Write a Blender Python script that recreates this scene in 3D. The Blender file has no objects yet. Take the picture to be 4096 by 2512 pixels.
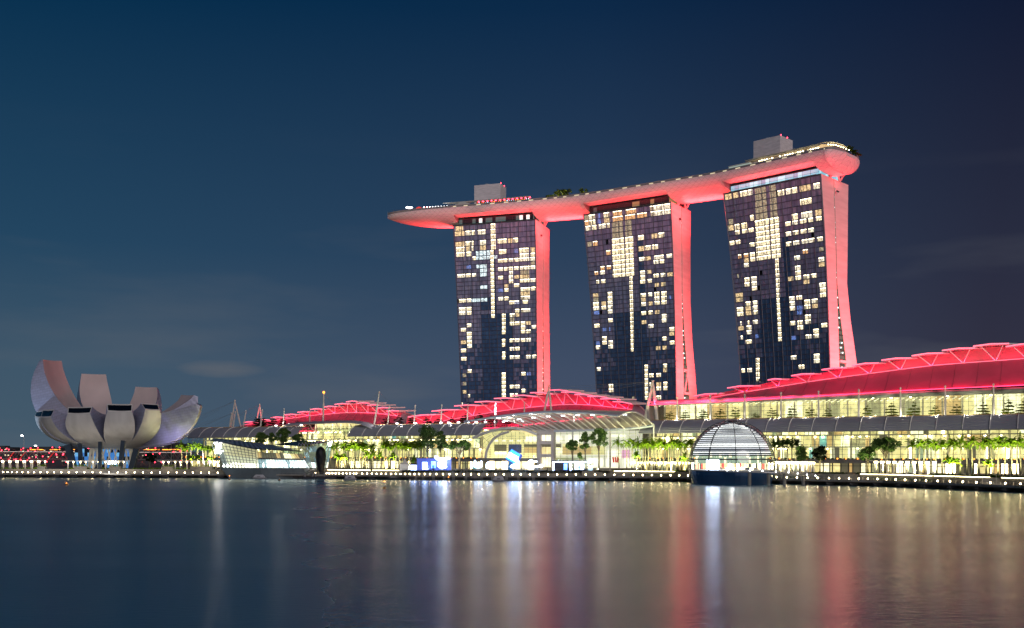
import bpy, math, random
from mathutils import Vector, Matrix
R = math.radians
random.seed(7)
scene = bpy.context.scene
COL = scene.collection

# ------------------------------------------------------------------ camera
HC = 14.0            # camera height above the bay, metres
HZ = 1814.0          # horizon row of the 4096 x 2512 photograph
F = 4096.0           # focal length in photograph pixels
cam_d = bpy.data.cameras.new("Camera")
cam_d.sensor_width = 36.0
cam_d.lens = 36.0
cam_d.shift_y = (HZ - 1256.0) / 4096.0
cam_d.clip_start = 1.0
cam_d.clip_end = 20000.0
cam = bpy.data.objects.new("Camera", cam_d)
cam.location = (0, 0, HC)
cam.rotation_euler = (R(90), 0, 0)
COL.objects.link(cam)
scene.camera = cam

# ------------------------------------------------------------------ world (night sky over a bright city)
world = bpy.data.worlds.new("World")
scene.world = world
world.use_nodes = True
wn, wl = world.node_tree.nodes, world.node_tree.links
wn.clear()
tc = wn.new("ShaderNodeTexCoord")
sep = wn.new("ShaderNodeSeparateXYZ")
wl.new(tc.outputs["Generated"], sep.inputs[0])
def ramp(stops):
    r = wn.new("ShaderNodeValToRGB")
    e = r.color_ramp.elements
    while len(e) < len(stops):
        e.new(0.5)
    for k, (p, c) in zip(e, stops):
        k.position = p
        k.color = (*c, 1)
    return r
def wmath(op, a, b=None):
    m = wn.new("ShaderNodeMath"); m.operation = op
    for i, x in enumerate((a, b)):
        if x is None: continue
        if isinstance(x, (int, float)): m.inputs[i].default_value = x
        else: wl.new(x, m.inputs[i])
    return m.outputs[0]
left = ramp([(0.0, (.060, .103, .146)), (.08, (.049, .094, .144)), (.19, (.017, .060, .118)), (.40, (.0008, .027, .074)), (.7, (.001, .016, .045))])
midc = ramp([(0.0, (.064, .083, .135)), (.08, (.052, .075, .130)), (.19, (.025, .052, .104)), (.40, (.004, .022, .064)), (.7, (.001, .012, .042))])
right = ramp([(0.0, (.033, .033, .056)), (.08, (.031, .031, .055)), (.19, (.021, .025, .050)), (.40, (.004, .009, .031)), (.7, (.001, .006, .022))])
for r_ in (left, midc, right):
    wl.new(sep.outputs["Z"], r_.inputs[0])
fx = wn.new("ShaderNodeMapRange"); fx.inputs[1].default_value = -.42; fx.inputs[2].default_value = .08
fx2 = wn.new("ShaderNodeMapRange"); fx2.inputs[1].default_value = .08; fx2.inputs[2].default_value = .42
wl.new(sep.outputs["X"], fx.inputs[0]); wl.new(sep.outputs["X"], fx2.inputs[0])
def wmix(fac, a, b):
    m = wn.new("ShaderNodeMix"); m.data_type = 'RGBA'
    if isinstance(fac, float): m.inputs[0].default_value = fac
    else: wl.new(fac, m.inputs[0])
    for i, x in ((6, a), (7, b)):
        if isinstance(x, tuple): m.inputs[i].default_value = (*x, 1)
        else: wl.new(x, m.inputs[i])
    return m.outputs[2]
skyc = wmix(fx2.outputs[0], wmix(fx.outputs[0], left.outputs[0], midc.outputs[0]), right.outputs[0])
# faint long-exposure cloud streaks
mp = wn.new("ShaderNodeMapping"); mp.inputs["Scale"].default_value = (2.2, 2.2, 11.0); mp.inputs["Location"].default_value = (.35, 0, .2)
nz = wn.new("ShaderNodeTexNoise"); nz.inputs["Scale"].default_value = 1.6; nz.inputs["Detail"].default_value = 4
wl.new(tc.outputs["Generated"], mp.inputs[0]); wl.new(mp.outputs[0], nz.inputs["Vector"])
cr = ramp([(.52, (0, 0, 0)), (.80, (1, 1, 1))]); wl.new(nz.outputs[0], cr.inputs[0])
low = wn.new("ShaderNodeMapRange"); low.inputs[1].default_value = .30; low.inputs[2].default_value = .03
wl.new(sep.outputs["Z"], low.inputs[0])
cf = wmath('MULTIPLY', wmath('MULTIPLY', cr.outputs[0], low.outputs[0]), .5)
skyc = wmix(cf, skyc, (.13, .14, .16))
# one small lit cloud low above the left shore
ca = wmath('DIVIDE', wmath('ADD', sep.outputs["X"], .272), .040); cb = wmath('DIVIDE', wmath('SUBTRACT', sep.outputs["Z"], .079), .0085)
cd = wmath('SUBTRACT', 1.0, wmath('ADD', wmath('MULTIPLY', ca, ca), wmath('MULTIPLY', cb, cb)))
nz2 = wn.new("ShaderNodeTexNoise"); nz2.inputs["Scale"].default_value = 22; nz2.inputs["Detail"].default_value = 5
wl.new(mp.outputs[0], nz2.inputs["Vector"])
cc = wn.new("ShaderNodeMapRange"); cc.inputs[1].default_value = .25; cc.inputs[2].default_value = 1.3; cc.inputs[4].default_value = .55
wl.new(wmath('ADD', cd, wmath('MULTIPLY', nz2.outputs[0], .6)), cc.inputs[0])
skyc = wmix(cc.outputs[0], skyc, (.125, .135, .155))
# behind the camera stands the brightly lit business district: a warm glow low in the sky
back = wn.new("ShaderNodeMapRange"); back.inputs[1].default_value = .05; back.inputs[2].default_value = -.55
wl.new(sep.outputs["Y"], back.inputs[0])
lowb = wn.new("ShaderNodeMapRange"); lowb.inputs[1].default_value = .75; lowb.inputs[2].default_value = .05
wl.new(sep.outputs["Z"], lowb.inputs[0])
skyc = wmix(wmath('MULTIPLY', back.outputs[0], lowb.outputs[0]), skyc, (.20, .175, .165))
bg = wn.new("ShaderNodeBackground"); bg.inputs["Strength"].default_value = 1.0
wl.new(skyc, bg.inputs["Color"])
wo = wn.new("ShaderNodeOutputWorld"); wl.new(bg.outputs[0], wo.inputs[0])

# ------------------------------------------------------------------ one very weak, broad "sun": the glow of the city behind the camera
sun_d = bpy.data.lights.new("city_glow", 'SUN')
sun_d.energy = 0.85
sun_d.angle = R(35)
sun_d.color = (1.0, .90, .88)
sun = bpy.data.objects.new("city_glow", sun_d)
sun.rotation_euler = Vector((-.35, .92, -.30)).to_track_quat('-Z', 'Y').to_euler()
COL.objects.link(sun)

vs = scene.view_settings
vs.view_transform = 'Standard'; vs.look = 'None'; vs.exposure = 0.0; vs.gamma = 1.0; vs.use_curve_mapping = False
cy = scene.cycles
cy.max_bounces = 6; cy.diffuse_bounces = 2; cy.glossy_bounces = 3; cy.transmission_bounces = 4; cy.transparent_max_bounces = 12
cy.sample_clamp_indirect = 3.0; cy.sample_clamp_direct = 0.0
cy.use_denoising = True
cy.caustics_reflective = False; cy.caustics_refractive = False

# ------------------------------------------------------------------ helpers
def P(px, py, D):
    """world point seen at photograph pixel (px, py) at depth D"""
    return Vector(((px - 2048) / F * D, D, HC - (py - HZ) / F * D))
def G(px, D, z):
    return Vector(((px - 2048) / F * D, D, z))
class Plane:
    """vertical plane through q with horizontal normal n: a facade line"""
    def __init__(s, q, n): s.q, s.n = Vector(q), Vector(n)
    def depth(s, px): return (s.n.x * s.q.x + s.n.y * s.q.y) / (s.n.x * (px - 2048) / F + s.n.y)
    def at(s, px, py): return P(px, py, s.depth(px))
    def gz(s, px, z): return G(px, s.depth(px), z)

def mat(name, col=(.5, .5, .5), rough=.5, metal=0.0, emit=None, strength=1.0, spec=.5, light=False):
    m = bpy.data.materials.new(name); m.use_nodes = True
    b = m.node_tree.nodes["Principled BSDF"]
    b.inputs["Base Color"].default_value = (*col, 1)
    b.inputs["Roughness"].default_value = rough
    b.inputs["Metallic"].default_value = metal
    b.inputs["Specular IOR Level"].default_value = spec
    if emit:
        b.inputs["Emission Color"].default_value = (*emit, 1)
        b.inputs["Emission Strength"].default_value = strength
        if not light: m.cycles.emission_sampling = 'NONE'
    return m
def noisy(m, scale=.3, amount=.35, detail=4, stretch=(1, 1, 1), rough=None):
    """break up a plain base colour with procedural dirt/tone variation"""
    nt = m.node_tree; b = nt.nodes["Principled BSDF"]
    c = b.inputs["Base Color"].default_value[:3]
    t = nt.nodes.new("ShaderNodeTexCoord"); mp = nt.nodes.new("ShaderNodeMapping")
    mp.inputs["Scale"].default_value = stretch
    n = nt.nodes.new("ShaderNodeTexNoise"); n.inputs["Scale"].default_value = scale; n.inputs["Detail"].default_value = detail
    r = nt.nodes.new("ShaderNodeValToRGB")
    r.color_ramp.elements[0].position = .3; r.color_ramp.elements[1].position = .7
    r.color_ramp.elements[0].color = (*[x * (1 - amount) for x in c], 1)
    r.color_ramp.elements[1].color = (*[min(1, x * (1 + amount)) for x in c], 1)
    nt.links.new(t.outputs["Object"], mp.inputs[0]); nt.links.new(mp.outputs[0], n.inputs["Vector"])
    nt.links.new(n.outputs[0], r.inputs[0]); nt.links.new(r.outputs[0], b.inputs["Base Color"])
    return m
def leaf_mat(name, c1, c2):
    m = bpy.data.materials.new(name); m.use_nodes = True
    nt = m.node_tree; nt.nodes.clear()
    o = nt.nodes.new("ShaderNodeOutputMaterial")
    g = nt.nodes.new("ShaderNodeNewGeometry")
    r = nt.nodes.new("ShaderNodeValToRGB")
    r.color_ramp.elements[0].color = (*c1, 1); r.color_ramp.elements[1].color = (*c2, 1)
    d = nt.nodes.new("ShaderNodeBsdfDiffuse"); t = nt.nodes.new("ShaderNodeBsdfTranslucent")
    mx = nt.nodes.new("ShaderNodeMixShader"); mx.inputs[0].default_value = .5
    nt.links.new(g.outputs["Random Per Island"], r.inputs[0])
    for s in (d, t): nt.links.new(r.outputs[0], s.inputs["Color"])
    nt.links.new(d.outputs[0], mx.inputs[1]); nt.links.new(t.outputs[0], mx.inputs[2]); nt.links.new(mx.outputs[0], o.inputs[0])
    return m
def glass_mat(name, tint=(.85, .95, .92), gloss=.12, rough=.05):
    m = bpy.data.materials.new(name); m.use_nodes = True
    nt = m.node_tree; nt.nodes.clear()
    o = nt.nodes.new("ShaderNodeOutputMaterial")
    t = nt.nodes.new("ShaderNodeBsdfTransparent"); t.inputs[0].default_value = (*tint, 1)
    g = nt.nodes.new("ShaderNodeBsdfGlossy"); g.inputs["Roughness"].default_value = rough
    mx = nt.nodes.new("ShaderNodeMixShader"); mx.inputs[0].default_value = gloss
    nt.links.new(t.outputs[0], mx.inputs[1]); nt.links.new(g.outputs[0], mx.inputs[2]); nt.links.new(mx.outputs[0], o.inputs[0])
    return m

class MB:
    def __init__(s): s.v, s.f, s.m = [], [], []
    def vert(s, p): s.v.append(Vector(p)); return len(s.v) - 1
    def poly(s, pts, mi=0):
        s.f.append([s.vert(p) for p in pts]); s.m.append(mi)
    def grid(s, rows, mi=0, close=False):
        """rows: list of equal-length point lists, skinned with shared vertices"""
        idx = [[s.vert(p) for p in r] for r in rows]
        n = len(rows[0])
        for a, b in zip(idx, idx[1:]):
            for j in range(n if close else n - 1):
                k = (j + 1) % n
                s.f.append([a[j], a[k], b[k], b[j]]); s.m.append(mi)
        return idx
    def box(s, c, size, ax=None, mi=0, bottom=True):
        """box centred at c; ax = (x axis, y axis, z axis)"""
        c = Vector(c)
        if ax is None: ax = (Vector((1, 0, 0)), Vector((0, 1, 0)), Vector((0, 0, 1)))
        h = [Vector(a) * d / 2 for a, d in zip(ax, size)]
        i = [s.vert(c + h[0] * x + h[1] * y + h[2] * z) for z in (-1, 1) for x, y in ((-1, -1), (1, -1), (1, 1), (-1, 1))]
        for q in ((3, 2, 1, 0), (4, 5, 6, 7), (0, 1, 5, 4), (1, 2, 6, 5), (2, 3, 7, 6), (3, 0, 4, 7)):
            s.f.append([i[k] for k in q]); s.m.append(mi)
    def bar(s, a, b, w, h=None, mi=0):
        """rectangular bar from a to b"""
        a, b = Vector(a), Vector(b)
        d = b - a
        if d.length < 1e-6: return
        z = d.normalized(); up = Vector((0, 0, 1)) if abs(z.z) < .95 else Vector((0, 1, 0))
        x = z.cross(up).normalized(); y = x.cross(z).normalized()
        s.box((a + b) / 2, (w, h or w, d.length), (x, y, z), mi)
    def tube(s, pts, r, n=6, mi=0, cap=True):
        pts = [Vector(p) for p in pts]
        rad = r if isinstance(r, (list, tuple)) else [r] * len(pts)
        rows = []
        for i, p in enumerate(pts):
            d = (pts[min(i + 1, len(pts) - 1)] - pts[max(i - 1, 0)])
            d = d.normalized() if d.length > 0 else Vector((0, 0, 1))
            up = Vector((0, 0, 1)) if abs(d.z) < .9 else Vector((0, 1, 0))
            x = d.cross(up).normalized(); y = x.cross(d).normalized()
            rows.append([p + (x * math.cos(2 * math.pi * k / n) + y * math.sin(2 * math.pi * k / n)) * rad[i] for k in range(n)])
        idx = s.grid(rows, mi, True)
        if cap:
            s.f.append(idx[0][::-1]); s.m.append(mi); s.f.append(idx[-1]); s.m.append(mi)
    def lathe(s, prof, c=(0, 0, 0), n=16, mi=0):
        c = Vector(c)
        rows = [[c + Vector((r * math.cos(2 * math.pi * k / n), r * math.sin(2 * math.pi * k / n), z)) for k in range(n)] for r, z in prof]
        idx = s.grid(rows, mi, True)
        s.f.append(idx[0][::-1]); s.m.append(mi); s.f.append(idx[-1]); s.m.append(mi)
    def prism(s, pts, off, mi=0):
        """extrude polygon by vector off"""
        off = Vector(off); pts = [Vector(p) for p in pts]
        a = [s.vert(p) for p in pts]; b = [s.vert(p + off) for p in pts]
        s.f.append(a[::-1]); s.m.append(mi); s.f.append(b); s.m.append(mi)
        for i in range(len(pts)):
            j = (i + 1) % len(pts)
            s.f.append([a[i], a[j], b[j], b[i]]); s.m.append(mi)
    def build(s, name, mats, parent=None, loc=None, smooth=False):
        if not isinstance(mats, (list, tuple)): mats = [mats]
        o3 = base_of(parent) if parent is not None else Vector(loc or (0, 0, 0))
        me = bpy.data.meshes.new(name)
        me.from_pydata([tuple(p - o3) for p in s.v], [], s.f)
        for m_ in mats: me.materials.append(m_)
        if len(mats) > 1: me.polygons.foreach_set("material_index", s.m)
        if smooth: me.polygons.foreach_set("use_smooth", [True] * len(me.polygons))
        me.update()
        o = bpy.data.objects.new(name, me)
        COL.objects.link(o)
        if parent is not None: o.parent = parent; o["_b"] = tuple(o3)
        else: o.location = o3; o["_b"] = tuple(o3)
        return o
def base_of(o): return Vector(o["_b"])
def tag(o, label, cat=None, group=None, kind=None):
    if label: o["label"] = label
    if cat: o["category"] = cat
    if group: o["group"] = group
    if kind: o["kind"] = kind
    return o
def thing(name, label, cat, loc=(0, 0, 0), group=None):
    o = bpy.data.objects.new(name, None); COL.objects.link(o)
    o.location = loc; o["_b"] = tuple(loc); o.empty_display_size = 1
    return tag(o, label, cat, group)
def struct(mb, name, mats, label=None):
    o = mb.build(name, mats); o["kind"] = "structure"
    if label: o["label"] = label
    return o
def copy_tree(o, parent=None):
    c = o.copy(); COL.objects.link(c)
    if parent is not None: c.parent = parent
    for ch in list(o.children): copy_tree(ch, c)
    return c
ORD = ("first second third fourth fifth sixth seventh eighth ninth tenth eleventh twelfth thirteenth fourteenth fifteenth sixteenth seventeenth "
       "eighteenth nineteenth twentieth twenty-first twenty-second twenty-third twenty-fourth twenty-fifth twenty-sixth twenty-seventh twenty-eighth "
       "twenty-ninth thirtieth thirty-first thirty-second thirty-third").split()
def lerp(a, b, t): return a + (b - a) * t
def interp(tab, x):
    if x <= tab[0][0]:
        (x0, y0), (x1, y1) = tab[0], tab[1]
    elif x >= tab[-1][0]:
        (x0, y0), (x1, y1) = tab[-2], tab[-1]
    else:
        for (x0, y0), (x1, y1) in zip(tab, tab[1:]):
            if x0 <= x <= x1: break
    return y0 + (y1 - y0) * (x - x0) / (x1 - x0)
def lamp(kind, name, loc, energy, color, target=None, size=1.0, size_y=None, spot=90, blend=.6, parent=None):
    d = bpy.data.lights.new(name, kind); d.energy = energy; d.color = color
    if kind == 'AREA':
        d.size = size
        if size_y: d.shape = 'RECTANGLE'; d.size_y = size_y
    elif kind == 'SPOT':
        d.spot_size = R(spot); d.spot_blend = blend; d.shadow_soft_size = size
    else: d.shadow_soft_size = min(size, .08)
    o = bpy.data.objects.new(name, d); COL.objects.link(o)
    o.location = Vector(loc)
    if target is not None:
        o.rotation_euler = (Vector(target) - Vector(loc)).to_track_quat('-Z', 'Y').to_euler()
    if parent is not None:
        o.parent = parent; o.location = Vector(loc) - base_of(parent)
    return o

# ------------------------------------------------------------------ shared materials
M = {}
M['white'] = noisy(mat("white_paint", (.72, .70, .68), .5), .08, .12)
M['pole'] = noisy(mat("pale_steel", (.70, .67, .62), .4), .2, .1)
M['steel'] = noisy(mat("grey_steel", (.30, .31, .33), .35, .6), .3, .2)
M['dark'] = noisy(mat("dark_metal", (.025, .03, .045), .35), .3, .3)
M['concrete'] = noisy(mat("concrete", (.26, .25, .23), .8), .15, .35)
M['darkconc'] = noisy(mat("wet_concrete", (.07, .07, .075), .7), .2, .4)
M['paving'] = noisy(mat("paving", (.18, .16, .14), .8), .1, .35)
M['timber'] = noisy(mat("timber_deck", (.16, .11, .075), .7), .3, .35, stretch=(1, 6, 1))
M['roofgrey'] = noisy(mat("roof_louvres", (.34, .35, .42), .45, .1), .05, .15)
M['rib'] = mat("roof_rib", (.85, .84, .83), .4)
M['mullion'] = mat("mullion", (.13, .13, .12), .5)
M['hedge'] = leaf_mat("hedge_leaves", (.015, .035, .008), (.07, .12, .02))
M['leaf'] = leaf_mat("tree_leaves", (.05, .12, .04), (.20, .32, .10))
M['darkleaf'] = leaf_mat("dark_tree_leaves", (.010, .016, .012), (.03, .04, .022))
M['gardenleaf'] = leaf_mat("terrace_tree_leaves", (.05, .08, .010), (.20, .24, .03))
M['palm'] = leaf_mat("palm_fronds", (.08, .17, .010), (.26, .40, .03))
M['bark'] = noisy(mat("bark", (.16, .13, .10), .8), 1.5, .35)
M['palmbark'] = noisy(mat("palm_bark", (.20, .18, .13), .8), 1.0, .3)
M['glass'] = glass_mat("clear_glass")
M['warm'] = mat("warm_lit", (.5, .45, .3), .6, emit=(1, .86, .55), strength=1.4)
M['lampwarm'] = mat("lamp_bulb", (1, .9, .7), .5, emit=(1, .78, .42), strength=40, light=True)
M['whitelit'] = mat("white_lit", (.8, .8, .8), .6, emit=(.9, .95, 1), strength=10, light=True)
M['ledwarm'] = mat("warm_strip", (.8, .8, .6), .5, emit=(1, .84, .45), strength=14, light=True)
M['redlamp'] = mat("red_lamp", (.8, .1, .1), .5, emit=(1, .03, .06), strength=14)
M['orangelamp'] = mat("orange_lamp", (.8, .4, .1), .5, emit=(1, .25, .02), strength=6)
# ================================================================== water and land
SHORE = [(-900, 1906), (0, 1910), (870, 1913), (1290, 1916), (1640, 1920), (2048, 1922), (2400, 1923), (2750, 1928), (3100, 1936), (3530, 1946), (4096, 1971), (4700, 2012)]
def shore_d(px): return HC * F / (interp(SHORE, px) - HZ)
DECK, LAND = 2.2, 4.8
wm = bpy.data.materials.new("bay_water"); wm.use_nodes = True
nt = wm.node_tree; b = nt.nodes["Principled BSDF"]
b.inputs["Base Color"].default_value = (.0, .13, .25, 1)
b.inputs["Roughness"].default_value = .20
b.inputs["IOR"].default_value = 1.55
t = nt.nodes.new("ShaderNodeTexCoord")
def wnoise(scale, stretch, detail, rot=0):
    mp_ = nt.nodes.new("ShaderNodeMapping"); mp_.inputs["Scale"].default_value = stretch; mp_.inputs["Rotation"].default_value = (0, 0, rot)
    n_ = nt.nodes.new("ShaderNodeTexNoise"); n_.inputs["Scale"].default_value = scale; n_.inputs["Detail"].default_value = detail
    nt.links.new(t.outputs["Object"], mp_.inputs[0]); nt.links.new(mp_.outputs[0], n_.inputs["Vector"])
    return n_.outputs[0]
bp = nt.nodes.new("ShaderNodeBump"); bp.inputs["Strength"].default_value = .30; bp.inputs["Distance"].default_value = .16
bp2 = nt.nodes.new("ShaderNodeBump"); bp2.inputs["Strength"].default_value = .07; bp2.inputs["Distance"].default_value = .8
nt.links.new(wnoise(1.3, (.45, 1.2, 1), 5, .1), bp.inputs["Height"])
nt.links.new(wnoise(.09, (.30, 1.4, 1), 3, -.06), bp2.inputs["Height"])
nt.links.new(bp2.outputs[0], bp.inputs["Normal"]); nt.links.new(bp.outputs[0], b.inputs["Normal"])
rr = nt.nodes.new("ShaderNodeMapRange"); rr.inputs[3].default_value = .17; rr.inputs[4].default_value = .27
nt.links.new(wnoise(.02, (.35, 1.6, 1), 4, -.05), rr.inputs[0]); # the left of the bay is ruffled by wind, the right lies silky
wsep = nt.nodes.new("ShaderNodeSeparateXYZ"); nt.links.new(t.outputs["Object"], wsep.inputs[0])
wind = nt.nodes.new("ShaderNodeMapRange"); wind.interpolation_type = 'SMOOTHSTEP'
wdiv = nt.nodes.new("ShaderNodeMath"); wdiv.operation = 'DIVIDE'; nt.links.new(wsep.outputs[0], wdiv.inputs[0]); nt.links.new(wsep.outputs[1], wdiv.inputs[1])
wind.inputs[1].default_value = -.36; wind.inputs[2].default_value = .02; wind.inputs[3].default_value = .10; wind.inputs[4].default_value = 0.0
nt.links.new(wdiv.outputs[0], wind.inputs[0])
wadd = nt.nodes.new("ShaderNodeMath"); nt.links.new(rr.outputs[0], wadd.inputs[0]); nt.links.new(wind.outputs[0], wadd.inputs[1])
nt.links.new(wadd.outputs[0], b.inputs["Roughness"])
mb = MB(); mb.poly([(-6000, -300, 0), (6000, -300, 0), (6000, 9000, 0), (-6000, 9000, 0)])
wo_ = struct(mb, "water", wm)
uvw = wo_.data.uv_layers.new(name="UVMap")
for lp in wo_.data.loops: v_ = wo_.data.vertices[lp.vertex_index].co; uvw.data[lp.index].uv = (v_.x / 100, v_.y / 100)
tg = nt.nodes.new("ShaderNodeTangent"); tg.direction_type = 'UV_MAP'; tg.uv_map = "UVMap"
nt.links.new(tg.outputs[0], b.inputs["Tangent"])
b.inputs["Anisotropic"].default_value = .28; b.inputs["Anisotropic Rotation"].default_value = .25

pxs = [-900, -400, 0, 300, 600, 870, 1080, 1290, 1450, 1640, 1850, 2048, 2230, 2400, 2580, 2750, 2930, 3100, 3320, 3530, 3720, 3910, 4096, 4300, 4700]
mb = MB()
edge = [G(p, shore_d(p) + 12, LAND) for p in pxs]
far = [Vector((-2600, 5000, LAND)), Vector((2600, 5000, LAND))]
mb.f.append([mb.vert(p) for p in edge + far[::-1]]); mb.m.append(0)
mb.grid([[Vector((p.x, p.y, -3)) for p in edge], edge], 1)
struct(mb, "ground", [M['paving'], M['concrete']])

# waterfront boardwalk on piles
bw = thing("waterfront_boardwalk", "long low boardwalk on dark piles along the whole waterfront", "boardwalk", G(2048, shore_d(2048), 0))
mb = MB()
f0 = [G(p, shore_d(p), DECK) for p in pxs]; b0 = [G(p, shore_d(p) + 11.96, DECK) for p in pxs]
dn = Vector((0, 0, -.75))
mb.grid([[p + dn for p in f0], f0, b0], 0)
mb.grid([[p + dn for p in b0], [p + dn for p in f0]], 0)
mb.build("deck", M['timber'], bw)
mb = MB(); mb.grid([[p + Vector((0, 0, .30)) for p in f0], [p + Vector((0, -.25, .30)) for p in f0], [p + Vector((0, -.25, -.5)) for p in f0]], 0)
mb.build("edge_beam", M['concrete'], bw)
px = -60.0
while px < 4250:
    D = shore_d(px) + 2.2
    mb = MB(); c = G(px, D, 0)
    mb.box(c + Vector((0, .5, .95)), (3.4, 3, 1.0)); mb.box(c + Vector((0, .5, -.4)), (1.5, 1.5, 1.9))
    mb.build("pile", M['darkconc'], bw)
    px += 10.5 * F / D
mb = MB()
rail = [p + Vector((0, .4, 1.35)) for p in f0]
mb.tube(rail, .05, 4); mb.tube([p - Vector((0, 0, .5)) for p in rail], .03, 4)
px = -60.0
while px < 4200:
    D = shore_d(px) + .4
    mb.bar(G(px, D, DECK), G(px, D, DECK + 1.3), .07); px += 2.4 * F / D
mb.build("railing", M['steel'], bw)

# terrace wall lines with warm strip lights
TER = [(1310, 1482), (1490, 1596), (2455, 2700), (3440, 3730), (3735, 3960), (4005, 4110)]
TERL = ["behind the black sculpture", "left of the white tent", "under the palms left of the glass dome", "behind the pale shrubs on the right", "below the long palm row on the right", "at the right edge beyond the stair"]
for (a, c), l in zip(TER, TERL):
    w = thing("terrace_light_wall", "low pale terrace wall with glowing warm strip, " + l, "wall", G((a + c) / 2, shore_d((a + c) / 2) + 11, DECK), "lit terrace walls along the promenade")
    n = 8; mb, m2 = MB(), MB()
    line = [G(lerp(a, c, i / n), shore_d(lerp(a, c, i / n)) + 11, 0) for i in range(n + 1)]
    mb.grid([[p + Vector((0, 0, DECK)) for p in line], [p + Vector((0, 0, LAND + .35)) for p in line], [p + Vector((0, .9, LAND + .35)) for p in line]])
    for i in range(n):
        p, q = line[i], line[i + 1]
        m2.bar(lerp(p, q, .03) + Vector((0, -.12, LAND + .1)), lerp(p, q, .95) + Vector((0, -.12, LAND + .1)), .16, .16)
    mb.build("wall", M['concrete'], w); m2.build("strip_light", M['ledwarm'], w)

# ================================================================== hotel towers
class Tower: pass
def make_tower(Apx, Apy, Bpx, Bpy, lean, taper, zt=185.0):
    T = Tower()
    T.A = P(Apx, Apy, (zt - HC) * F / (HZ - Apy)); T.B = P(Bpx, Bpy, (zt - HC) * F / (HZ - Bpy))
    T.u = (T.B - T.A); T.u.z = 0; T.L = T.u.length; T.u.normalize()
    T.v = Vector((-T.u.y, T.u.x, 0)); T.zt = zt
    T.lean, T.taper = lean, taper
    T.A0, T.B0 = fac(T, 0, 0), fac(T, 1, 0)
    T.n = (-T.v).normalized()
    return T
def fac(T, s, z, o=0.0):
    """point on the facade: s 0..1 left to right, height z, o metres outwards; the face leans in towards its foot"""
    q = max(0.0, 1 - z / T.zt)
    p = lerp(T.A + T.u * (T.taper * q), T.B, s) + T.v * (T.lean * (1 - (1 - q) ** 2.2) - o)
    return Vector((p.x, p.y, z))
def fac_inv(T, px, py):
    z = 100.0
    for _ in range(12):
        q = fac(T, 0, z)
        D = Plane(q, T.v).depth(px); z = P(px, py, D).z
    p = P(px, py, D); l, r = fac(T, 0, z), fac(T, 1, z)
    return (p - l).dot(r - l) / (r - l).length_squared, z
T1 = make_tower(1814, 901, 2140, 876, 5.4, 6.3)
T2 = make_tower(2335, 857, 2683, 806, 9.4, 8.5)
T3 = make_tower(2895, 773, 3283, 694, 13.4, 8.5)
TW = [T1, T2, T3]

def curtain_mat(name, col, spec):
    m = mat(name, col, .22, spec=spec); noisy(m, .5, .28, 3, (1, 1, .15)); return m
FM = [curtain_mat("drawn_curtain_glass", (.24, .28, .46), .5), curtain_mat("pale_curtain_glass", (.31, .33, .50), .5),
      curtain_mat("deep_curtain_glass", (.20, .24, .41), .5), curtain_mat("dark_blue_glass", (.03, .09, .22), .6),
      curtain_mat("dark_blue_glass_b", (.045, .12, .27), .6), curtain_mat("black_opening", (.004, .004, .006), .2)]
FRM = mat("facade_frame_metal", (.05, .06, .11), .35)
def lit_mat(name, c, s):
    """a lit hotel room: bright ceiling line, darker furniture specks low down"""
    m = bpy.data.materials.new(name); m.use_nodes = True
    nt = m.node_tree; bb = nt.nodes["Principled BSDF"]
    bb.inputs["Base Color"].default_value = (.3, .27, .2, 1); bb.inputs["Roughness"].default_value = .2
    t = nt.nodes.new("ShaderNodeTexCoord"); n = nt.nodes.new("ShaderNodeTexNoise")
    n.inputs["Scale"].default_value = 1.1; n.inputs["Detail"].default_value = 3
    r = nt.nodes.new("ShaderNodeValToRGB"); r.color_ramp.elements[0].position = .38; r.color_ramp.elements[1].position = .64
    r.color_ramp.elements[0].color = (*[x * .22 for x in c], 1); r.color_ramp.elements[1].color = (*c, 1)
    nt.links.new(t.outputs["Object"], n.inputs["Vector"]); nt.links.new(n.outputs[0], r.inputs[0])
    nt.links.new(r.outputs[0], bb.inputs["Emission Color"]); bb.inputs["Emission Strength"].default_value = s
    m.cycles.emission_sampling = 'NONE'
    return m
LM = {'v': lit_mat("pale_room", (1, .90, .66), 1.5), 'x': lit_mat("low_lamp_room", (1, .72, .36), 1.25), 'w': lit_mat("warm_room", (1, .84, .52), 1.75), 'c': lit_mat("cool_room", (.72, .92, .98), 1.5), 'o': lit_mat("amber_room", (1, .52, .20), 1.2),
      'b': lit_mat("blue_screen_room", (.12, .28, .85), .9), 'd': lit_mat("dim_room", (.85, .75, .48), .55)}
LMTOP = mat("ceiling_light_line", (.8, .7, .5), .5, emit=(1, .90, .62), strength=5)

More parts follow.
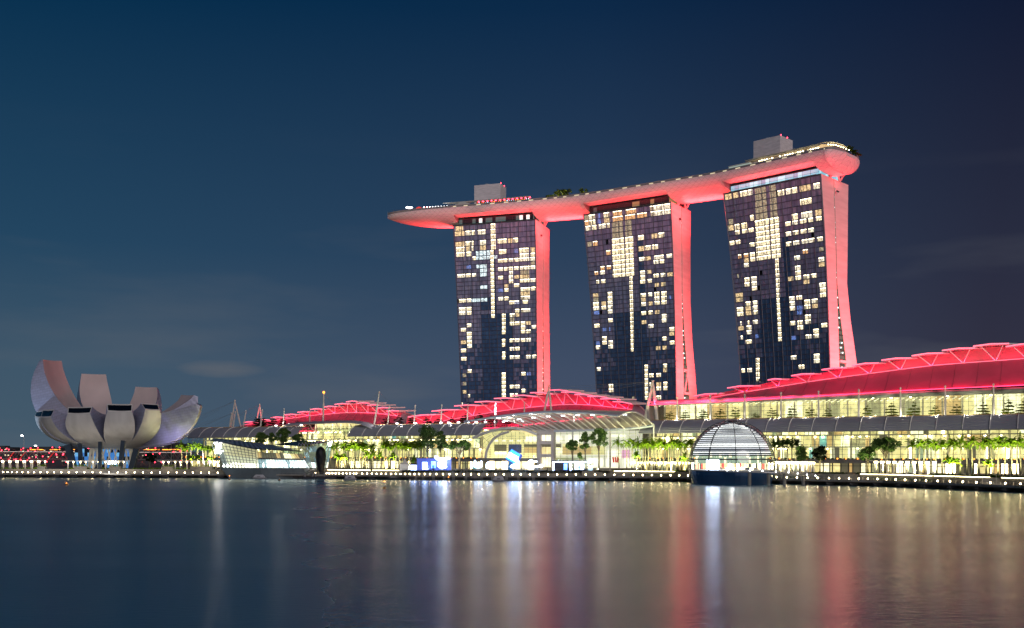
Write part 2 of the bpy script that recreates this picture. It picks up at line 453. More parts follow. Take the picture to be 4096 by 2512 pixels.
WIN1 = """258:130-250;340:120-270,288-370,388-438,480-605;508:130-270;500:290-375,390-415;478:520-612;465:800-945;443:965-1035;437:1048-1120
590:140-270;580:295-370,388-412;570:520-612;610:820-935;595b:1065-1120;585:1145-1290;578:1320-1390;665:145-270;655:300-380;650:1150-1290;643:1325-1390
640c:455-615,622-680;702c:455-620,630-680;690c:735-790;712:400-448;745:805-955;735:975-1045;728:1060-1130;720:1145-1300;710:1320-1390;780d:1325-1390
852b:305-375;835c:460-625;880:805-880;873:900-955;868:975-1040;862:1062-1130;852:1155-1305;842:1322-1395;905c:520-628;940:985-1040;922d:1160-1300
990:160-282;985:300-370;978:392-455;970c:520-626;1012:808-882;1005:978-1040;998:1065-1135;988:1155-1300;1055:1155-1305;1045:1322-1400;1070:980-1045
1140:908-968;1130:1060-1140;1165c:520-630;1212b:812-885;1208:908-968;1188:1165-1310;1180:1330-1400;1255:1165-1308;1245:1330-1400;1345:812-885;1340:908-972
1382:185-292;1375:308-375;1365c:383-630;1395b:1068-1140;1385:1170-1310;1465:985-1055;1460:1065-1140;1450:1200-1285
212k:690-762;298k:690-762;382k:690-764;466k:692-766;550k:694-768;627k:682-732;692k:682-734;757k:683-736;824k:684-737;890k:685-738;957k:686-740;1023k:688-742;1089k:689-742;1156k:690-744;1222k:692-745;1290k:693-746;1355k:694-747;1420k:695-748"""
WIN1B = """12:175-280,292-360;60:178-278;56:295-360;15:1115-1250;-20k:662-710;42k:662-712;100k:662-714
92k:824-877;155k:825-877;218k:825-877;282k:826-878;345k:826-878;408k:826-878;472k:827-878;535k:827-879;598k:827-879;662k:828-880;727k:828-880;788k:828-880;980k:820-880;1045k:820-880;1108k:821-880;1172k:821-880;1235k:822-880;1298k:823-880;1350k:823-880
85:945-1015;80:1025-1085;148:945-1015;142:1030-1085;210d:945-1010,1030-1085;275:945-1010;270:1025-1088;265:1110-1175,1190-1258;330:1112-1175;325:1275-1342;395:1112-1175;390:1195-1258
245:295-360;312:205-280;370:295-362;432:295-362;497:205-280;494:297-365;555:300-368;528:942-1012;524:1020-1088;522:1112-1175;518:1195-1260;595b:970-988;657:945-1010;654:1025-1090
682:208-283;745:210-285;782:945-1012;778:1025-1090;772:1190-1255;770:1280-1345;992:302-368;1030:1115-1180;1030b:1200-1258;1048d:232-284;1165d:232-284;1245:232-284;1308:312-340;1450:205-230
1228:945-1012;1226:1025-1090;1280:1120-1175;1345:945-1010,1025-1060"""
WIN2 = """385d:100-160;385:165-255;385b:295-340;370:380-465;340o:510-640;318o:695-790,795-845;255:1045-1240;240:1250-1335;465o:105-160;465:170-258;460b:295-340;445:385-470;420o:510-655;395o:690-785,790-840;372o:860-1000;345:1055-1250;325:1260-1340
550:120-190;540:210-275;525:310-410;512:425-472;500d:500-652;480d:690-780;580d:500-655;558d:690-785;658d:503-658;640d:690-785
730r:500-670;795r:500-672;858r:502-674;922r:503-676;985r:505-680;1048r:506-682;1112r:508-685;1175r:509-688;1240r:510-690;715r:690-802;775r:692-803;840r:694-805;903r:695-807;967r:697-809;1030r:698-811;1095r:700-813;1158r:702-815;1218r:704-817
685:875-955;660:1070-1150;650:1165-1250;770o:225-288;780d:145-205;815:880-960;800:972-1055;790:1075-1158;935o:420-478;1005:890-965;995:982-1058;975:1105-1250;960:1285-1362;1045:1098-1165;1035:1185-1255
1130o:335-398;1120o:425-485;1195:330-402;1200o:250-298;1195:905-972;1185:997-1065;1260:910-972;1240:1098-1170;1230:1200-1265;1218:1295-1370;1330:275-312;1318:342-405;1320:905-975;1312:1005-1072;1370:1115-1172;1360:1205-1270
1275k:750-793;1338k:751-794;1405k:752-795;1468k:753-797"""
WIN2B = """22k:668-710;82k:669-711;145k:670-712;208k:671-714;270k:672-715;333k:674-716;395k:675-718;460k:676-719;520k:678-720;583k:679-722;645k:680-723;708k:682-724;768k:683-726
5:150-230,360-420;45:358-420;68d:155-225;125:152-230;118:270-330;105:358-422;185:155-235;178:272-332;168:360-422;245b:165-235;228:360-422;10:820-890;5:920-980,1015-1082,1112-1182;65:825-890;50:1015-1082;40:1112-1182;38b:1225-1245
128:828-892;120:922-985;110:1015-1085;105:1112-1182;255:830-895;248:925-988;240:1022-1085;295:1118-1185;357:1118-1185;352:362-425;430:168-240;380:835-898;432:930-998;482b:285-335;478b:375-390
475:1225-1290;543:1225-1290;605:280-340;612:1128-1188;668:1230-1293;668b:192-245;668:282-340;660:368-428;735:192-248;722:368-428;745:1035-1095;740:1128-1190
1040:205-255;995:1135-1195;1060:1135-1195;1130:940-1000;1127:1040-1103;1255:1040-1105;1250:1138-1200;1320:1040-1105;1312:1138-1200;1447:1040-1105;1260:945-975;1280:372-432;1342:372-435;1460d:700-730
1010k:875-920;1073k:876-920;1137k:877-921;1200k:878-921;1265k:878-922;1328k:879-922;1392k:880-923;1453k:880-923"""
WIN3 = """490:105-190;470:205-280;445:305-405;425:412-470;398d:500-652;360d:700-785;440:810-865;430:875-900;405:918-998;390:1005-1070;362:1105-1250;330:1290-1375;482d:505-655;450d:700-790;568d:508-660;535d:705-795;650d:510-665;620d:708-800;735d:515-672;700d:710-805
535:1110-1265;755:440-485;810d:150-210;800r:505-690;868r:507-692;935r:509-695;1000r:512-698;1065r:515-702;1128r:518-706;1195r:522-710;1260r:526-714;1325r:530-718;785r:708-825;845r:710-828;910r:713-832;970r:716-835;1040r:719-839;1100r:722-842;1168r:726-845;1232r:730-848;1298r:735-850
850:320-398;910:330-398;940:145-220;925:238-300;990:240-300;972:335-402;955:422-488;785:1005-1080;755:1130-1275;735:1318-1400;870:915-985;855:1010-1080;835:1110-1195;818:1220-1290;800:1325-1400
1000:920-992;985:1015-1090;970:1120-1200;950:1222-1305;1130:165-230;1115:250-310;1150:435-500;1135:925-995;1120:1020-1100;1105:1135-1212;1085:1225-1305;1070:1340-1415
1235o:1148-1215;1210d:1370-1425;1305o:280-322;1290o:355-415;1275:440-505;1355:360-420;1340:445-508;1420:360-420;1320:1035-1110;1340:1360-1435;1405:1365-1438;1455:1045-1115;1358k:780-822;1422k:781-823;1485k:782-825"""
WIN3B = """18k:655-698;80k:656-700;142k:658-702;205k:660-704;265k:662-706;328k:665-708;390k:667-711;455k:669-714;517k:672-716;578k:675-718;640k:678-721;705k:680-724;768k:683-726;832k:686-729;893k:688-732
85d:160-180;130:255-315;118:340-408;188:255-318;178:345-410;238:350-412;40:910-975;118:815-882;105:910-978;88:1010-1085;75:1108-1185;155:1012-1085;320:140-230;385:145-230;435:268-330;422:355-420;505:155-235;492:268-332;485:355-422;565:160-238;553:270-338;545:360-422
190:1215-1295;255:1225-1298;322:1225-1298;370:825-895;355:920-992;405:1022-1095;398:1118-1195;432:828-898;495:828-900;488b:930-995;548b:930-995;470:1025-1098;462:1122-1195
600:1032-1105;688:200-215;678:295-315;665:362-422;682:835-905;670:935-1000;663:1032-1105;710:1240-1315;745:175-242;738:280-340;800:282-340;740:935-1005;785:1138-1208;870:205-230;857b:385-430;880b:858-915;860:1040-1112;850:1140-1210;922:270-345
1130:850-920;1110:1145-1218;1175:1145-1218;1250:950-1022;1295:215-258,290-348;1162k:400-445;1227k:401-446;1292k:402-447;1352k:402-447;1410k:403-448"""
def parse(txt, ox, oy, sc):
    out = []
    for e in txt.replace("\n", ";").split(";"):
        e = e.strip()
        if not e: continue
        y, xs = e.split(":")
        k = 'w'
        if y[-1].isalpha(): k, y = y[-1], y[:-1]
        for x in xs.split(","):
            a, c = x.split("-")
            out.append((ox + float(a) / sc, ox + float(c) / sc, oy + float(y) / sc, k))
    return out
WINS = [parse(WIN1, 1790, 850, 3.977) + parse(WIN1B, 1790, 1230, 3.777), parse(WIN2, 2310, 760, 3.598) + parse(WIN2B, 2330, 1180, 3.514), parse(WIN3, 2870, 640, 3.358) + parse(WIN3B, 2900, 1080, 3.214)]
FLOORS = []
for hs, nb in ((3.86, 6), (3.75, 9), (4.0, 6)):
    z, fl = 184.2, []
    for i in range(nb): fl.append(z); z -= hs
    while z > 3: fl.append(z); z -= 3.1
    fl.append(0.5); FLOORS.append(fl)
def refine(g):
    ks = [(a[0], a[1:]) for a in g]
    out = []
    zs = sorted(set([a[0] for a in g] + list(range(0, 186, 10))), reverse=True)
    for z in zs:
        out.append((z,) + tuple(interp(sorted((a[0], a[i]) for a in g), z) for i in (1, 2, 3)))
    return out
TL = ["leftmost of the three hotel towers, dark glass front and red-lit end wall", "middle of the three hotel towers, between its two neighbours", "rightmost of the three hotel towers, pale cyan glass storey and pinker end wall"]
redclad = noisy(mat("pale_cladding", (.78, .74, .73), .55), .06, .10, 5, (1, 1, 6))
atrium = mat("atrium_glass", (.03, .05, .07), .2, emit=(.55, .62, .42), strength=.18)
atrium_led = mat("atrium_lamp", (.5, .8, .8), .4, emit=(.5, 1, .95), strength=2.2)
GABLES = [  # (z, west-leg width, gap, total width) along v at the right-hand end, from the top down
    [(185, 20.4, .6, 36.8), (150, 18.2, .8, 34.8), (122, 16.3, 1.2, 33.3), (90, 15.3, 2.4, 33.5), (60, 14.3, 4.0, 34), (30, 14, 6.0, 36.5), (0, 14, 8, 40)],
    [(185, 17.6, .6, 33.7), (155, 15, .7, 30.2), (122, 12.9, .9, 27.7), (95, 12.8, 3.2, 29), (69, 12.8, 7.3, 33.5), (35, 12.8, 12.5, 39.5), (0, 12.8, 18, 47)],
    [(185, 16.8, .6, 36.9), (164, 15.3, .6, 33.2), (122, 12.6, .9, 27.2), (100, 12.7, 3.4, 30), (69, 12.7, 10.5, 38), (40, 12.8, 18, 47), (0, 12.8, 30, 62)]]
for ti, (T, wins, fl, gab) in enumerate(zip(TW, WINS, FLOORS, [refine(g) for g in GABLES])):
    tw = thing("hotel_tower", TL[ti], "tower", ((T.A0 + T.B0) / 2)[:2] + (LAND,), "three hotel towers carrying the sky deck")
    # legs: profile at the right end, lofted along -u to the left end
    def prof(which, s):
        """outline of one leg at relative length s (0 left .. 1 right)"""
        pts_in, pts_out = [], []
        for z, ww, gp, tot in gab:
            base = fac(T, s, z)
            k = 1.0
            if which == 0: a, c = 0.0, ww
            else:
                a, c = ww + gp, tot
            pts_in.append(base + T.v * a); pts_out.append(base + T.v * c)
        return pts_in, pts_out
    for which, nm in ((0, "west_leg"), (1, "east_leg")):
        ri, ro = prof(which, 1); li, lo = prof(which, 0)
        if which == 1:
            for i, (z, *_r) in enumerate(gab):      # the eastern leg splays out past the left end near the ground
                k = max(0, (80 - z) / 80) ** 1.4 * (13 if ti == 0 else 5)
                li[i] = li[i] - T.u * k; lo[i] = lo[i] - T.u * k
        off = T.n * -.35
        mb = MB()
        mb.grid([[p for p in ro], [p for p in ri]], 0)                       # right end wall
        mb.grid([[p + off for p in ri], [p + off for p in li]], 1 if which == 0 else 2)      # bay side
        mb.grid([li, lo], 0); mb.grid([lo, ro], 2)
        mb.poly([ri[0], ro[0], lo[0], li[0]], 2)
        mb.build(nm, [redclad, M['dark'], atrium], tw)
    # joints in the end cladding
    mb = MB()
    # glazed atrium between the legs, with floors and cross braces at the right end
    mb = MB(); m2 = MB(); m3 = MB()
    inset = T.u * -1.2
    A1, A2 = [], []
    for z, ww, gp, tot in gab:
        bs = fac(T, 1, z)
        A1.append(bs + T.v * (ww - .2) + inset); A2.append(bs + T.v * (ww + gp + .2) + inset)
    mb.grid([A1, A2], 0)
    zz = 8.0
    tab_w = sorted((g[0], g[1]) for g in gab); tab_g = sorted((g[0], g[2]) for g in gab)
    while zz < 183:
        bs = fac(T, 1, zz); w0, g0 = interp(tab_w, zz), interp(tab_g, zz)
        p, q = bs + T.v * w0 + inset * .5, bs + T.v * (w0 + g0) + inset * .5
        m2.bar(p, q, .9, .45)
        if random.random() < .5:
            c = lerp(p, q, random.uniform(.3, .8)) + Vector((0, 0, 1.5)); m3.box(c, (.7, .7, .7))
        zz += 3.1
    p0_, p1_ = fac(T, 1, 8) + T.v * interp(tab_w, 8) + inset * .5, fac(T, 1, 180) + T.v * interp(tab_w, 180) + inset * .5
    m2.bar(p0_, fac(T, 1, 90) + T.v * interp(tab_w, 90) + inset * .5, .3); m2.bar(fac(T, 1, 90) + T.v * interp(tab_w, 90) + inset * .5, p1_, .3)
    for z0, z1 in ((52, 58), (74, 80)):
        if ti == 0: continue
        bs0, bs1 = fac(T, 1, 56), fac(T, 1, 72)
        a = bs0 + T.v * interp(tab_w, 56); c = bs0 + T.v * (interp(tab_w, 56) + interp(tab_g, 56))
        d = bs1 + T.v * interp(tab_w, 72); e = bs1 + T.v * (interp(tab_w, 72) + interp(tab_g, 72))
        m4 = MB(); m4.bar(a, c, 1.6, 1.6); m4.bar(d, e, 1.6, 1.6); m4.bar(a, e, 1.5, 1.5)
        if z0 == 52: m4.build("cross_brace", redclad, tw)
    mb.build("atrium_wall", atrium, tw); m2.build("atrium_floors", M['dark'], tw); m3.build("atrium_lights", atrium_led, tw)
    # curtain wall: one face per pane, tone by zone
    mb = MB(); NC = 30
    for k in range(len(fl) - 1):
        z1, z0 = fl[k], fl[k + 1]
        for j in range(NC):
            s0, s1 = j / NC, (j + 1) / NC; sm = (s0 + s1) / 2; zm = (z0 + z1) / 2
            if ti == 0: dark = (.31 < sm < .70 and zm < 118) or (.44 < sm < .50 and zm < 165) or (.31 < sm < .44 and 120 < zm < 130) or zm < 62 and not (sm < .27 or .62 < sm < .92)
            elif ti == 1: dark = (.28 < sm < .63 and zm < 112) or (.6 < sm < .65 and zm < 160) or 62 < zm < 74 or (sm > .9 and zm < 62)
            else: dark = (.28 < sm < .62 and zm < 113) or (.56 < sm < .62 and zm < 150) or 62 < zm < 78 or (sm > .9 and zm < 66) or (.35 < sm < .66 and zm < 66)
            low_tint = zm < 95  # lower panes bluer: tint of the reflected light put into their tone
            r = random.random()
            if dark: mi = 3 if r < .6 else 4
            elif low_tint: mi = 4 if r < .55 else (2 if r < .9 else 0)
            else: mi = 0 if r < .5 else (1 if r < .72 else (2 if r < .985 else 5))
            tilt = random.uniform(-.02, .02)
            mb.poly([fac(T, s0, z0, .05), fac(T, s1, z0, .05 + tilt), fac(T, s1, z1, .05 - tilt), fac(T, s0, z1, .05)], mi)
    mb.build("glass_facade", FM, tw)
    # floor edges and bay fins
    mb = MB()
    for z in fl[:-1]:
        mb.bar(fac(T, 0, z, .2), fac(T, 1, z, .2), .36, .3)
    for j in range(0, 11):
        s = j / 10
        for z in range(0, 185, 37): mb.bar(fac(T, s, z, .22), fac(T, s, z + 37, .22), .4 if j not in (0, 10) else .7, .4)
    for j in range(1, 10):
        for z in range(0, 185, 37): mb.bar(fac(T, j / 10 + .05, z, .18), fac(T, j / 10 + .05, z + 37, .18), .14, .2)
    mb.build("facade_frame", FRM, tw)
    # lit rooms: the largest hundred one by one, the rest together
    items = []
    for x0, x1, y, k in wins:
        s0, z = fac_inv(T, x0, y); s1, z2 = fac_inv(T, x1, y); z = (z + z2) / 2
        if z < 6 or s1 < 0 or s0 > 1: continue
        s0, s1 = max(.005, s0), min(.995, s1)
        z1 = min((f for f in fl if f > z), default=fl[0]); z0 = max((f for f in fl if f <= z), default=0)
        items.append((abs(s1 - s0) * (z1 - z0), s0, s1, z0 + .28, z1 - .30, k))
    items.sort(key=lambda t: -t[0])
    rest = {}
    for n_, (ar, s0, s1, z0, z1, k) in enumerate(items):
        kk = {'k': 'w', 'r': 'w'}.get(k, k)
        if k == 'w': kk = random.choices('wvx', (5, 3, 1.6))[0]
        m_ = MB() if n_ < 100 else rest.setdefault(0, MB())
        mi = "wcobdvx".index(kk)
        base = 0 if n_ < 100 else mi
        m_.poly([fac(T, s0, z0, .16), fac(T, s1, z0, .16), fac(T, s1, z1, .16), fac(T, s0, z1, .16)], base)
        # bright ceiling strip and a dark pane divider
        if kk in "wov" : m_.poly([fac(T, s0 + .002, z1 - .5, .20), fac(T, s1 - .002, z1 - .5, .20), fac(T, s1 - .002, z1 - .05, .20), fac(T, s0 + .002, z1 - .05, .20)], 1 if n_ < 100 else 7)
        if k == 'w' and random.random() < .24:      # a half-drawn curtain
            ca, cb = (0, random.uniform(.2, .45)) if random.random() < .5 else (random.uniform(.55, .8), 1)
            m_.poly([fac(T, lerp(s0, s1, ca), z0, .19), fac(T, lerp(s0, s1, cb), z0, .19), fac(T, lerp(s0, s1, cb), z1 - .5, .19), fac(T, lerp(s0, s1, ca), z1 - .5, .19)], 3 if n_ < 100 else 4)
        nd = max(1, int((s1 - s0) * T.L / 2.2))
        for q in range(1, nd):
            sq = lerp(s0, s1, q / nd); w = .0018
            m_.poly([fac(T, sq - w, z0, .22), fac(T, sq + w, z0, .22), fac(T, sq + w, z1, .22), fac(T, sq - w, z1, .22)], 2 if n_ < 100 else 8)
        if n_ < 100:
            m_.build("lit_window", [LM[kk], LMTOP, M['dark'], LM['d']], tw)
    if rest:
        o = rest[0].build("lit_window_rest", [LM[c] for c in "wcobdvx"] + [LMTOP, M['dark']], tw); o["kind"] = "stuff"
    # set-back roof storey
    mb = MB(); m2 = MB(); m3 = MB()
    i0, i1 = .055, .965
    ztop = 190.2
    a, c = lerp(T.A, T.B, i0) + T.v * 2.5, lerp(T.A, T.B, i1) + T.v * 2.5
    a2, c2 = a + T.v * 26, c + T.v * 26
    up = Vector((0, 0, ztop - T.zt))
    nseg = 22
    for j in range(nseg):
        p, q = lerp(a, c, j / nseg), lerp(a, c, (j + 1) / nseg)
        mb.poly([p, q, q + up * .82, p + up * .82], random.choice((0, 0, 1, 2)))
    for j in range(9):
        p, q = lerp(c, c2, j / 9), lerp(c, c2, (j + 1) / 9)
        mb.poly([p, q, q + up * .82, p + up * .82], random.choice((0, 1, 1)))
    if ti == 2: ms = [mat("cyan_lit_glass", (.2, .5, .6), .2, emit=(.25, .62, .78), strength=.8), mat("cyan_lit_glass_b", (.2, .5, .6), .2, emit=(.42, .85, .95), strength=.95), mat("cyan_lit_glass_c", (.2, .4, .5), .2, emit=(.16, .42, .60), strength=.8)]
    elif ti == 0: ms = [mat("dark_roof_glass", (.01, .03, .05), .2), mat("teal_roof_glass", (.03, .08, .09), .2, emit=(.2, .4, .38), strength=.25), mat("white_roof_glass", (.5, .7, .7), .3, emit=(.7, 1, .95), strength=1.0)]
    else: ms = [mat("dusky_roof_glass", (.03, .04, .05), .2), mat("amber_roof_glass", (.1, .08, .05), .3, emit=(.6, .45, .2), strength=.35), mat("dusky_roof_glass_b", (.05, .05, .06), .2, emit=(.3, .3, .3), strength=.2)]
    mb.build("roof_storey", ms, tw)
    m2.poly([a + up * .82, c + up * .82, c2 + up * .82, a2 + up * .82]); m2.bar(a + up * .86, c + up * .86, .5, .6); m2.bar(c + up * .86, c2 + up * .86, .5, .6)
    m2.build("roof_slab", M['dark'], tw)
    for j in range(12):
        m3.bar(lerp(a, c, j / 11), lerp(a, c, j / 11) + up * .8, .14)
    m3.bar(a + up * .4, c + up * .4, .12)
    m3.build("roof_mullions", M['dark'], tw)
    # V struts at the right-hand end that carry the deck
    for vv in (12.5, 25.5):
        foot = T.B + T.v * vv + T.u * -.8
        mb = MB()
        mb.tube([foot + T.v * .8, foot - T.v * 3.6 + Vector((0, 0, 6.6 if vv < 20 else 5.0)) + T.u * 1.2], .75, 8)
        mb.tube([foot + T.v * 1.0, foot + T.v * 4.6 + Vector((0, 0, 5.0)) + T.u * 1.2], .65, 8)
        mb.build("support_strut", M['white'], tw)
# ================================================================== sky deck
ZD = 196.0
ctrl = [Vector((-95, 783, 0)), Vector((-69, 783.2, 0))]
for T in TW:
    ctrl += [Vector((T.A.x, T.A.y, 0)) + T.v * 11, Vector((T.B.x, T.B.y, 0)) + T.v * 11]
ctrl.append(ctrl[-1] + T3.u * 7)
def catmull(p0, p1, p2, p3, t):
    return .5 * ((2 * p1) + (p2 - p0) * t + (2 * p0 - 5 * p1 + 4 * p2 - p3) * t * t + (3 * p1 - p0 - 3 * p2 + p3) * t ** 3)
path = []
ext = [2 * ctrl[0] - ctrl[1]] + ctrl + [2 * ctrl[-1] - ctrl[-2]]
for i in range(1, len(ext) - 2):
    n = max(6, int((ext[i + 1] - ext[i]).length / 1.6))
    for k in range(n): path.append(catmull(ext[i - 1], ext[i], ext[i + 1], ext[i + 2], k / n))
path.append(ctrl[-1])
for k in range(1, 9): path.append(ctrl[-1] + T3.u * (7.5 * k / 8))
ST = []; run = 0.0
total_end = len(path) - 1
for i, p in enumerate(path):
    d = (path[min(i + 1, total_end)] - path[max(i - 1, 0)]).normalized()
    if i: run += (p - path[i - 1]).length
    ST.append([p, Vector((-d.y, d.x, 0)), run])
bow = 58.0; L_body = [s for s in ST][-9][2]
for s in ST:
    x = min(1, max(0.0, s[2] / bow)); hw = 21 * (1 - (1 - x) ** 2.3) ** .72 if x < 1 else 21
    hw = max(hw, .6); dep = 9.4 * (.25 + .75 * (1 - (1 - x) ** 2) ** .8)
    if s[2] > L_body:
        e = (s[2] - L_body) / 7.5
        hw *= max(.12, (1 - e ** 2.4)) ** .5; dep *= (1 - .80 * e ** 1.6)
    s += [hw, dep]
def over(p):
    for T in TW:
        a = (p - Vector((T.A.x, T.A.y, 0))).dot(T.u) / T.L; c = (p - Vector((T.A.x, T.A.y, 0))).dot(T.v)
        if .03 < a < .985 and -5 < c < 30: return True
    return False
NS = 26
def sect(s, clip):
    p, v, rn, hw, dep = s
    out = []
    for k in range(NS + 1):
        a = math.pi * k / NS
        cx = math.copysign(abs(math.cos(a)) ** .80, math.cos(a)); sz = max(0.0, math.sin(a)) ** .85
        z = ZD - dep * sz
        if clip: z = max(z, 191.0)
        out.append(p - v * hw * cx + Vector((0, 0, z)))
    return out
deck = thing("sky_deck", "long boat-shaped red-lit deck spanning the tops of the three towers", "sky deck", (path[0] + Vector((0, 0, ZD - 9)))[:])
hullm = bpy.data.materials.new("hull_panels"); hullm.use_nodes = True
nt = hullm.node_tree; b = nt.nodes["Principled BSDF"]; b.inputs["Roughness"].default_value = .45
uvn = nt.nodes.new("ShaderNodeUVMap"); sp = nt.nodes.new("ShaderNodeSeparateXYZ"); nt.links.new(uvn.outputs[0], sp.inputs[0])
def hm(op, a, c=None):
    m = nt.nodes.new("ShaderNodeMath"); m.operation = op
    for i, x in enumerate((a, c)):
        if x is None: continue
        if isinstance(x, (int, float)): m.inputs[i].default_value = x
        else: nt.links.new(x, m.inputs[i])
    return m.outputs[0]
lines = None
for e in (hm('ADD', sp.outputs[0], sp.outputs[1]), hm('SUBTRACT', sp.outputs[0], sp.outputs[1]), hm('MULTIPLY', sp.outputs[1], 2)):
    l = hm('LESS_THAN', hm('FRACT', hm('DIVIDE', e, 5.2)), .07)
    lines = l if lines is None else hm('MAXIMUM', lines, l)
mx = nt.nodes.new("ShaderNodeMix"); mx.data_type = 'RGBA'
mx.inputs[6].default_value = (.86, .78, .80, 1); mx.inputs[7].default_value = (.60, .54, .55, 1)
nt.links.new(lines, mx.inputs[0]); nt.links.new(mx.outputs[2], b.inputs["Base Color"])
mb = MB(); uvs = []
prev = None
for i, s in enumerate(ST):
    c = over(s[0])
    if prev is not None and c != prev[1]:
        # cut face where the belly steps up over a tower
        a, d = sect(s, False), sect(s, True)
        mb.grid([a, d] if c else [d, a], 1)
        cur0 = sect(s, prev[1]); mb.grid([prev[0], cur0], 0)
        prev = (sect(s, c), c, s)
        continue
    cur = sect(s, c)
    if prev is not None: mb.grid([prev[0], cur], 0)
    prev = (cur, c, s)
mb.poly(sect(ST[-1], False), 0)
hull = mb.build("hull", [hullm, noisy(mat("cut_edge", (.25, .23, .24), .6), .2, .2)], deck, smooth=False)
uvl = hull.data.uv_layers.new(name="UVMap")
# length along the deck / height around the hull
o3 = base_of(deck); bl = [None] * len(hull.data.vertices)
pp = [(s[0].x, s[0].y, s[2], s[1]) for s in ST]
for vi, vtx in enumerate(hull.data.vertices):
    w = Vector(vtx.co) + o3
    best = min(pp, key=lambda q: (q[0] - w.x) ** 2 + (q[1] - w.y) ** 2)
    lat = (w - Vector((best[0], best[1], 0))).dot(best[3])
    bl[vi] = (best[2], lat * .9 + (ZD - w.z) * (1 if lat < 0 else -1))
for lp in hull.data.loops: uvl.data[lp.index].uv = bl[lp.vertex_index]
# top surface, parapet and its lights
PLM = mat("parapet_light", (.8, .7, .5), .5, emit=(1, .85, .55), strength=.7)
mb = MB()
mb.grid([[s[0] - s[1] * s[3] * .995 + Vector((0, 0, ZD - .05)) for s in ST], [s[0] + s[1] * s[3] * .995 + Vector((0, 0, ZD - .05)) for s in ST]])
mb.build("deck_floor", M['paving'], deck)
mb, m2 = MB(), MB()
for sd in (-1, 1):
    inner = [s[0] + s[1] * (s[3] * .955) * sd for s in ST]
    mb.grid([[p + Vector((0, 0, ZD)) for p in inner], [p + Vector((0, 0, ZD + 1.7)) for p in inner], [p + s[1] * (-.5 * sd) + Vector((0, 0, ZD + 1.7)) for p, s in zip(inner, ST)]], 0)
    if sd < 0:
        for i in range(36, len(inner) - 10, 6):
            a, c = inner[i] - ST[i][1] * .08, inner[i + 2] - ST[i + 2][1] * .08
            m2 = MB(); m2.poly([a + Vector((0, 0, ZD + .4)), c + Vector((0, 0, ZD + .4)), c + Vector((0, 0, ZD + 1.0)), a + Vector((0, 0, ZD + 1.0))]); m2.build("parapet_light", PLM, deck)
mb.build("parapet", noisy(mat("parapet_panels", (.30, .28, .29), .5), .2, .2), deck)
def deck_pt(px, lat, z=ZD):
    best = min(ST, key=lambda s: abs((s[0].x + s[1].x * lat) / (s[0].y + s[1].y * lat) * F + 2048 - px))
    i = ST.index(best)
    k = (px - 2048) / F
    for a, c in ((i - 1, i), (i, i + 1)):
        if a < 0 or c >= len(ST): continue
        p, q = ST[a][0] + ST[a][1] * lat, ST[c][0] + ST[c][1] * lat
        den = (q.x - p.x) - k * (q.y - p.y)
        if abs(den) < 1e-9: continue
        t = (k * p.y - p.x) / den
        if -.01 <= t <= 1.01:
            r = lerp(p, q, t); return Vector((r.x, r.y, z)), lerp(ST[a][1], ST[c][1], t)
    p = best[0] + best[1] * lat
    return Vector((p.x, p.y, z)), best[1]
V3 = lambda z: Vector((0, 0, z))
panel = noisy(mat("core_panels", (.80, .73, .77), .6), .25, .12, 2, (1, 1, 5))
for (xa, xb, ytop, dpt) in ((1897, 2002, 733, 13), (3014, 3121, 540, 16)):
    a, va = deck_pt(xa, -2); c, vc = deck_pt(xb, -2)
    z = P(xb, ytop, c.y).z
    mb = MB(); w = (c - a); v = Vector((-w.y, w.x, 0)).normalized()
    mb.prism([a, c, c + v * dpt, a + v * dpt], V3(z - ZD))
    core = mb.build("lift_core", panel, deck)
    mb = MB()
    for t in (.35, .42): mb.box(lerp(a, c, t) + v * 6 + V3(z - ZD + 1), (1.2, 1.2, 2))
    mb.build("vent", M['steel'], core)
    mb = MB(); mb.lathe([(.05, 0), (.3, .1), (.3, .6), (.05, .7)], c + v * 9 + V3(z - ZD), 6); mb.lathe([(.05, 0), (.3, .1), (.3, .6), (.05, .7)], c + v * 1 + V3(z - ZD), 6)
    mb.build("warning_lamp", M['redlamp'], core)
# bars and restaurants on the deck
rb = thing("rooftop_bar", "long rooftop bar with pale canopy and red lamps in front of the left core block", "bar", deck_pt(1900, -10)[0][:])
mb = MB(); n = 14
def strip(px0, px1, lat, z, n=14): return [deck_pt(lerp(px0, px1, i / n), lat, z)[0] for i in range(n + 1)]
mb.grid([strip(1772, 2122, -15, 200.6), strip(1772, 2122, -15.4, 201.2), strip(1790, 2122, -6, 202.2)])
mb.build("canopy", M['white'], rb)
mb = MB(); mb.grid([strip(1905, 2135, -14, ZD), strip(1905, 2135, -14, ZD + 2.9), strip(1905, 2135, -9, ZD + 2.9)])
mb.build("terrace", noisy(mat("bar_terrace", (.42, .38, .40), .6), .2, .15), rb)
mb = MB(); mb.grid([strip(1790, 1900, -8, ZD), strip(1790, 1900, -8, 200.6)])
mb.build("lit_counter", mat("lit_counter", (.6, .55, .5), .6, emit=(1, .9, .7), strength=.55), rb)
mb = MB(); mb.grid([strip(1905, 2120, -8, ZD + 2.9), strip(1905, 2120, -8, 201.5)])
mb.build("back_wall", M['dark'], rb)
for i in range(9):
    mb = MB(); mb.box(deck_pt(1696 + i * 11.5, -15, ZD + 2.2)[0], (.6, .5, 1.6)); mb.build("wall_lamp", M['whitelit'], rb)
for i in range(13):
    mb = MB(); p = deck_pt(1915 + i * 17, -12.5, ZD + 4.6)[0]
    mb.lathe([(.1, -.3), (.75, 0), (.55, .4), (.1, .55)], p, 7); mb.build("red_lantern", M['redlamp'], rb)
mb = MB(); m2 = MB()
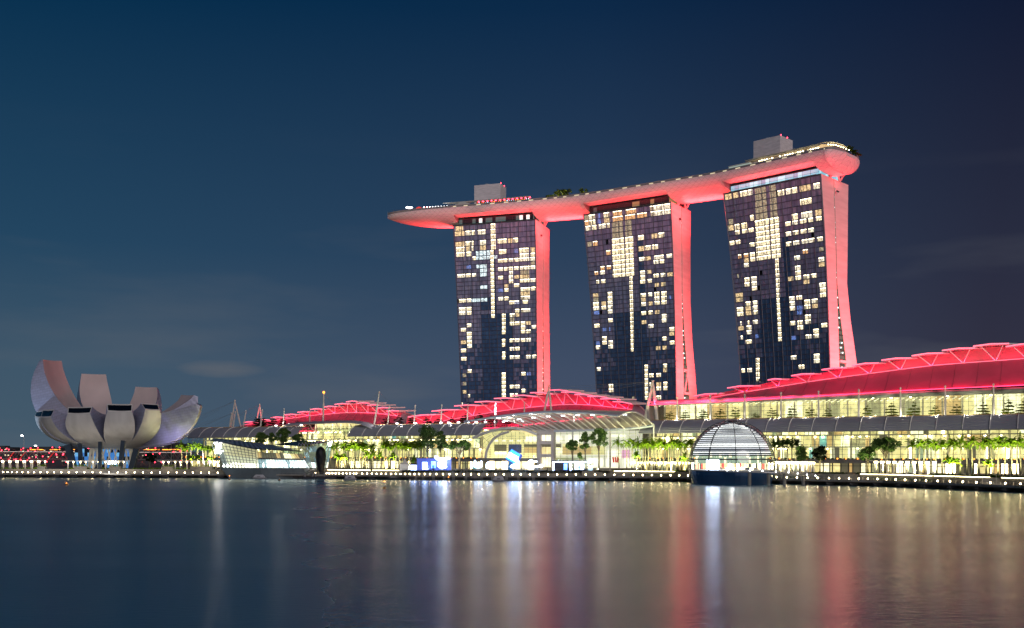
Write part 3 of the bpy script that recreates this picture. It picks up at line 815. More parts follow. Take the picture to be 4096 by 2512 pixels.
for i in range(26):
    p = deck_pt(1908 + i * 8.6, -13 + random.uniform(-.5, .8), ZD + 3.2 + random.random() * .6)[0]
    (mb if random.random() < .6 else m2).box(p, (.5, .4, .45))
mb.build("table_lamps", M['orangelamp'], rb); m2.build("cool_lamps", mat("cool_lamp", (.4, .7, 1), .5, emit=(.4, .75, 1), strength=4), rb)
mb = MB(); a, c, v = deck_pt(1815, -16, ZD)[0], deck_pt(1885, -16, ZD)[0], deck_pt(1850, -16)[1]
mid_ = (a + c) / 2
mb.poly([a, c, c + V3(2.6), mid_ + V3(5), a + V3(2.6)]); mb.grid([[a + V3(2.6), mid_ + V3(5), c + V3(2.6)], [a + V3(2.6) + v * 6, mid_ + V3(5) + v * 6, c + V3(2.6) + v * 6]])
tent0 = mb.build("event_tent", M['white'], rb)
# parasols with red light near the tip
for i, (px, lat) in enumerate([(1676, -12), (1690, -6), (1708, -12), (1722, -7), (1737, -9)]):
    p = deck_pt(px, lat, ZD)[0]
    o = thing("parasol", ORD[i] + " red-lit parasol from the bow end of the sky deck", "parasol", p[:], "red-lit parasols near the bow of the sky deck")
    mb = MB(); mb.tube([p, p + V3(3.2)], .08, 5); mb.build("pole", M['steel'], o)
    mb = MB(); mb.lathe([(2.4, 2.7), (1.3, 3.4), (.1, 3.9)], p, 9); mb.build("shade", mat("red_parasol", (.6, .06, .06), .6, emit=(1, .05, .04), strength=.9), o)
    mb = MB(); mb.box(p + V3(2.2), (.5, .5, .4)); mb.build("bulb", M['orangelamp'], o)
p = deck_pt(1637, -6, ZD)[0]
o = thing("floodlight_mast", "mast with a ring of white floodlights on the bow of the sky deck", "light mast", p[:])
mb = MB(); mb.tube([p, p + V3(4.6)], .16, 6); mb.tube([p + V3(4.4) + Vector((2.3 * math.cos(k * .524), 2.3 * math.sin(k * .524), 0)) for k in range(13)], .12, 4); mb.build("pole", M['white'], o)
mb = MB()
for k in range(10): mb.box(p + V3(4.75) + Vector((2.3 * math.cos(k * .628), 2.3 * math.sin(k * .628), 0)), (.5, .5, .45))
mb.build("lamp_ring", M['whitelit'], o)
mb = MB()   # bow railing
for sd in (-1, 1):
    ln = [s[0] + s[1] * s[3] * .9 * sd + V3(ZD + 2.6) for s in ST[:40]]
    mb.tube(ln, .07, 4)
    for q in ln[::4]: mb.bar(q, q - V3(2.6), .08)
mb.build("bow_railing", M['steel'], deck)
rr_ = thing("rooftop_restaurant", "curving rooftop restaurant with warm bulb rows at the right end of the sky deck", "restaurant", deck_pt(3150, -12)[0][:])
mb = MB()
mb.grid([strip(2985, 3285, -15, 201.2, 20), strip(2980, 3285, -16, 202.0, 20), strip(2985, 3290, -5, 203.0, 20)])
e = [ST[-9][0] - ST[-9][1] * 15 + V3(202), ST[-6][0] - ST[-6][1] * 11 + V3(202), ST[-5][0] - ST[-5][1] * 3 + V3(202), ST[-5][0] + ST[-5][1] * 8 + V3(202)]
mb.grid([e, [q - T3.u * 7 + V3(1.0) for q in e]])
mb.build("canopy", M['white'], rr_)
mb = MB(); mb.grid([strip(3010, 3285, -8, ZD, 20), strip(3010, 3285, -8, 201.5, 20)]); mb.grid([[q - T3.u * 6 - V3(6) for q in e], [q - T3.u * 6 for q in e]])
mb.build("lit_wall", mat("restaurant_lit_wall", (.5, .4, .3), .6, emit=(1, .66, .30), strength=.55), rr_)
for i in range(24):
    if i in (6, 7, 18): continue
    mb = MB(); q = deck_pt(3038 + i * 10.2, -14, 200.2)[0]; mb.lathe([(.1, -.35), (.55, 0), (.1, .35)], q, 7); mb.build("bulb", M['warm'] if i % 5 == 4 else M['ledwarm'], rr_)
for i in range(9):
    q = lerp(e[min(2, i // 3)], e[min(3, i // 3 + 1)], (i % 3) / 3) - V3(1.6); mb = MB(); mb.lathe([(.1, -.3), (.5, 0), (.1, .3)], q, 7); mb.build("bulb", M['ledwarm'], rr_)
mb = MB(); mb.grid([strip(2990, 3295, -15.5, ZD, 20), strip(2990, 3295, -15.5, ZD + 2.2, 20)]); mb.build("glass_screen", M['glass'], rr_)
# glazed pavilions farther left
for k, (xa, xb, lat, h, lab) in enumerate([(2520, 2620, -14, 2.6, "low white-roofed pool pavilion above the middle tower"), (2680, 2702, -12, 3.4, "small square lit pavilion right of the low pool pavilion"), (2915, 3000, -16, 4.0, "long glass screen pavilion left of the rooftop restaurant"), (2370, 2392, -12, 2.2, "small grey box pavilion right of the sky deck shrubs")]):
    a, c, v = deck_pt(xa, lat)[0], deck_pt(xb, lat)[0], deck_pt(xa, lat)[1]
    o = thing("deck_pavilion", lab, "pavilion", a[:])
    mb = MB(); mb.prism([a + V3(.3), c + V3(.3), c + v * 5 + V3(.3), a + v * 5 + V3(.3)], V3(h - .6)); mb.build("lit_room", mat("pavilion_lit", (.5, .6, .55), .4, emit=(.75, .9, .8), strength=.32), o)
    mb = MB(); mb.prism([a - v * .6 + V3(h - .2), c - v * .6 + V3(h - .2), c + v * 5.5 + V3(h - .2), a + v * 5.5 + V3(h - .2)], V3(.5)); mb.build("roof", M['white'], o)

# ------------------------------------------------------------------ red floodlights
RED = (1.0, .040, .045)
def flood(name, label, loc, target, energy, spot=70, size=1.5, col=RED, grp="red floodlights"):
    o = thing(name, label, "floodlight", loc, grp)
    loc = Vector(loc); d = (Vector(target) - loc).normalized()
    mb = MB(); x = d.cross(V3(1)).normalized(); y = x.cross(d)
    mb.box(loc - d * .8, (1.6, 1.2, .9), (x, y, d)); mb.build("housing", M['dark'], o)
    mb = MB(); mb.bar(loc - d * .8 - V3(1.3), loc - d * .8, .3); mb.build("bracket", M['steel'], o)
    lamp('SPOT', "floodlight_beam", loc + d * .2, energy, col, target, size=size, spot=spot, blend=.8, parent=o)
    return o
FL = ["left", "middle", "right"]
for i, T in enumerate(TW):
    mid = lerp(fac(T, 1, 60), fac(T, 1, 185), .55) + T.v * 16
    base = fac(T, 1, 40) + T.v * 10 + T.u * (46 if i < 2 else 60); base.z = 50
    colr = [(1, .038, .042), (1, .048, .054), (1, .080, .095)][i]
    flood("wall_floodlight", "red floodlight washing the end wall of the %s hotel tower" % FL[i], base[:], (mid + V3(-16))[:], [620000, 640000, 900000][i], 140, .6, colr, "red floodlights for the tower end walls")
    base2 = fac(T, 1, 20) + T.v * 20 + T.u * (40 if i < 2 else 50); base2.z = 40
    # bars of light on the roof ledge washing the belly of the deck
    a, c = fac(T, .06, 185.4) - T.v * -.9, fac(T, .95, 185.4) - T.v * -.9
    o = thing("roof_light_bar", "red light bar along the roof ledge of the %s hotel tower" % FL[i], "floodlight", (a.x, a.y, 185.2), "red light bars under the sky deck")
    mb = MB(); mb.bar(a - V3(.1), c - V3(.1), .5, .3); mb.build("housing", M['dark'], o)
    m_ = (a + c) / 2 + V3(.3)
    l = lamp('AREA', "light_bar_glow", m_, 5200, RED, None, size=T.L * .86, size_y=.6, parent=o)
    zax = -(V3(1) * .75 - T.v * .5).normalized()      # light leaves along local -Z
    zz_ = -(-zax)
    X = T.u.copy(); Zv = -(Vector((0, 0, .8)) - T.v * .35).normalized(); Y = Zv.cross(X).normalized()
    l.rotation_euler = Matrix((X, Y, Zv)).transposed().to_euler()
    # lights under the spans
    for sgn, ok in ((1, i < 2), (-1, True)):
        if not ok: continue
        e0 = (fac(T, 1, 176) if sgn > 0 else fac(T, 0, 176)) + T.v * 13 + T.u * (1.6 * sgn)
        tg = e0 + T.u * (24 * sgn) + V3(11)
        flood("span_floodlight", "red floodlight on the %s side of the %s hotel tower aimed under the deck" % ("right" if sgn > 0 else "left", FL[i]), e0[:], tg[:], 95000, 120, 1, RED, "red floodlights under the sky deck")
        lamp('SPOT', "span_far_beam", e0 + T.u * (.4 * sgn), 210000, RED, e0 + T.u * (48 * sgn) + V3(11), size=3, spot=70, blend=.9)
for i, T in enumerate(TW):
    p = Plane(Vector((74, 560, 0)) + Vector((.488, .873, 0)) * (1.0, 1.0, 34.0)[i], Vector((.488, .873, 0))).gz((1985, 2440, 3040)[i], (33.6, 33.6, 55.0)[i]); tg = fac(T, (.35, .5, .5)[i], 212) - T.v * 9
    flood("facade_floodlight", "pink floodlight on the roofs below aimed at the front of the %s hotel tower top" % FL[i], p[:], tg[:], (520000, 420000, 230000)[i], 40, .25, (1, .20, .23), "pink floodlights aimed at the sky deck")
e0 = fac(T3, 1, 178) + T3.v * 18 + T3.u * 2
flood("bow_floodlight", "red floodlight under the right-hand end of the sky deck", e0[:], (e0 + T3.u * 6 + V3(10))[:], 14000, 150, 2, RED, "red floodlights under the sky deck")
# ================================================================== shopping arcade and red-roofed halls
MU, MV = Vector((.873, -.488, 0)), Vector((.488, .873, 0))
def ML(o): return Plane(Vector((74, 560, 0)) + MV * o, MV)
def ms(px, o=0.0):
    """distance along the arcade line of pixel column px at offset o"""
    p = ML(o).gz(px, 0); return (p - Vector((74, 560, 0))).dot(MU)
def mp_(s, o, z): return Vector((74, 560, 0)) + MU * s + MV * o + V3(z)

# interior cells seen through the glazing: lit shop units of different brightness
INT = [mat("lit_interior_cream", (.6, .55, .4), .7, emit=(.92, .77, .31), strength=1.05), mat("lit_interior_pale", (.6, .6, .5), .7, emit=(.95, .86, .52), strength=1.65),
       mat("lit_interior_white", (.8, .8, .75), .7, emit=(1, .80, .42), strength=20), mat("lit_interior_olive", (.4, .38, .25), .7, emit=(.62, .60, .30), strength=.50),
       mat("lit_interior_amber", (.5, .4, .25), .7, emit=(.9, .58, .20), strength=.7), mat("dim_interior", (.15, .13, .1), .7, emit=(.30, .27, .16), strength=.35),
       mat("teal_display", (.2, .5, .5), .5, emit=(.25, .62, .60), strength=.6), mat("lit_interior_green", (.4, .45, .3), .7, emit=(.55, .66, .42), strength=.55)]
for m_ in INT[:4]:
    nt = m_.node_tree; bb = nt.nodes["Principled BSDF"]
    t = nt.nodes.new("ShaderNodeTexCoord"); n = nt.nodes.new("ShaderNodeTexNoise"); n.inputs["Scale"].default_value = .45; n.inputs["Detail"].default_value = 5
    mr = nt.nodes.new("ShaderNodeMapRange"); mr.inputs[1].default_value = .3; mr.inputs[2].default_value = .7
    st = bb.inputs["Emission Strength"].default_value
    mr.inputs[3].default_value = st * .55; mr.inputs[4].default_value = st * 1.35
    nt.links.new(t.outputs["Object"], n.inputs["Vector"]); nt.links.new(n.outputs[0], mr.inputs[0]); nt.links.new(mr.outputs[0], bb.inputs["Emission Strength"])
for m_ in INT: m_.cycles.emission_sampling = 'NONE'
LAMPC = mat("ceiling_downlight", (1, .9, .7), .5, emit=(1, .78, .42), strength=60)

def interior(parent, s0, s1, o, rows, w=3.2, weights=(13, 6, 1.2, 3, 1, 1, .25, 1), name="lit_interior"):
    """rows: list of (z0, z1); panels behind the glazing with slabs and posts between"""
    mb, m2 = MB(), MB()
    for z0, z1 in rows:
        s = s0
        while s < s1 - .1:
            e = min(s1, s + w * random.uniform(.5, 1.4))
            dep = random.choice((0, 0, .8, 1.6))
            mi = random.choices(range(8), weights)[0]
            if mi == 2: e = min(s1, s + 1.3)
            mb.poly([mp_(s, o + dep, z0), mp_(e, o + dep, z0), mp_(e, o + dep, z1), mp_(s, o + dep, z1)], mi)
            if random.random() < .45:
                m2.box(mp_((s + e) / 2, o - 1.2, z1 - .5), (.8, .6, .2), (MU, MV, V3(1)), 0)
            s = e
    mb.build(name, INT, parent); 
    m2.build("downlights", LAMPC, parent)
    m3 = MB()
    for z0, z1 in rows: m3.box(mp_((s0 + s1) / 2, o - 1.0, z0 - .1), (s1 - s0, 4, .5), (MU, MV, V3(1)))
    s = s0
    while s < s1:
        m3.box(mp_(s, o - .6, (rows[0][0] + rows[-1][1]) / 2), (.8, .8, rows[-1][1] - rows[0][0]), (MU, MV, V3(1))); s += 9
    m3.build("floor_slabs", noisy(mat("lit_slab", (.55, .50, .40), .7, emit=(.8, .7, .4), strength=.2), .2, .2), parent)

GC, GR, GZ = 4.0, 14.0, 19.0      # quarter-ellipse glass vault: centre offset, radius, height
def vault(s, a, r=0.0, z0=11.0): return mp_(s, GC - (GR + r) * math.cos(a), z0 + (GZ + r) * math.sin(a))
def arcade(label, s0, s1, roof_from=R(42), roof=True, rib=11.5, s_roof=None):
    """one stretch of barrel-vaulted arcade: glass below, ribbed grey louvre roof above, shops at the foot"""
    t = thing("shopping_arcade", label, "arcade", mp_((s0 + s1) / 2, 0, LAND)[:], "barrel-vaulted shopping arcades")
    n = 14
    mb = MB(); mb.grid([[vault(s0, R(90) * i / n), vault(s1, R(90) * i / n)] for i in range(n + 1)])
    mb.build("glass_vault", M['glass'], t)
    mb = MB()
    s = s0
    while s <= s1 + .01:
        mb.tube([vault(s, R(90) * i / 10, .1) for i in range(11)], .13, 4, cap=False); s += rib / 3
    for i in range(0, 9):
        a = R(62) * i / 8
        mb.bar(vault(s0, a, .1), vault(s1, a, .1), .13, .13)
    mb.build("glazing_bars", M['mullion'], t)
    if roof:
        ra, rb_ = s_roof or (s0, s1)
        mb = MB(); m2 = MB(); m3 = MB(); m4 = MB()
        n = 12; ang = [lerp(roof_from, R(90), i / n) for i in range(n + 1)]
        for a0, a1 in zip(ang, ang[1:]):       # louvre rows with a small gap and lip
            mb.grid([[vault(ra, a0, 2.0), vault(rb_, a0, 2.0)], [vault(ra, a1, 1.9), vault(rb_, a1, 1.9)]])
            mb.grid([[vault(ra, a1, 1.9), vault(rb_, a1, 1.9)], [vault(ra, a1, 2.15), vault(rb_, a1, 2.15)], [vault(ra, a1 + .015, 2.15), vault(rb_, a1 + .015, 2.15)]])
        mb.grid([[vault(ra, roof_from, 2.0), vault(rb_, roof_from, 2.0)], [vault(ra, roof_from, 1.5), vault(rb_, roof_from, 1.5)]])
        mb.build("louvre_roof", M['roofgrey'], t)
        s = ra
        while s <= rb_ + .1:
            m2.tube([vault(s, a, 2.35) for a in ang], .2, 5); s += rib
        m2.build("roof_ribs", M['rib'], t)
        m3.bar(mp_(ra, GC + .2, 32.2), mp_(rb_, GC + .2, 32.2), .8, .7); m3.build("gutter", noisy(mat("gutter_timber", (.45, .30, .12), .5), .3, .2), t)
    mb = MB(); mb.box(mp_((s0 + s1) / 2, -4.4, 10.2), (s1 - s0, 12.5, 1.9), (MU, MV, V3(1)))
    mb.build("planter_ledge", noisy(mat("ledge_concrete", (.20, .19, .18), .7), .2, .2), t)
    rows = [(11.4, 17), (17.4, 23), (23.4, 28.5)]
    interior(t, s0, s1, GC + 5, rows)
    mb = MB(); mb.grid([[mp_(s0, GC, 30), mp_(s1, GC, 30)], [mp_(s0, GC + 12, 30), mp_(s1, GC + 12, 30)]])
    mb.build("terrace_floor", M['paving'], t)
    # shop fronts at promenade level
    mb = MB(); m2 = MB(); s = s0
    while s < s1:
        e = min(s1, s + random.uniform(1.2, 4.0)); mi = random.choices(range(8), (5, 5, 5, 2, 2, 5, .6, 1))[0]
        if mi == 2: e = min(e, s + 1.6)
        mb.poly([mp_(s, -4, LAND), mp_(e, -4, LAND), mp_(e, -4, 9.2), mp_(s, -4, 9.2)], mi)
        m2.bar(mp_(s, -4.6, LAND), mp_(s, -4.6, 9.2), .5, .5); s = e
    m2.bar(mp_(s0, -4.4, 7.9), mp_(s1, -4.4, 7.9), .25, .3)
    mb.build("shop_fronts", INT, t); m2.build("shop_posts", M['mullion'], t)
    m2 = MB(); s = s0 + 1.5           # small orange lamps along the planted ledge
    while s < s1: m2.box(mp_(s, -10.3, 11.5), (.45, .45, .5)); s += random.uniform(3, 6)
    m2.build("ledge_lamps", M['orangelamp'], t)
    m2 = MB(); s = s0
    while s < s1: m2.box(mp_(s, -9.8, 11.35), (random.uniform(.6, 1.8), .7, random.uniform(.4, 1.1)), (MU, MV, V3(1))); s += 1.9
    o = m2.build("ledge_planting", M['hedge'], t)
    return t
sA0, sA1 = ms(2560, -6), ms(4330, -4)
arcade("long right-hand shopping arcade with grey ribbed roof behind the glass dome", sA0, sA1)
sB0, sB1 = ms(1405, -4), ms(1925, -6)
arcade("middle shopping arcade with grey ribbed roof behind the palm grove", sB0, sB1)
sM0, sM1 = ms(1210, -2), sB0 - .3
tB = arcade("glass-vaulted arcade stretch under the raised cream pavilion", sM0, sM1, roof=False)
sC0, sC1 = ms(765, -4), sM0 - .3
arcade("far left shopping arcade with grey ribbed roof right of the lotus museum", sC0, sC1)

# floodlamps along the gutters
for px in (1120, 1200, 1290, 1517, 1600, 1700, 1800, 1900): lamp('POINT', "gutter_light", ML(1.5).gz(px, 34), 1500, (1, .95, .85), size=.5)
for px in range(2700, 4096, 130): lamp('POINT', "terrace_light", ML(2).gz(px, 33), 700, (1, .93, .75), size=.5)
for px in (1104, 1165, 1205, 1588, 1660, 1764, 1795, 1834, 1872, 1905, 1942, 1982, 2014, 2090):
    o = thing("gutter_floodlight", "small white floodlight on the arcade gutter " + ("left of the cream pavilion" if px < 1300 else "between the cream pavilion and the steel canopy"), "floodlight", ML(4).gz(px, 32.6)[:], "white floodlights on the arcade gutter")
    p = base_of(o); mb = MB(); mb.box(p + V3(.35), (1.5, .8, .45)); mb.build("lamp", M['whitelit'], o); mb = MB(); mb.bar(p - V3(.3), p + V3(.2), .2); mb.build("bracket", M['steel'], o)

# ---------------------------------------------------------------- upper gallery on the right
ga = thing("upper_gallery", "long cream-lit glass gallery under the right-hand red roof", "gallery", ML(9).gz(3400, 30)[:])
g0, g1 = ms(2640, 9), ms(4330, 9)
mb = MB(); mb.grid([[mp_(g0, 9, 30), mp_(g1, 9, 30)], [mp_(g0, 9, 41.5), mp_(g1, 9, 43)]]); mb.build("glass_wall", M['glass'], ga)
mb = MB(); s = g0
while s < g1: mb.bar(mp_(s, 8.9, 30), mp_(s, 8.9, 42.5), .12, .12); s += 3.4
for z in (32, 34.2, 36.4, 38.6, 40.6): mb.bar(mp_(g0, 8.9, z), mp_(g1, 8.9, z + .4), .12, .12)
s = g0
while s < g1: mb.bar(mp_(s, 8.8, 30), mp_(s + 12, 8.8, 42), .08, .08); s += 17
mb.build("glazing_bars", M['mullion'], ga)
interior(ga, g0, g1, 17, [(30.2, 42.5)], 9, (11, 2.5, .5, 3.5, 3, .5, 0, 0))
mb = MB()
for s in range(int(g0), int(g1), 3):
    for dz in (40.2,): mb.bar(mp_(s, 10, dz), mp_(s + 1.2, 16, dz + 1.5), .5, .3)
mb.build("ceiling_fins", INT[1], ga)
mb = MB()
for s in range(int(g0) + 5, int(g1), 13): mb.box(mp_(s, 12, 31.3), (random.uniform(2, 5), 2, 2.4), (MU, MV, V3(1)))
mb.build("kiosks", INT[4], ga)
mb = MB(); mb.tube([mp_(g0 - 4, 7.5, 41.9), mp_((g0 + g1) / 2, 7.5, 42.9), mp_(g1, 7.5, 43.8)], 1.45, 12)
mb.build("roof_tube", noisy(mat("weathered_tube", (.30, .31, .29), .5, .2), .12, .7, 4, (1, 1, 1)), ga)
mb = MB(); mb.grid([[mp_(g0, 4.5, 30.05), mp_(g1, 4.5, 30.05)], [mp_(g0, 20, 30.05), mp_(g1, 20, 30.05)]]); mb.build("terrace_floor", M['paving'], ga)
mb = MB(); mb.bar(mp_(g0, 5, 31.3), mp_(g1, 5, 31.3), .08, .08)
for s in range(int(g0), int(g1), 4): mb.bar(mp_(s, 5, 30), mp_(s, 5, 31.3), .06, .06)
mb.build("railing", M['steel'], ga)

# ---------------------------------------------------------------- red roofs
def roofmat(name, c, am):
    m = mat(name, c, .5); noisy(m, .05, am, 4, (1, 1, 1)); return m
ROOF = roofmat("roof_membrane", (.40, .085, .15), .25); RWALL = roofmat("clerestory_panels", (.52, .17, .22), .12); RCAN = mat("canopy_paint", (.80, .74, .74), .5)
LEDP = mat("pink_led_line", (1, .4, .5), .5, emit=(1, .17, .28), strength=1.25)
LEDR = mat("red_led_line", (1, .2, .3), .5, emit=(1, .05, .17), strength=2.5)
MROOF = (1.0, .012, .10)
def red_roof(label, eave, mid, cans, oe, om, oc, pw, zb=30.0, end=True, mats=None):
    c0 = ML(om).at(mid[len(mid) // 2][0], mid[len(mid) // 2][1])
    t = thing("red_roof_hall", label, "hall", (c0.x, c0.y, LAND), "halls with curved red-lit roofs")
    pe, pm, pc = ML(oe), ML(om), ML(oc)
    N = 40
    x0, x1 = mid[0][0], mid[-1][0]
    # parametrise all curves along the building
    sv = [lerp(ms(x0, om), ms(x1, om), i / N) for i in range(N + 1)]
    def curve(tab, pl, o):
        pts = sorted((ms(x, o), pl.at(x, y).z) for x, y in tab)
        return lambda s: interp(pts, max(pts[0][0], min(pts[-1][0], s)))
    ze, zm = curve(eave, pe, oe), curve(mid, pm, om)
    ctops = [(x, y) for x_0, y_0, x_1, y_1 in cans for x, y in ((x_0, y_0 + 2), (x_1, y_1 + 2))]
    zc = curve([((a + c) / 2, (b_ + d) / 2 + 4) for a, b_, c, d in cans], pc, oc)
    rows = []
    K = 10
    for k in range(K + 1):
        f = k / K
        rows.append([mp_(s, lerp(oe, om, f), ze(s) + (zm(s) - ze(s)) * (f ** 1.25)) for s in sv])
    mb = MB(); mb.grid(rows); mb.build("roof_shell", ROOF, t, smooth=True)
    mb = MB()
    wall = [[mp_(s, om + 1.2, zm(s) - .4) for s in sv], [mp_(s, om + 2.5, max(zm(s) + .5, zc(s) - .6)) for s in sv]]
    mb.grid(wall); mb.build("clerestory_wall", RWALL, t)
    mb = MB()
    back = [[mp_(s, lerp(om + 2.5, om + 55, f), lerp(max(zm(s) + .5, zc(s) - .6), 22, f ** 1.6)) for s in sv] for f in (0, .2, .4, .6, .8, 1)]
    mb.grid(back); mb.build("rear_roof", M['roofgrey'], t)
    # end walls
    for i in (0, N):
        mb = MB(); s = sv[i]
        poly = [r[i] for r in rows] + [wall[1][i]] + [r[i] for r in back[1:]] + [mp_(s, om + 55, LAND), mp_(s, oe, LAND)]
        mb.poly(poly); mb.build("end_wall", M['roofgrey'], t)
    mb = MB(); mb.tube([wall[1][N] + V3(.3)] + [r[N] + V3(.3) for r in back[1:]], .5, 6); mb.build("end_trim", M['white'], t)
    mb = MB(); fo = oe + .5 if oe > 20 else om - 1; mb.grid([[mp_(s, fo, LAND) for s in sv], [mp_(s, fo, ze(s) - .3) for s in sv]]); mb.build("front_wall", M['concrete'], t)
    mb = MB(); zz2 = [r_ for r_ in rows]
    for i in range(0, N + 1, 2): mb.tube([r_[i] + V3(.08) for r_ in zz2], .10, 3, cap=False)
    mb.build("roof_seams", noisy(mat("roof_seam", (.20, .06, .09), .5), .3, .3), t)
    # led lines
    m2 = MB(); m2.tube([mp_(s, om - .1, zm(s) + .35) for s in sv], .16, 4); m2.build("ridge_light_line", LEDP, t)
    m2 = MB(); m2.tube([mp_(s, oe - .1, ze(s) + .2) for s in sv], .16, 4); m2.build("eave_light_line", LEDR, t)
    # stepped canopies on V struts
    for (xa, ya, xb, yb) in cans:
        sa, sb = ms(xa, om - 3), ms(xb, om - 3)
        za, zb2 = ML(om - 3).at(xa, ya).z, ML(om - 3).at(xb, yb).z
        a, c = mp_(sa, om - 4, za), mp_(sb, om - 4, zb2)
        a2, c2 = mp_(sa + 2, oc + 6, za + .5), mp_(sb + 5, oc + 6, zb2 + .6)
        mb = MB(); pk = (a + c) / 2 + V3(.5)
        mb.prism([a, pk, c, c2, (a2 + c2) / 2 + V3(.5), a2], V3(-.75))
        can = mb.build("stepped_canopy", RCAN, t)
        m2 = MB(); m2.bar(lerp(a, pk, .02) + V3(-.35) - MV * .15, pk + V3(-.35) - MV * .15, .3, .6); m2.bar(pk + V3(-.35) - MV * .15, c + V3(-.35) - MV * .15, .3, .6)
        m2.build("edge_light", LEDP, can)
        sm_ = sa + (sb - sa) * .62
        foot = mp_(sm_, om, zm(sm_) + .2)
        m2 = MB()
        m2.tube([foot, mp_(lerp(sa, sb, .22), om - 3.2, lerp(za, zb2, .2) - .6)], .28, 5)
        m2.tube([foot, mp_(lerp(sa, sb, .84), om - 3.2, lerp(za, zb2, .85) - .6)], .28, 5)
        m2.build("v_strut", RCAN, can)
    # light bars along the ridge and the eave, washing shell, wall and canopies
    n = max(3, int((sv[-1] - sv[0]) / 40))
    for k in range(n):
        s0, s1 = lerp(sv[0], sv[-1], k / n), lerp(sv[0], sv[-1], (k + 1) / n)
        a, c = mp_(s0 + 1, oe - 1.3, ze(s0) + .9), mp_(s1 - 1, oe - 1.3, ze(s1) + .9)
        a2, c2 = mp_(s0 + 1, om - 1.2, zm(s0) + .8), mp_(s1 - 1, om - 1.2, zm(s1) + .8)
        for (p, q, e, tgt) in ((a, c, pw, MV * 1.0 + V3(.62)), (a2, c2, pw * .32, MV * .35 + V3(1.0))):
            X = (q - p).normalized(); Zv = -tgt.normalized(); Zv = (Zv - X * Zv.dot(X)).normalized(); Y = Zv.cross(X)
            l = lamp('AREA', "roof_wash_light", (p + q) / 2, e, MROOF, None, size=(q - p).length * .96, size_y=.35, parent=t)
            l.rotation_euler = Matrix((X, Y, Zv)).transposed().to_euler()
    return t
red_roof("large right-hand hall with long rising red roof above the cream gallery",
    [(2630, 1620), (2983, 1604), (3072, 1597), (3435, 1576), (3602, 1565), (3780, 1556), (4096, 1542), (4300, 1536)],
    [(2640, 1622), (2650, 1621), (2838, 1593), (3072, 1556), (3243, 1528), (3367, 1511), (3490, 1495), (3611, 1479), (3734, 1464), (3860, 1454), (3990, 1445), (4096, 1437), (4300, 1428)],
    [(2646, 1616, 2740, 1606), (2775, 1583, 2870, 1572), (2910, 1550, 3015, 1541), (3072, 1518, 3129, 1515), (3166, 1501, 3259, 1493), (3287, 1477, 3387, 1469), (3408, 1460, 3515, 1450), (3526, 1439, 3643, 1430), (3647, 1421, 3771, 1410), (3768, 1400, 3901, 1390), (3892, 1383, 4036, 1372), (4022, 1384, 4160, 1372), (4150, 1380, 4290, 1370)],
    6, 25, 28, 5200)
red_roof("middle hall with arched red roof in front of the left tower",
    [(1640, 1728), (2000, 1712), (2300, 1680), (2485, 1659), (2529, 1648)],
    [(1620, 1708), (1687, 1697), (1782, 1683.5), (1860, 1670), (1951, 1654), (2030, 1642), (2104, 1633), (2173, 1626), (2237, 1621), (2294, 1620), (2346, 1621), (2399, 1625), (2448, 1631), (2495, 1637), (2529, 1640)],
    [(1635, 1666, 1747, 1656), (1730, 1643, 1838, 1637), (1820, 1622, 1922, 1620), (1902, 1606, 2001, 1607), (1979, 1592, 2076, 1594), (2052, 1580, 2148, 1585), (2123, 1569, 2214, 1574), (2200, 1559, 2274, 1562), (2247, 1567, 2326, 1571), (2301, 1576, 2376, 1581), (2353, 1584, 2432, 1588), (2403, 1594, 2484, 1597), (2453, 1604, 2530, 1614)],
    26, 42, 45, 5600)
red_roof("left hall with arched red roof beside the cable masts",
    [(975, 1720), (1100, 1724), (1300, 1727), (1500, 1722), (1600, 1700)],
    [(972, 1702), (1039, 1692.5), (1064, 1690), (1117, 1681), (1172, 1674), (1224, 1666), (1275, 1661), (1324, 1657), (1371, 1653), (1417, 1652), (1462, 1653), (1500, 1654), (1539, 1658), (1568, 1663), (1602, 1668)],
    [(978, 1688, 1030, 1687), (1035, 1679, 1084, 1679), (1088, 1669, 1134, 1668), (1141, 1658, 1192, 1657), (1194, 1648, 1242, 1646), (1245, 1636, 1294, 1635), (1297, 1626, 1349, 1625), (1342, 1616, 1400, 1614), (1388, 1606, 1433, 1604), (1431, 1612, 1481, 1611), (1473, 1620, 1519, 1619), (1512, 1631, 1556, 1629), (1550, 1644, 1600, 1642)],
    26, 44, 47, 5600)

# ---------------------------------------------------------------- raised cream pavilion on the arcade (left)
rp = thing("raised_pavilion", "raised cream-lit glass pavilion with curved grey roof in front of the left red roof", "pavilion", ML(2).gz(1330, 27)[:])
a, c = ms(1232, 0), ms(1437, 0)
mb = MB(); mb.grid([[mp_(a, 0, 26.5), mp_(c, 0, 26.5)], [mp_(a, 0, 31), mp_((a + c) / 2, 0, 33)], ][:1] + [[mp_(a, 0, 31.5), mp_(c, 0, 31.8)]]); mb.build("glass_front", M['glass'], rp)
mb = MB(); s = a
while s <= c: mb.bar(mp_(s, -.1, 26), mp_(s, -.1, 33), .12); s += 3.3
for z in (27.5, 29.5, 31.5): mb.bar(mp_(a, -.1, z), mp_(c, -.1, z), .12)
mb.build("glazing_bars", M['mullion'], rp)
mb = MB(); mb.poly([mp_(a, 9, 24), mp_(c, 9, 24), mp_(c, 9, 34), mp_(a, 9, 34)], 0)
for k in range(6): mb.bar(mp_(lerp(a, c, k / 6), 8, 33.5), mp_(lerp(a, c, k / 6 + .1), 2, 27), .5, .5, 1)
mb.build("lit_interior", [INT[0], INT[1]], rp)
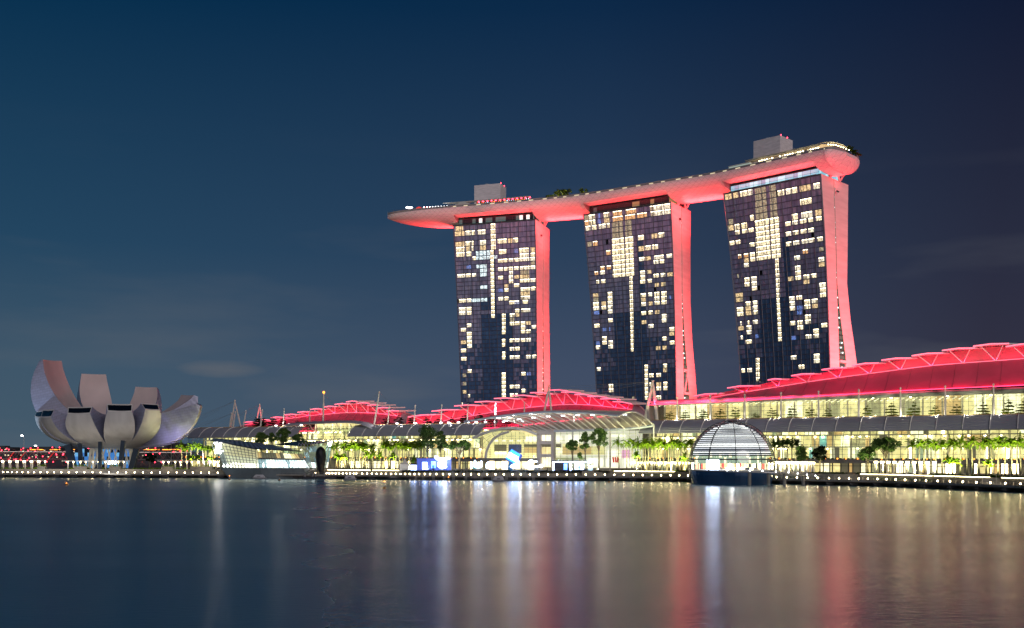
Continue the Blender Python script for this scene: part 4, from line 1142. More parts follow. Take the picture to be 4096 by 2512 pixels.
prof_ = [(1136, 1700), (1180, 1695), (1237, 1692), (1294, 1690), (1345, 1688), (1398, 1688), (1440, 1693), (1470, 1706), (1490, 1719)]
fr = [ML(-4).at(x, y) for x, y in prof_]
mb = MB(); mb.grid([[p - V3(.7) for p in fr], fr, [p + MV * 5 + V3(1.2) for p in fr], [p + MV * 12 + V3(.4) for p in fr]], 0); mb.grid([[p - V3(.7) for p in fr], [p - V3(.6) + MV * 6 for p in fr]], 1)
mb.build("curved_roof", [M['roofgrey'], M['white']], rp)
mb = MB()
for k in (1, 2, 3, 4, 5): mb.bar(fr[k] - V3(.8), fr[k] + MV * 4 - V3(5), .3)
mb.build("roof_struts", M['pole'], rp)
# canopy end piece at the far left of the arcades
wl_ = thing("white_roof_wing", "curved white roof wing between the lotus museum and the far left arcade", "roof", ML(10).gz(800, 30)[:])
pr = [ML(12).at(x, y) for x, y in [(742, 1722), (765, 1716), (800, 1718), (835, 1725), (870, 1731)]]
mb = MB(); mb.grid([pr, [p - V3(3.2) for p in pr]]); mb.grid([pr, [p + MV * 14 + V3(.5) for p in pr]]); mb.build("roof_wing", M['white'], wl_)

# ---------------------------------------------------------------- central entrance: arched glass wall, pale block, lattice canopy
en = thing("entrance_building", "tall white-lit central entrance building with glass walls beneath the steel canopy", "building", ML(-9).gz(2300, LAND)[:])
pl = ML(-9.5)
mb = MB()
arch = [(1942, 1832), (1946, 1805), (1957, 1778), (1975, 1755), (2000, 1738), (2035, 1727), (2070, 1725), (2148, 1745), (2148, 1832)]
mb.poly([pl.at(x, y) for x, y in arch]); mb.build("arched_glass", M['glass'], en)
mb = MB()
for x in range(1960, 2148, 17):
    ytop = interp([(1942, 1832), (1946, 1805), (1957, 1778), (1975, 1755), (2000, 1738), (2035, 1727), (2070, 1725), (2148, 1745)], x)
    mb.bar(ML(-9.6).at(x, ytop), ML(-9.6).at(x, 1832), .16)
for y in range(1745, 1832, 9):
    xl = 1942 + 2 if y > 1805 else (1950 if y > 1785 else (1966 if y > 1765 else 1990))
    mb.bar(ML(-9.6).at(xl, y), ML(-9.6).at(2148, y), .11)
mb.build("glazing_bars", M['mullion'], en)
mb = MB()
mb.tube([ML(-10.5).at(x, y) for x, y in arch[:6]], .75, 8)
mb.tube([ML(-11.5).at(x, y) for x, y in [(1893, 1752), (1925, 1737), (1965, 1723), (2010, 1714), (2053, 1711.5), (2100, 1718), (2150, 1738)]], .9, 8)
mb.build("arch_rims", M['white'], en)
mb = MB()
q = [ML(-10.5).at(x, y) for x, y in [(1893, 1754), (1925, 1740), (1965, 1726), (2010, 1717), (2053, 1714)]]; q2 = [ML(-9.6).at(x, y) for x, y in [(1948, 1800), (1960, 1775), (1980, 1752), (2005, 1737), (2042, 1727)]]
mb.grid([q, q2]); mb.build("vault_glass", M['glass'], en)
mb = MB()
for i in range(5): mb.bar(q[i], q2[i], .14)
for f in (.2, .4, .6, .8): mb.tube([lerp(x, y, f) for x, y in zip(q, q2)], .08, 4)
mb.build("vault_bars", M['mullion'], en)
# interior behind the arch
mb = MB(); pb = ML(2)
mb.poly([pb.at(1935, 1832), pb.at(2170, 1832), pb.at(2170, 1722), pb.at(1935, 1722)], 0)
mb.poly([ML(1.5).at(x, y) for x, y in ((1978, 1818), (2026, 1818), (2026, 1806), (1978, 1806))], 2)
mb.poly([ML(1.5).at(x, y) for x, y in ((1978, 1805), (2026, 1805), (2026, 1778), (1978, 1778))], 5)
mb.poly([ML(1.4).at(x, y) for x, y in ((2034, 1812), (2086, 1812), (2086, 1777), (2034, 1777))], 8)
mb.poly([ML(1.3).at(x, y) for x, y in ((2103, 1766), (2147, 1766), (2147, 1746), (2103, 1746))], 2)
mb.poly([ML(1.3).at(x, y) for x, y in ((2097, 1812), (2147, 1812), (2147, 1789), (2097, 1789))], 4)
mb.poly([ML(1.3).at(x, y) for x, y in ((2097, 1788), (2147, 1788), (2147, 1777), (2097, 1777))], 5)
for x in (1985, 2015, 2045, 2075, 2105): mb.box(ML(1).at(x, 1763), (2.2, .5, .8), mi=2)
scrm = mat("dark_display_screen", (.05, .06, .12), .3, emit=(.10, .12, .30), strength=.5); noisy(scrm, 1.2, .8, 3)
ENT = list(INT); ENT[2] = mat("hall_bright_panel", (.8, .75, .65), .6, emit=(1, .92, .72), strength=1.5)
mb.build("lit_interior", ENT + [scrm], en)
# pale pier block with windows
mb = MB(); pp_ = ML(-10)
def rect(pl_, x0, y0, x1, y1): return [pl_.at(x0, y1), pl_.at(x1, y1), pl_.at(x1, y0), pl_.at(x0, y0)]
for (x0, y0, x1, y1) in ((2148, 1716, 2162, 1868), (2203, 1716, 2214, 1868), (2162, 1716, 2203, 1740), (2162, 1763, 2203, 1777), (2162, 1816, 2203, 1829)):
    mb.prism(rect(pp_, x0, y0, x1, y1), MV * 3)
mb.build("pier_wall", noisy(mat("pier_render", (.62, .56, .53), .7), .2, .1), en)
mb = MB(); m2 = MB()
for (y0, y1, mi) in ((1740, 1763, 1), (1777, 1816, 0), (1829, 1868, 1)):
    mb.poly(rect(ML(-8), 2160, y0, 2206, y1), mi)
    for x in (2172, 2183, 2195): m2.bar(ML(-9.4).at(x, y0), ML(-9.4).at(x, y1), .2)
mb.poly(rect(ML(-8.2), 2164, 1740, 2178, 1763), 2); mb.poly(rect(ML(-8.2), 2164, 1777, 2203, 1788), 5)
mb.build("pier_windows", ENT, en); m2.build("window_bars", M['mullion'], en)
# big glass wall
mb = MB(); mb.poly(rect(ML(-9), 2214, 1722, 2555, 1870)); mb.build("glass_wall", M['glass'], en)
mb = MB()
for x in range(2218, 2556, 25): mb.bar(ML(-9.2).at(x, 1722), ML(-9.2).at(x, 1868), .22)
for y in (1735, 1748, 1762, 1775, 1788, 1801, 1814, 1826): mb.bar(ML(-9.2).at(2214, y), ML(-9.2).at(2545, y), .13)
mb.build("wall_bars", mat("pale_mullion", (.4, .38, .34), .5), en)
mb = MB(); pb = ML(1)
WL = mat("white_lit_hall", (.8, .78, .72), .6, emit=(1, .90, .68), strength=.72)
mb.poly(rect(pb, 2205, 1722, 2570, 1872), 8)
for (x0, y0, x1, y1, mi) in ((2214, 1744, 2245, 1766, 2), (2262, 1742, 2330, 1768, 2), (2214, 1776, 2245, 1790, 5), (2214, 1790, 2245, 1816, 1), (2250, 1776, 2340, 1786, 0), (2250, 1786, 2365, 1818, 4), (2345, 1785, 2420, 1818, 0), (2430, 1800, 2475, 1818, 2), (2430, 1818, 2480, 1832, 2), (2352, 1834, 2410, 1866, 2), (2425, 1836, 2475, 1868, 2), (2490, 1836, 2540, 1868, 2), (2216, 1830, 2340, 1842, 3), (2395, 1742, 2420, 1760, 1), (2440, 1740, 2500, 1748, 2)):
    mb.poly(rect(ML(.6 - .02 * mi), x0, y0, x1, y1), mi)
mb.build("hall_interior", ENT + [WL], en)
mb = MB(); mb.poly(rect(ML(.3), 2488, 1800, 2518, 1832), 0); mb.build("pink_screen", mat("pink_screen", (.8, .4, .6), .5, emit=(1, .45, .68), strength=.9), en)
for (x, h) in ((2437, 6), (2450, 6), (2460, 6)):
    pass
mb = MB()
for x in (2452, 2461, 2470): mb.bar(ML(-8.6).at(x, 1828), ML(-8.6).at(x + 3, 1850), .9, .3)
mb.build("red_banner", mat("red_banner", (.7, .05, .05), .6, emit=(.9, .05, .03), strength=.6), en)
mb = MB(); mb.prism([ML(-4).at(1935, 1832), ML(-4).at(2170, 1832), ML(-4).at(2170, 1845), ML(-4).at(1935, 1845)], MV * -7); mb.build("ledge", M['concrete'], en)
mb = MB()
for x in range(1800, 2150, 26): mb.poly(rect(ML(-3.8), x, 1838, x + 22, 1880), random.choice((2, 1, 2, 5)))
mb.build("shop_fronts", INT, en)
mb = MB(); a_, c_ = ms(1935, 0), ms(2560, 0)
mb.prism([mp_(a_, 2.5, LAND), mp_(c_, 2.5, LAND), mp_(c_, 2.5, 27.5), mp_(a_, 2.5, 27.5)], MV * 20); mb.build("block", M['concrete'], en)

cp = thing("steel_canopy", "large arched lattice canopy of white steel over the central entrance", "canopy", ML(-30).gz(2300, 30)[:])
near = [(1857, 1688), (1920, 1679), (1990, 1667), (2060, 1658), (2130, 1652), (2200, 1649), (2270, 1650), (2340, 1653), (2410, 1658), (2470, 1665)]
farc = [(2150, 1724), (2195, 1722), (2240, 1720), (2290, 1719), (2340, 1718), (2390, 1717), (2440, 1716), (2500, 1713), (2560, 1707), (2615, 1698)]
Np = [ML(-40).at(x, y) for x, y in near]; Fp = [ML(-9).at(x, y) for x, y in farc]
def net(i, t):
    p = lerp(Np[i], Fp[i], t); return p + V3(5.2 * math.sin(math.pi * t) * (1 - .25 * t))
rows = [[net(i, t / 16) for i in range(10)] for t in range(17)]
mb = MB(); mb.grid(rows[:5]); mb.build("roof_panels", noisy(mat("canopy_panel", (.42, .43, .47), .5), .1, .1), cp)
mb = MB()
for i in range(10): mb.tube([net(i, t / 12) - V3(.35) for t in range(13)], .42, 6)
for i in range(9): mb.tube([(net(i, t / 12) + net(i + 1, t / 12)) / 2 - V3(.25) for t in range(13)], .26, 5)
mb.build("rib_arches", M['white'], cp)
mb = MB()
for t in range(5, 32):
    f = t / 32; mb.tube([net(i, f) for i in range(10)], .17, 4, cap=False)
mb.build("purlins", mat("pale_purlin", (.62, .55, .45), .5), cp)
mb = MB(); mb.tube([p + V3(.2) for p in Np], .55, 8); mb.tube([p - V3(.4) for p in Fp], .75, 8); mb.build("edge_tubes", mat("edge_tube", (.50, .56, .68), .4), cp)
mb = MB()
for i in range(9):
    for f in (.25, .55):
        q = net(i, f) - V3(.9); mb.box(q, (.7, .5, .3)); mb.box(q + MU * 1.4, (.7, .5, .3))
mb.build("downlights", M['whitelit'], cp)
mb = MB()
for i in (0, 3, 6, 9): mb.tube([Vector((Fp[i].x, Fp[i].y, LAND)), Fp[i]], .4, 7)
for i in (1, 5): mb.tube([Vector((net(i, .5).x, net(i, .5).y, 31)), net(i, .5)], .4, 7)
mb.build("columns", M['white'], cp)
# lit things hanging beneath: real downlights of the canopy
for i in (1, 3, 5, 7): lamp('POINT', "canopy_light", net(i, .4) - V3(3), 1500, (1, .92, .8), size=1.0)

# ---------------------------------------------------------------- masts with stay cables
def mast(px_t, py_t, px_b, py_b, o, lean2=None, label="", r=.42, cab=((-22, 0), (22, 0))):
    pl_ = ML(o); top, bot = pl_.at(px_t, py_t), pl_.at(px_b, py_b)
    bot = bot.copy()
    t = thing("cable_mast", label, "mast", bot[:], "white cable masts along the arcade roofs")
    mb = MB(); mb.tube([bot, lerp(bot, top, .5), top], [r * .9, r * 1.1, r * .55], 7)
    mb.lathe([(.1, -.2), (r, 0), (r, .5), (.1, .9)], top, 6)
    mb.build("pole", M['pole'], t)
    if lean2:
        b2 = pl_.at(*lean2); mb = MB(); mb.tube([b2, lerp(b2, top, .5), top], [r * .9, r * 1.1, r * .55], 7); mb.build("pole", M['pole'], t)
    for ds, dz in cab:
        e = top + MU * ds; e.z = 30.5 if dz == 0 else dz
        e += MV * (8 if ds > 0 else -1)
        mb = MB(); mb.tube([top, e], .055, 3, cap=False); mb.build("stay_cable", M['steel'], t)
    return t
for i, (px, yt, yb) in enumerate([(2709, 1592, 1693), (2841, 1585, 1693), (2979, 1582, 1691), (3124, 1574, 1690), (3274, 1569, 1687), (3435, 1562, 1686), (3602, 1555, 1681), (3781, 1548, 1678), (3974, 1540, 1674)]):
    mast(px, yt, px, yb, 3.4, None, ORD[i] + " mast from the left in front of the cream gallery", .5, ((8, 36), (-9, 35)))
for i, (px, yt, pb_, yb) in enumerate([(1557, 1627, 1550, 1716), (1661, 1625, 1655, 1716), (1767, 1622, 1762, 1712), (1872, 1619, 1868, 1710), (1982, 1616, 1979, 1712), (2098, 1612, 2097, 1655)]):
    mast(px, yt, pb_, yb, 6, None, ORD[i] + " mast from the left in front of the middle red roof", .42)
mast(1517, 1570, 1494, 1716, 7, None, "tall leaning mast at the right end of the left red roof", .6, ((-40, 0), (-30, 0), (24, 0)))
m_ = mast(1295, 1579, 1292, 1690, 7, None, "tall mast tipped with an orange lamp before the left red roof", .6, ((-30, 0), (25, 0), (-8, 38)))
mb = MB(); mb.lathe([(.1, .8), (.7, 1.2), (.7, 2.0), (.1, 2.4)], ML(7).at(1295, 1579), 8); mb.build("beacon", M['orangelamp'], m_)
for i, (px, yt, pb_, yb) in enumerate([(984, 1645, 970, 1727), (1050, 1641, 1039, 1726), (1137, 1638, 1131, 1720), (1240, 1637, 1238, 1692)]):
    mast(px, yt, pb_, yb, 6, None, ORD[i] + " mast from the left in front of the left red roof", .42, ((-26, 0), (16, 0)))
mast(926, 1655, 915, 1730, 6, None, "short leaning mast, left one of the close pair left of the red roofs", .45, ((-50, 0), (-36, 0)))
mast(941, 1650, 929, 1730, 6, None, "short leaning mast, right one of the close pair left of the red roofs", .45, ((-44, 0), (30, 0)))
mast(939, 1604, 921, 1728, 9, (967, 1724), "tall pale A-shaped mast left of the red roofs", .55, ((-70, 0), (-62, 0), (-52, 0)))
mast(1039, 1619, 1027, 1683, 40, (1046, 1683), "distant A-shaped mast behind the left red roof", .55, ((-60, 0), (-50, 0)))
mast(2195.5, 1546, 2177, 1650, 8, (2206, 1650), "A-shaped mast standing before the middle red roof", .65, ((10, 0), (14, 0)))
mast(2611, 1526, 2578, 1690, 7, (2630, 1697), "big A-shaped mast between the middle and right red roofs", .95, ((-78, 52), (-70, 50), (-60, 49), (-46, 46), (4, 32)))
# ================================================================== lotus-shaped museum
MC = G(460, 640, 0)
mu = thing("lotus_museum", "pale lotus-shaped museum with ten upturned petals at the left of the bay", "museum", (MC.x, MC.y, LAND))
SK = noisy(mat("museum_skin", (.54, .53, .53), .55), .22, .13, 5, (1, 1, .12))
def tiled(name, c, rough=.4, metal=.25):
    m = mat(name, c, rough, metal); nt = m.node_tree; bb = nt.nodes["Principled BSDF"]
    t = nt.nodes.new("ShaderNodeTexCoord"); mp2 = nt.nodes.new("ShaderNodeMapping"); mp2.inputs["Rotation"].default_value = (R(78), 0, R(12))
    br = nt.nodes.new("ShaderNodeTexBrick"); br.inputs["Scale"].default_value = .16; br.inputs["Mortar Size"].default_value = .012
    br.inputs["Color1"].default_value = (*[x * .93 for x in c], 1); br.inputs["Color2"].default_value = (*[min(1, x * 1.07) for x in c], 1); br.inputs["Mortar"].default_value = (*[x * .7 for x in c], 1)
    nt.links.new(t.outputs["Object"], mp2.inputs[0]); nt.links.new(mp2.outputs[0], br.inputs["Vector"]); nt.links.new(br.outputs[0], bb.inputs["Base Color"])
    return m
SIDE = tiled("museum_side_panels", (.40, .42, .58)); INN = noisy(mat("museum_pinklit_skin", (.66, .55, .55), .6), .05, .12, 3)  # inner skin is the same off-white; pinkish light put into its colour
SKY = mat("skylight_glass", (.004, .005, .008), .1)
def bez(a, b_, c, d, t):
    u_ = 1 - t; return a * u_ ** 3 + b_ * 3 * u_ * u_ * t + c * 3 * u_ * t * t + d * t ** 3
def petal(oA, oB, iA, iB, b=1.02, zi=36.0, bi=.85, zmul=.40, window=True, spread=1.0):
    C0 = Vector((MC.x, MC.y, 0))
    ax = sum((P(q[0], q[1], MC.y + q[2]) - C0 for q in (oA, oB)), Vector()); axa = math.atan2(ax.y, ax.x)
    def edge(q, outer, n=14):
        p = P(q[0], q[1], MC.y + q[2]); d = Vector((p.x - C0.x, p.y - C0.y, 0)); Rr = d.length; d.normalize()
        da = (math.atan2(d.y, d.x) - axa + math.pi) % (2 * math.pi) - math.pi
        sp_ = spread if outer or not window else 1.0
        d1 = Vector((math.cos(axa + da * (1 + (sp_ - 1) * 1.5)), math.sin(axa + da * (1 + (sp_ - 1) * 1.5)), 0)); d2 = Vector((math.cos(axa + da * sp_), math.sin(axa + da * sp_), 0))
        if outer: r0, r1, r2, z0, z1, z2 = 5, .66 * Rr, b * Rr, 17.0, 17.2, 17 + (p.z - 17) * zmul
        else: r0, r1, r2, z0, z1, z2 = 9, .55 * Rr, bi * Rr, zi, zi - 1, zi + (p.z - zi) * .45
        return [bez(C0 + d1 * r0 + V3(z0), C0 + d1 * r1 + V3(z1), C0 + d2 * r2 + V3(z2), p, i / n) for i in range(n + 1)]
    eA, eB, fA, fB = edge(oA, True), edge(oB, True), edge(iA, False), edge(iB, False)
    # inner edges never fall below the outer ones
    for o_, f_ in ((eA, fA), (eB, fB)):
        for i in range(len(o_)):
            if f_[i].z < o_[i].z + 1.0: f_[i].z = o_[i].z + 1.0
    mb = MB()
    def skin(E, G_, mi, puff):
        rows = []
        for p, q in zip(E, G_):
            m_ = (p + q) / 2; w = (q - p).length
            out = Vector((m_.x - C0.x, m_.y - C0.y, 0)).normalized()
            row = []
            for k in range(7):
                t = k / 6; row.append(lerp(p, q, t) + (out - V3(.5)) * (puff * w * 4 * t * (1 - t)))
            rows.append(row)
        mb.grid(rows, mi); return rows
    ro = skin(eA, eB, 0, .045); ri = skin(fA, fB, 2, .02)
    mb.grid([eA, fA], 1); mb.grid([fB, eB], 1)
    o = mb.build("petal", [SK, SIDE, INN], mu, smooth=False)
    me = o.data
    for p in me.polygons: p.use_smooth = p.material_index in (0, 2)
    m2 = MB(); lo, hi = ro[-1], ri[-1]
    ctr = sum((p for p in lo + hi), Vector()) / 14
    rim = [lerp(lo[k], hi[k], t) for k, t in []]
    loop_o = lo + hi[::-1]
    loop_i = [lerp(p, ctr, .10 if window else .0) for p in loop_o]
    nrm = (hi[3] - lo[3]).cross(lo[6] - lo[0]).normalized()
    if window:
        loop_i = []
        for k in range(7): loop_i.append(lerp(lerp(lo[k], ctr, .07), hi[k], .12))
        for k in range(6, -1, -1): loop_i.append(lerp(lerp(hi[k], ctr, .07), lo[k], .12))
        m2.grid([loop_o, loop_i], 0, True)
        m2.poly(loop_i, 1)
    else: m2.poly(loop_o, 0)
    m2.build("skylight" if window else "petal_tip", [M['white'], SKY] if window else [M['steel']], o)
    return o
PET = [  # outer A, outer B, inner A, inner B   (pixel, pixel, metres behind the centre)
    ((157, 1444, 6), (240, 1450, 38), (171, 1445, 5), (246, 1452, 36), 1.34, 34, .92, .42, False),
    ((326, 1503, 52), (424, 1506, 52), (326, 1505, 46), (424, 1508, 46), 1.15, 34, .95, .42, False),
    ((545, 1555, 48), (635, 1557, 38), (542, 1557, 42), (628, 1556, 33), 1.12, 35, .95, .42, False),
    ((792, 1587, 6), (770, 1586, 30), (776, 1586, 5), (725, 1590, 28), 1.0, 36, .80, .36, False),
    ((801, 1622, -16), (806, 1619, 4), (783, 1618, -17), (790, 1614, 3), .94, 38, .72, .28, False),
    ((741, 1741, 10), (746, 1739, 28), (737, 1716, 9), (746, 1715, 27), .85, 27, .8, .3, True),
    ((139, 1664, 0), (166, 1670, -14), (146, 1646, 2), (173, 1641, -10), 1.02, 36, .9, .40, True),
    ((163, 1669, -15), (204, 1668, -28), (172, 1638, -13), (218, 1637, -24), 1.03, 36, .9, .42, True),
    ((270, 1655, -36), (360, 1654, -39), (272, 1628, -32), (370, 1626, -34), 1.05, 38, .9, .42, True),
    ((430, 1645, -41), (528, 1647, -41), (427, 1615, -36), (530, 1616, -36), 1.05, 38, .9, .42, True),
    ((580, 1637, -38), (640, 1641, -28), (564, 1612, -33), (630, 1616, -23), 1.04, 38, .9, .40, True)]
for k, q in enumerate(PET): petal(*q, spread=(1.25, 1.75, 1.5, 1.0, 1.0, 1.0, 1.4, 1.9, 1.65, 1.55, 1.5)[k])
mb = MB(); mb.lathe([(1, 36), (14, 36.2), (16, 37.5)], (MC.x, MC.y, 0), 24); mb.build("oculus_roof", INN, mu)
mb = MB(); mb.lathe([(22, 19.2), (14, 16.9), (1, 16.4)], (MC.x, MC.y, 0), 32); mb.build("bowl_base", SK, mu)
for (xt, yt, xb, w, D) in ((272, 1780, 295, 3.6, 622), (318, 1774, 327, 2.1, 612), (401, 1767, 400, 1.9, 604), (494, 1763, 480, 2.4, 606), (547, 1796, 526, 3.2, 616)):
    a = P(xt, yt, D); c = G(xb, D - 2, LAND)
    mb = MB(); d = (a - c).normalized(); x = Vector((1, 0, 0)); y = d.cross(x).normalized(); x = y.cross(d)
    mb.box((a + c) / 2, (w, w * .8, (a - c).length), (x, y, d)); mb.build("leaning_column", noisy(mat("navy_column", (.015, .03, .055), .4), .2, .3), mu)
mb = MB()
n = 22
for k in range(n):
    for s in (1, -1):
        a0, a1 = 2 * math.pi * k / n, 2 * math.pi * (k + s * .8) / n
        mb.bar((MC.x + 13.5 * math.cos(a0), MC.y - 6 + 13.5 * math.sin(a0), LAND), (MC.x + 12 * math.cos(a1), MC.y - 6 + 12 * math.sin(a1), 17.2), .55, .55)
mb.build("lattice_ring", mat("lattice_glow", (.66, .63, .55), .5, emit=(.8, .78, .6), strength=.06), mu)  # faint glow put into the white lattice in place of light on it
mb = MB(); BL = [mat("blue_lobby_glass", (.05, .15, .35), .2, emit=(.05, .22, .62), strength=.8), mat("blue_lobby_glass_b", (.1, .3, .5), .2, emit=(.16, .45, .8), strength=.9), mat("blue_lobby_dark", (.01, .03, .08), .2), mat("lobby_white", (.8, .9, 1), .4, emit=(.75, .88, 1), strength=5, light=True)]
for i in range(18):
    for j in range(5):
        x0, x1 = lerp(-26, 10, i / 18), lerp(-26, 10, (i + 1) / 18); z0, z1 = lerp(LAND, 17, j / 5), lerp(LAND, 17, (j + 1) / 5)
        mi = 3 if (j == 1 and i in (10, 11, 12)) else random.choice((0, 0, 1, 2, 2))
        mb.poly([(MC.x + x0, MC.y + 2, z0), (MC.x + x1, MC.y + 2, z0), (MC.x + x1, MC.y + 2, z1), (MC.x + x0, MC.y + 2, z1)], mi)
mb.build("lit_lobby", BL, mu)
lamp('AREA', "museum_uplight", (MC.x - 6, MC.y - 48, 3.2), 2600, (1, .95, .88), (MC.x, MC.y - 22, 24), size=70, size_y=3)
flood("museum_floodlight", "violet floodlight at the right foot of the lotus museum", (MC.x + 74, MC.y - 44, 6.4), (MC.x + 40, MC.y - 4, 33), 150000, 42, 1, (.60, .48, 1.0), "floodlights around the lotus museum")
flood("museum_floodlight", "bluish floodlight at the left foot of the lotus museum", (MC.x - 66, MC.y - 26, 6.4), (MC.x - 44, MC.y + 10, 46), 60000, 48, 1, (.55, .75, 1.0), "floodlights around the lotus museum")

# ================================================================== crystal pavilion on the water
LVD = 572.0
lv = thing("crystal_pavilion", "angular glass crystal pavilion standing on a dark hull in the water", "pavilion", G(1050, LVD, 0)[:])
def q3(pts): return [P(x, y, D) for x, y, D in pts]
mb = MB()
hull_t = [(884, 1873, LVD), (1040, 1873, LVD - 3), (1215, 1873, LVD - 2), (1236, 1873, LVD + 6), (1240, 1873, LVD + 25)]
top_ = q3(hull_t); bot_ = [Vector((p.x * .985 + (3 if i == 0 else -1.5 * (i > 2)), p.y, -1.0)) for i, p in enumerate(top_)]
mb.grid([bot_, top_]); mb.poly(top_ + [P(884, 1873, LVD + 25)]); mb.grid([[bot_[0], P(890, 1900, LVD + 25)], [top_[0], P(884, 1873, LVD + 25)]])
mb.build("base_hull", noisy(mat("hull_concrete", (.10, .13, .15), .6), .15, .25), lv)
# left crystal
TLc, TRc, BRc, BLc = P(841, 1761, LVD - 2), P(1021, 1797, LVD - 4), P(1028, 1872, LVD - 1), P(884, 1872, LVD + 1)
def quadgrid(mb, a, b_, c, d, nu, nv, w, lean=0.0, off=Vector((0, -.15, 0))):
    """mullions on quad a(top left) b(top right) c(bottom right) d(bottom left)"""
    for i in range(nu + 1):
        t = i / nu; t2 = min(1, max(0, t + lean))
        mb.bar(lerp(d, c, t) + off, lerp(a, b_, t2) + off, w)
    for j in range(nv + 1):
        t = j / nv; mb.bar(lerp(a, d, t) + off, lerp(b_, c, t) + off, w)
LG = glass_mat("pavilion_glass", (.9, .97, .95), .10)
mb = MB(); mb.poly([BLc, BRc, TRc, TLc]); mb.build("glass_front", LG, lv)
mb = MB(); quadgrid(mb, TLc, TRc, BRc, BLc, 12, 8, .26); mb.build("front_bars", mat("pavilion_bars", (.10, .13, .13), .4), lv)
INL = ENT + [mat("pavilion_white", (.8, .85, .85), .5, emit=(.76, .93, .95), strength=.85), mat("pavilion_spot", (1, 1, 1), .5, emit=(1, 1, .95), strength=10, light=True), mat("pavilion_steelblue", (.3, .4, .45), .4, emit=(.35, .52, .56), strength=.6), mat("pavilion_dusk", (.2, .22, .22), .5, emit=(.36, .40, .36), strength=.35), mat("pavilion_cream", (.5, .5, .4), .5, emit=(.85, .80, .52), strength=.62), mat("pavilion_amber", (.5, .45, .3), .5, emit=(.85, .74, .42), strength=.55)]
mb = MB(); bk = Vector((0, 6, 0))
for i in range(7):
    for j in range(4):
        a = lerp(lerp(TLc, TRc, i / 7), lerp(BLc, BRc, i / 7), j / 4); c = lerp(lerp(TLc, TRc, (i + 1) / 7), lerp(BLc, BRc, (i + 1) / 7), (j + 1) / 4)
        b_ = lerp(lerp(TLc, TRc, (i + 1) / 7), lerp(BLc, BRc, (i + 1) / 7), j / 4); d = lerp(lerp(TLc, TRc, i / 7), lerp(BLc, BRc, i / 7), (j + 1) / 4)
        mi = 2 if (j == 3 and i > 1) else (13 if j < 2 and i > 0 else (11 if i == 0 else 12))
        mb.poly([p + bk for p in (d, c, b_, a)], mi)
for k in range(9):
    p = lerp(BLc, BRc, .06 + k * .105) + Vector((0, 1.0, 1.0)); mb.lathe([(.05, -.7), (.65, -.1), (.65, .5), (.05, 1.3)], p, 6, 9 if k < 3 or k > 5 else 2)
mb.build("lit_interior", INL, lv)
# middle front: white lower storey, glazed restaurant above
a, c = P(1021, 1797, LVD - 4), P(1190, 1806, LVD - 1)
a0, c0 = P(1028, 1872, LVD - 1), P(1232, 1872, LVD)
mb = MB(); mb.poly([a0, c0, c, a]); mb.build("glass_front", LG, lv)
mb = MB()
for i in range(18): t = i / 17; mb.bar(lerp(a0, c0, t) + Vector((0, -.15, 0)), lerp(a, c, min(1, t * .95)) + Vector((0, -.15, 0)), .13)
for t in (.0, .15, .45, .52, .75, 1): mb.bar(lerp(a, a0, t) + Vector((0, -.15, 0)), lerp(c, c0, t) + Vector((0, -.15, 0)), .2 if t in (.45, .52) else .12)
mb.build("front_bars", M['dark'], lv)
mb = MB()
for i in range(12):
    for (t0, t1, ms_) in ((.15, .45, (4, 0, 1, 5, 4)), (.52, 1.0, (8, 8, 10, 2, 8))):
        u0, u1 = i / 12, (i + 1) / 12
        mb.poly([p + Vector((0, 4, 0)) for p in (lerp(lerp(a, a0, t1), lerp(c, c0, t1), u0), lerp(lerp(a, a0, t1), lerp(c, c0, t1), u1), lerp(lerp(a, a0, t0), lerp(c, c0, t0), u1), lerp(lerp(a, a0, t0), lerp(c, c0, t0), u0))], random.choice(ms_))
for k in range(10):
    p = lerp(a0, c0, .12 + k * .09) + Vector((0, .6, 1.3)); mb.lathe([(.05, -.9), (.42, -.2), (.42, .4), (.05, 1.6)], p, 6, 9)
mb.build("lit_interior", INL, lv)
mb = MB(); mb.box((lerp(a, a0, .485) + lerp(c, c0, .485)) / 2 + Vector((0, .8, 0)), ((c - a).length * 1.08, 2.5, .5), None); mb.build("floor_slab", M['steel'], lv)
# striped roof
RB = noisy(mat("pavilion_roof_pale", (.32, .38, .42), .35, .2), .3, .15); RD = mat("pavilion_roof_dark", (.025, .035, .05), .3)
e0, e1, e2 = TLc, TRc + Vector((0, -.4, .2)), P(1202, 1805, LVD - 1); r0, r1, r2 = P(857, 1752, LVD + 14), P(1000, 1767, LVD + 20), P(1090, 1779, LVD + 22)
mb = MB()
def rpt(u_, v_):
    lo = lerp(e0, e1, u_ * 2) if u_ < .5 else lerp(e1, e2, u_ * 2 - 1)
    hi = lerp(r0, r1, u_ * 2) if u_ < .5 else lerp(r1, r2, u_ * 2 - 1)
    return lerp(lo, hi, v_)
for i in range(34):
    for j in range(2):
        mb.poly([rpt(i / 34, j / 2), rpt((i + 1) / 34, j / 2), rpt((i + 1) / 34, (j + 1) / 2), rpt(i / 34, (j + 1) / 2)], 1 if i % 2 and (j or i > 8) else 0)
mb.build("striped_roof", [RB, RD], lv)
mb = MB(); mb.tube([e0, e1, e2], .3, 5); mb.build("roof_edge", M['dark'], lv)
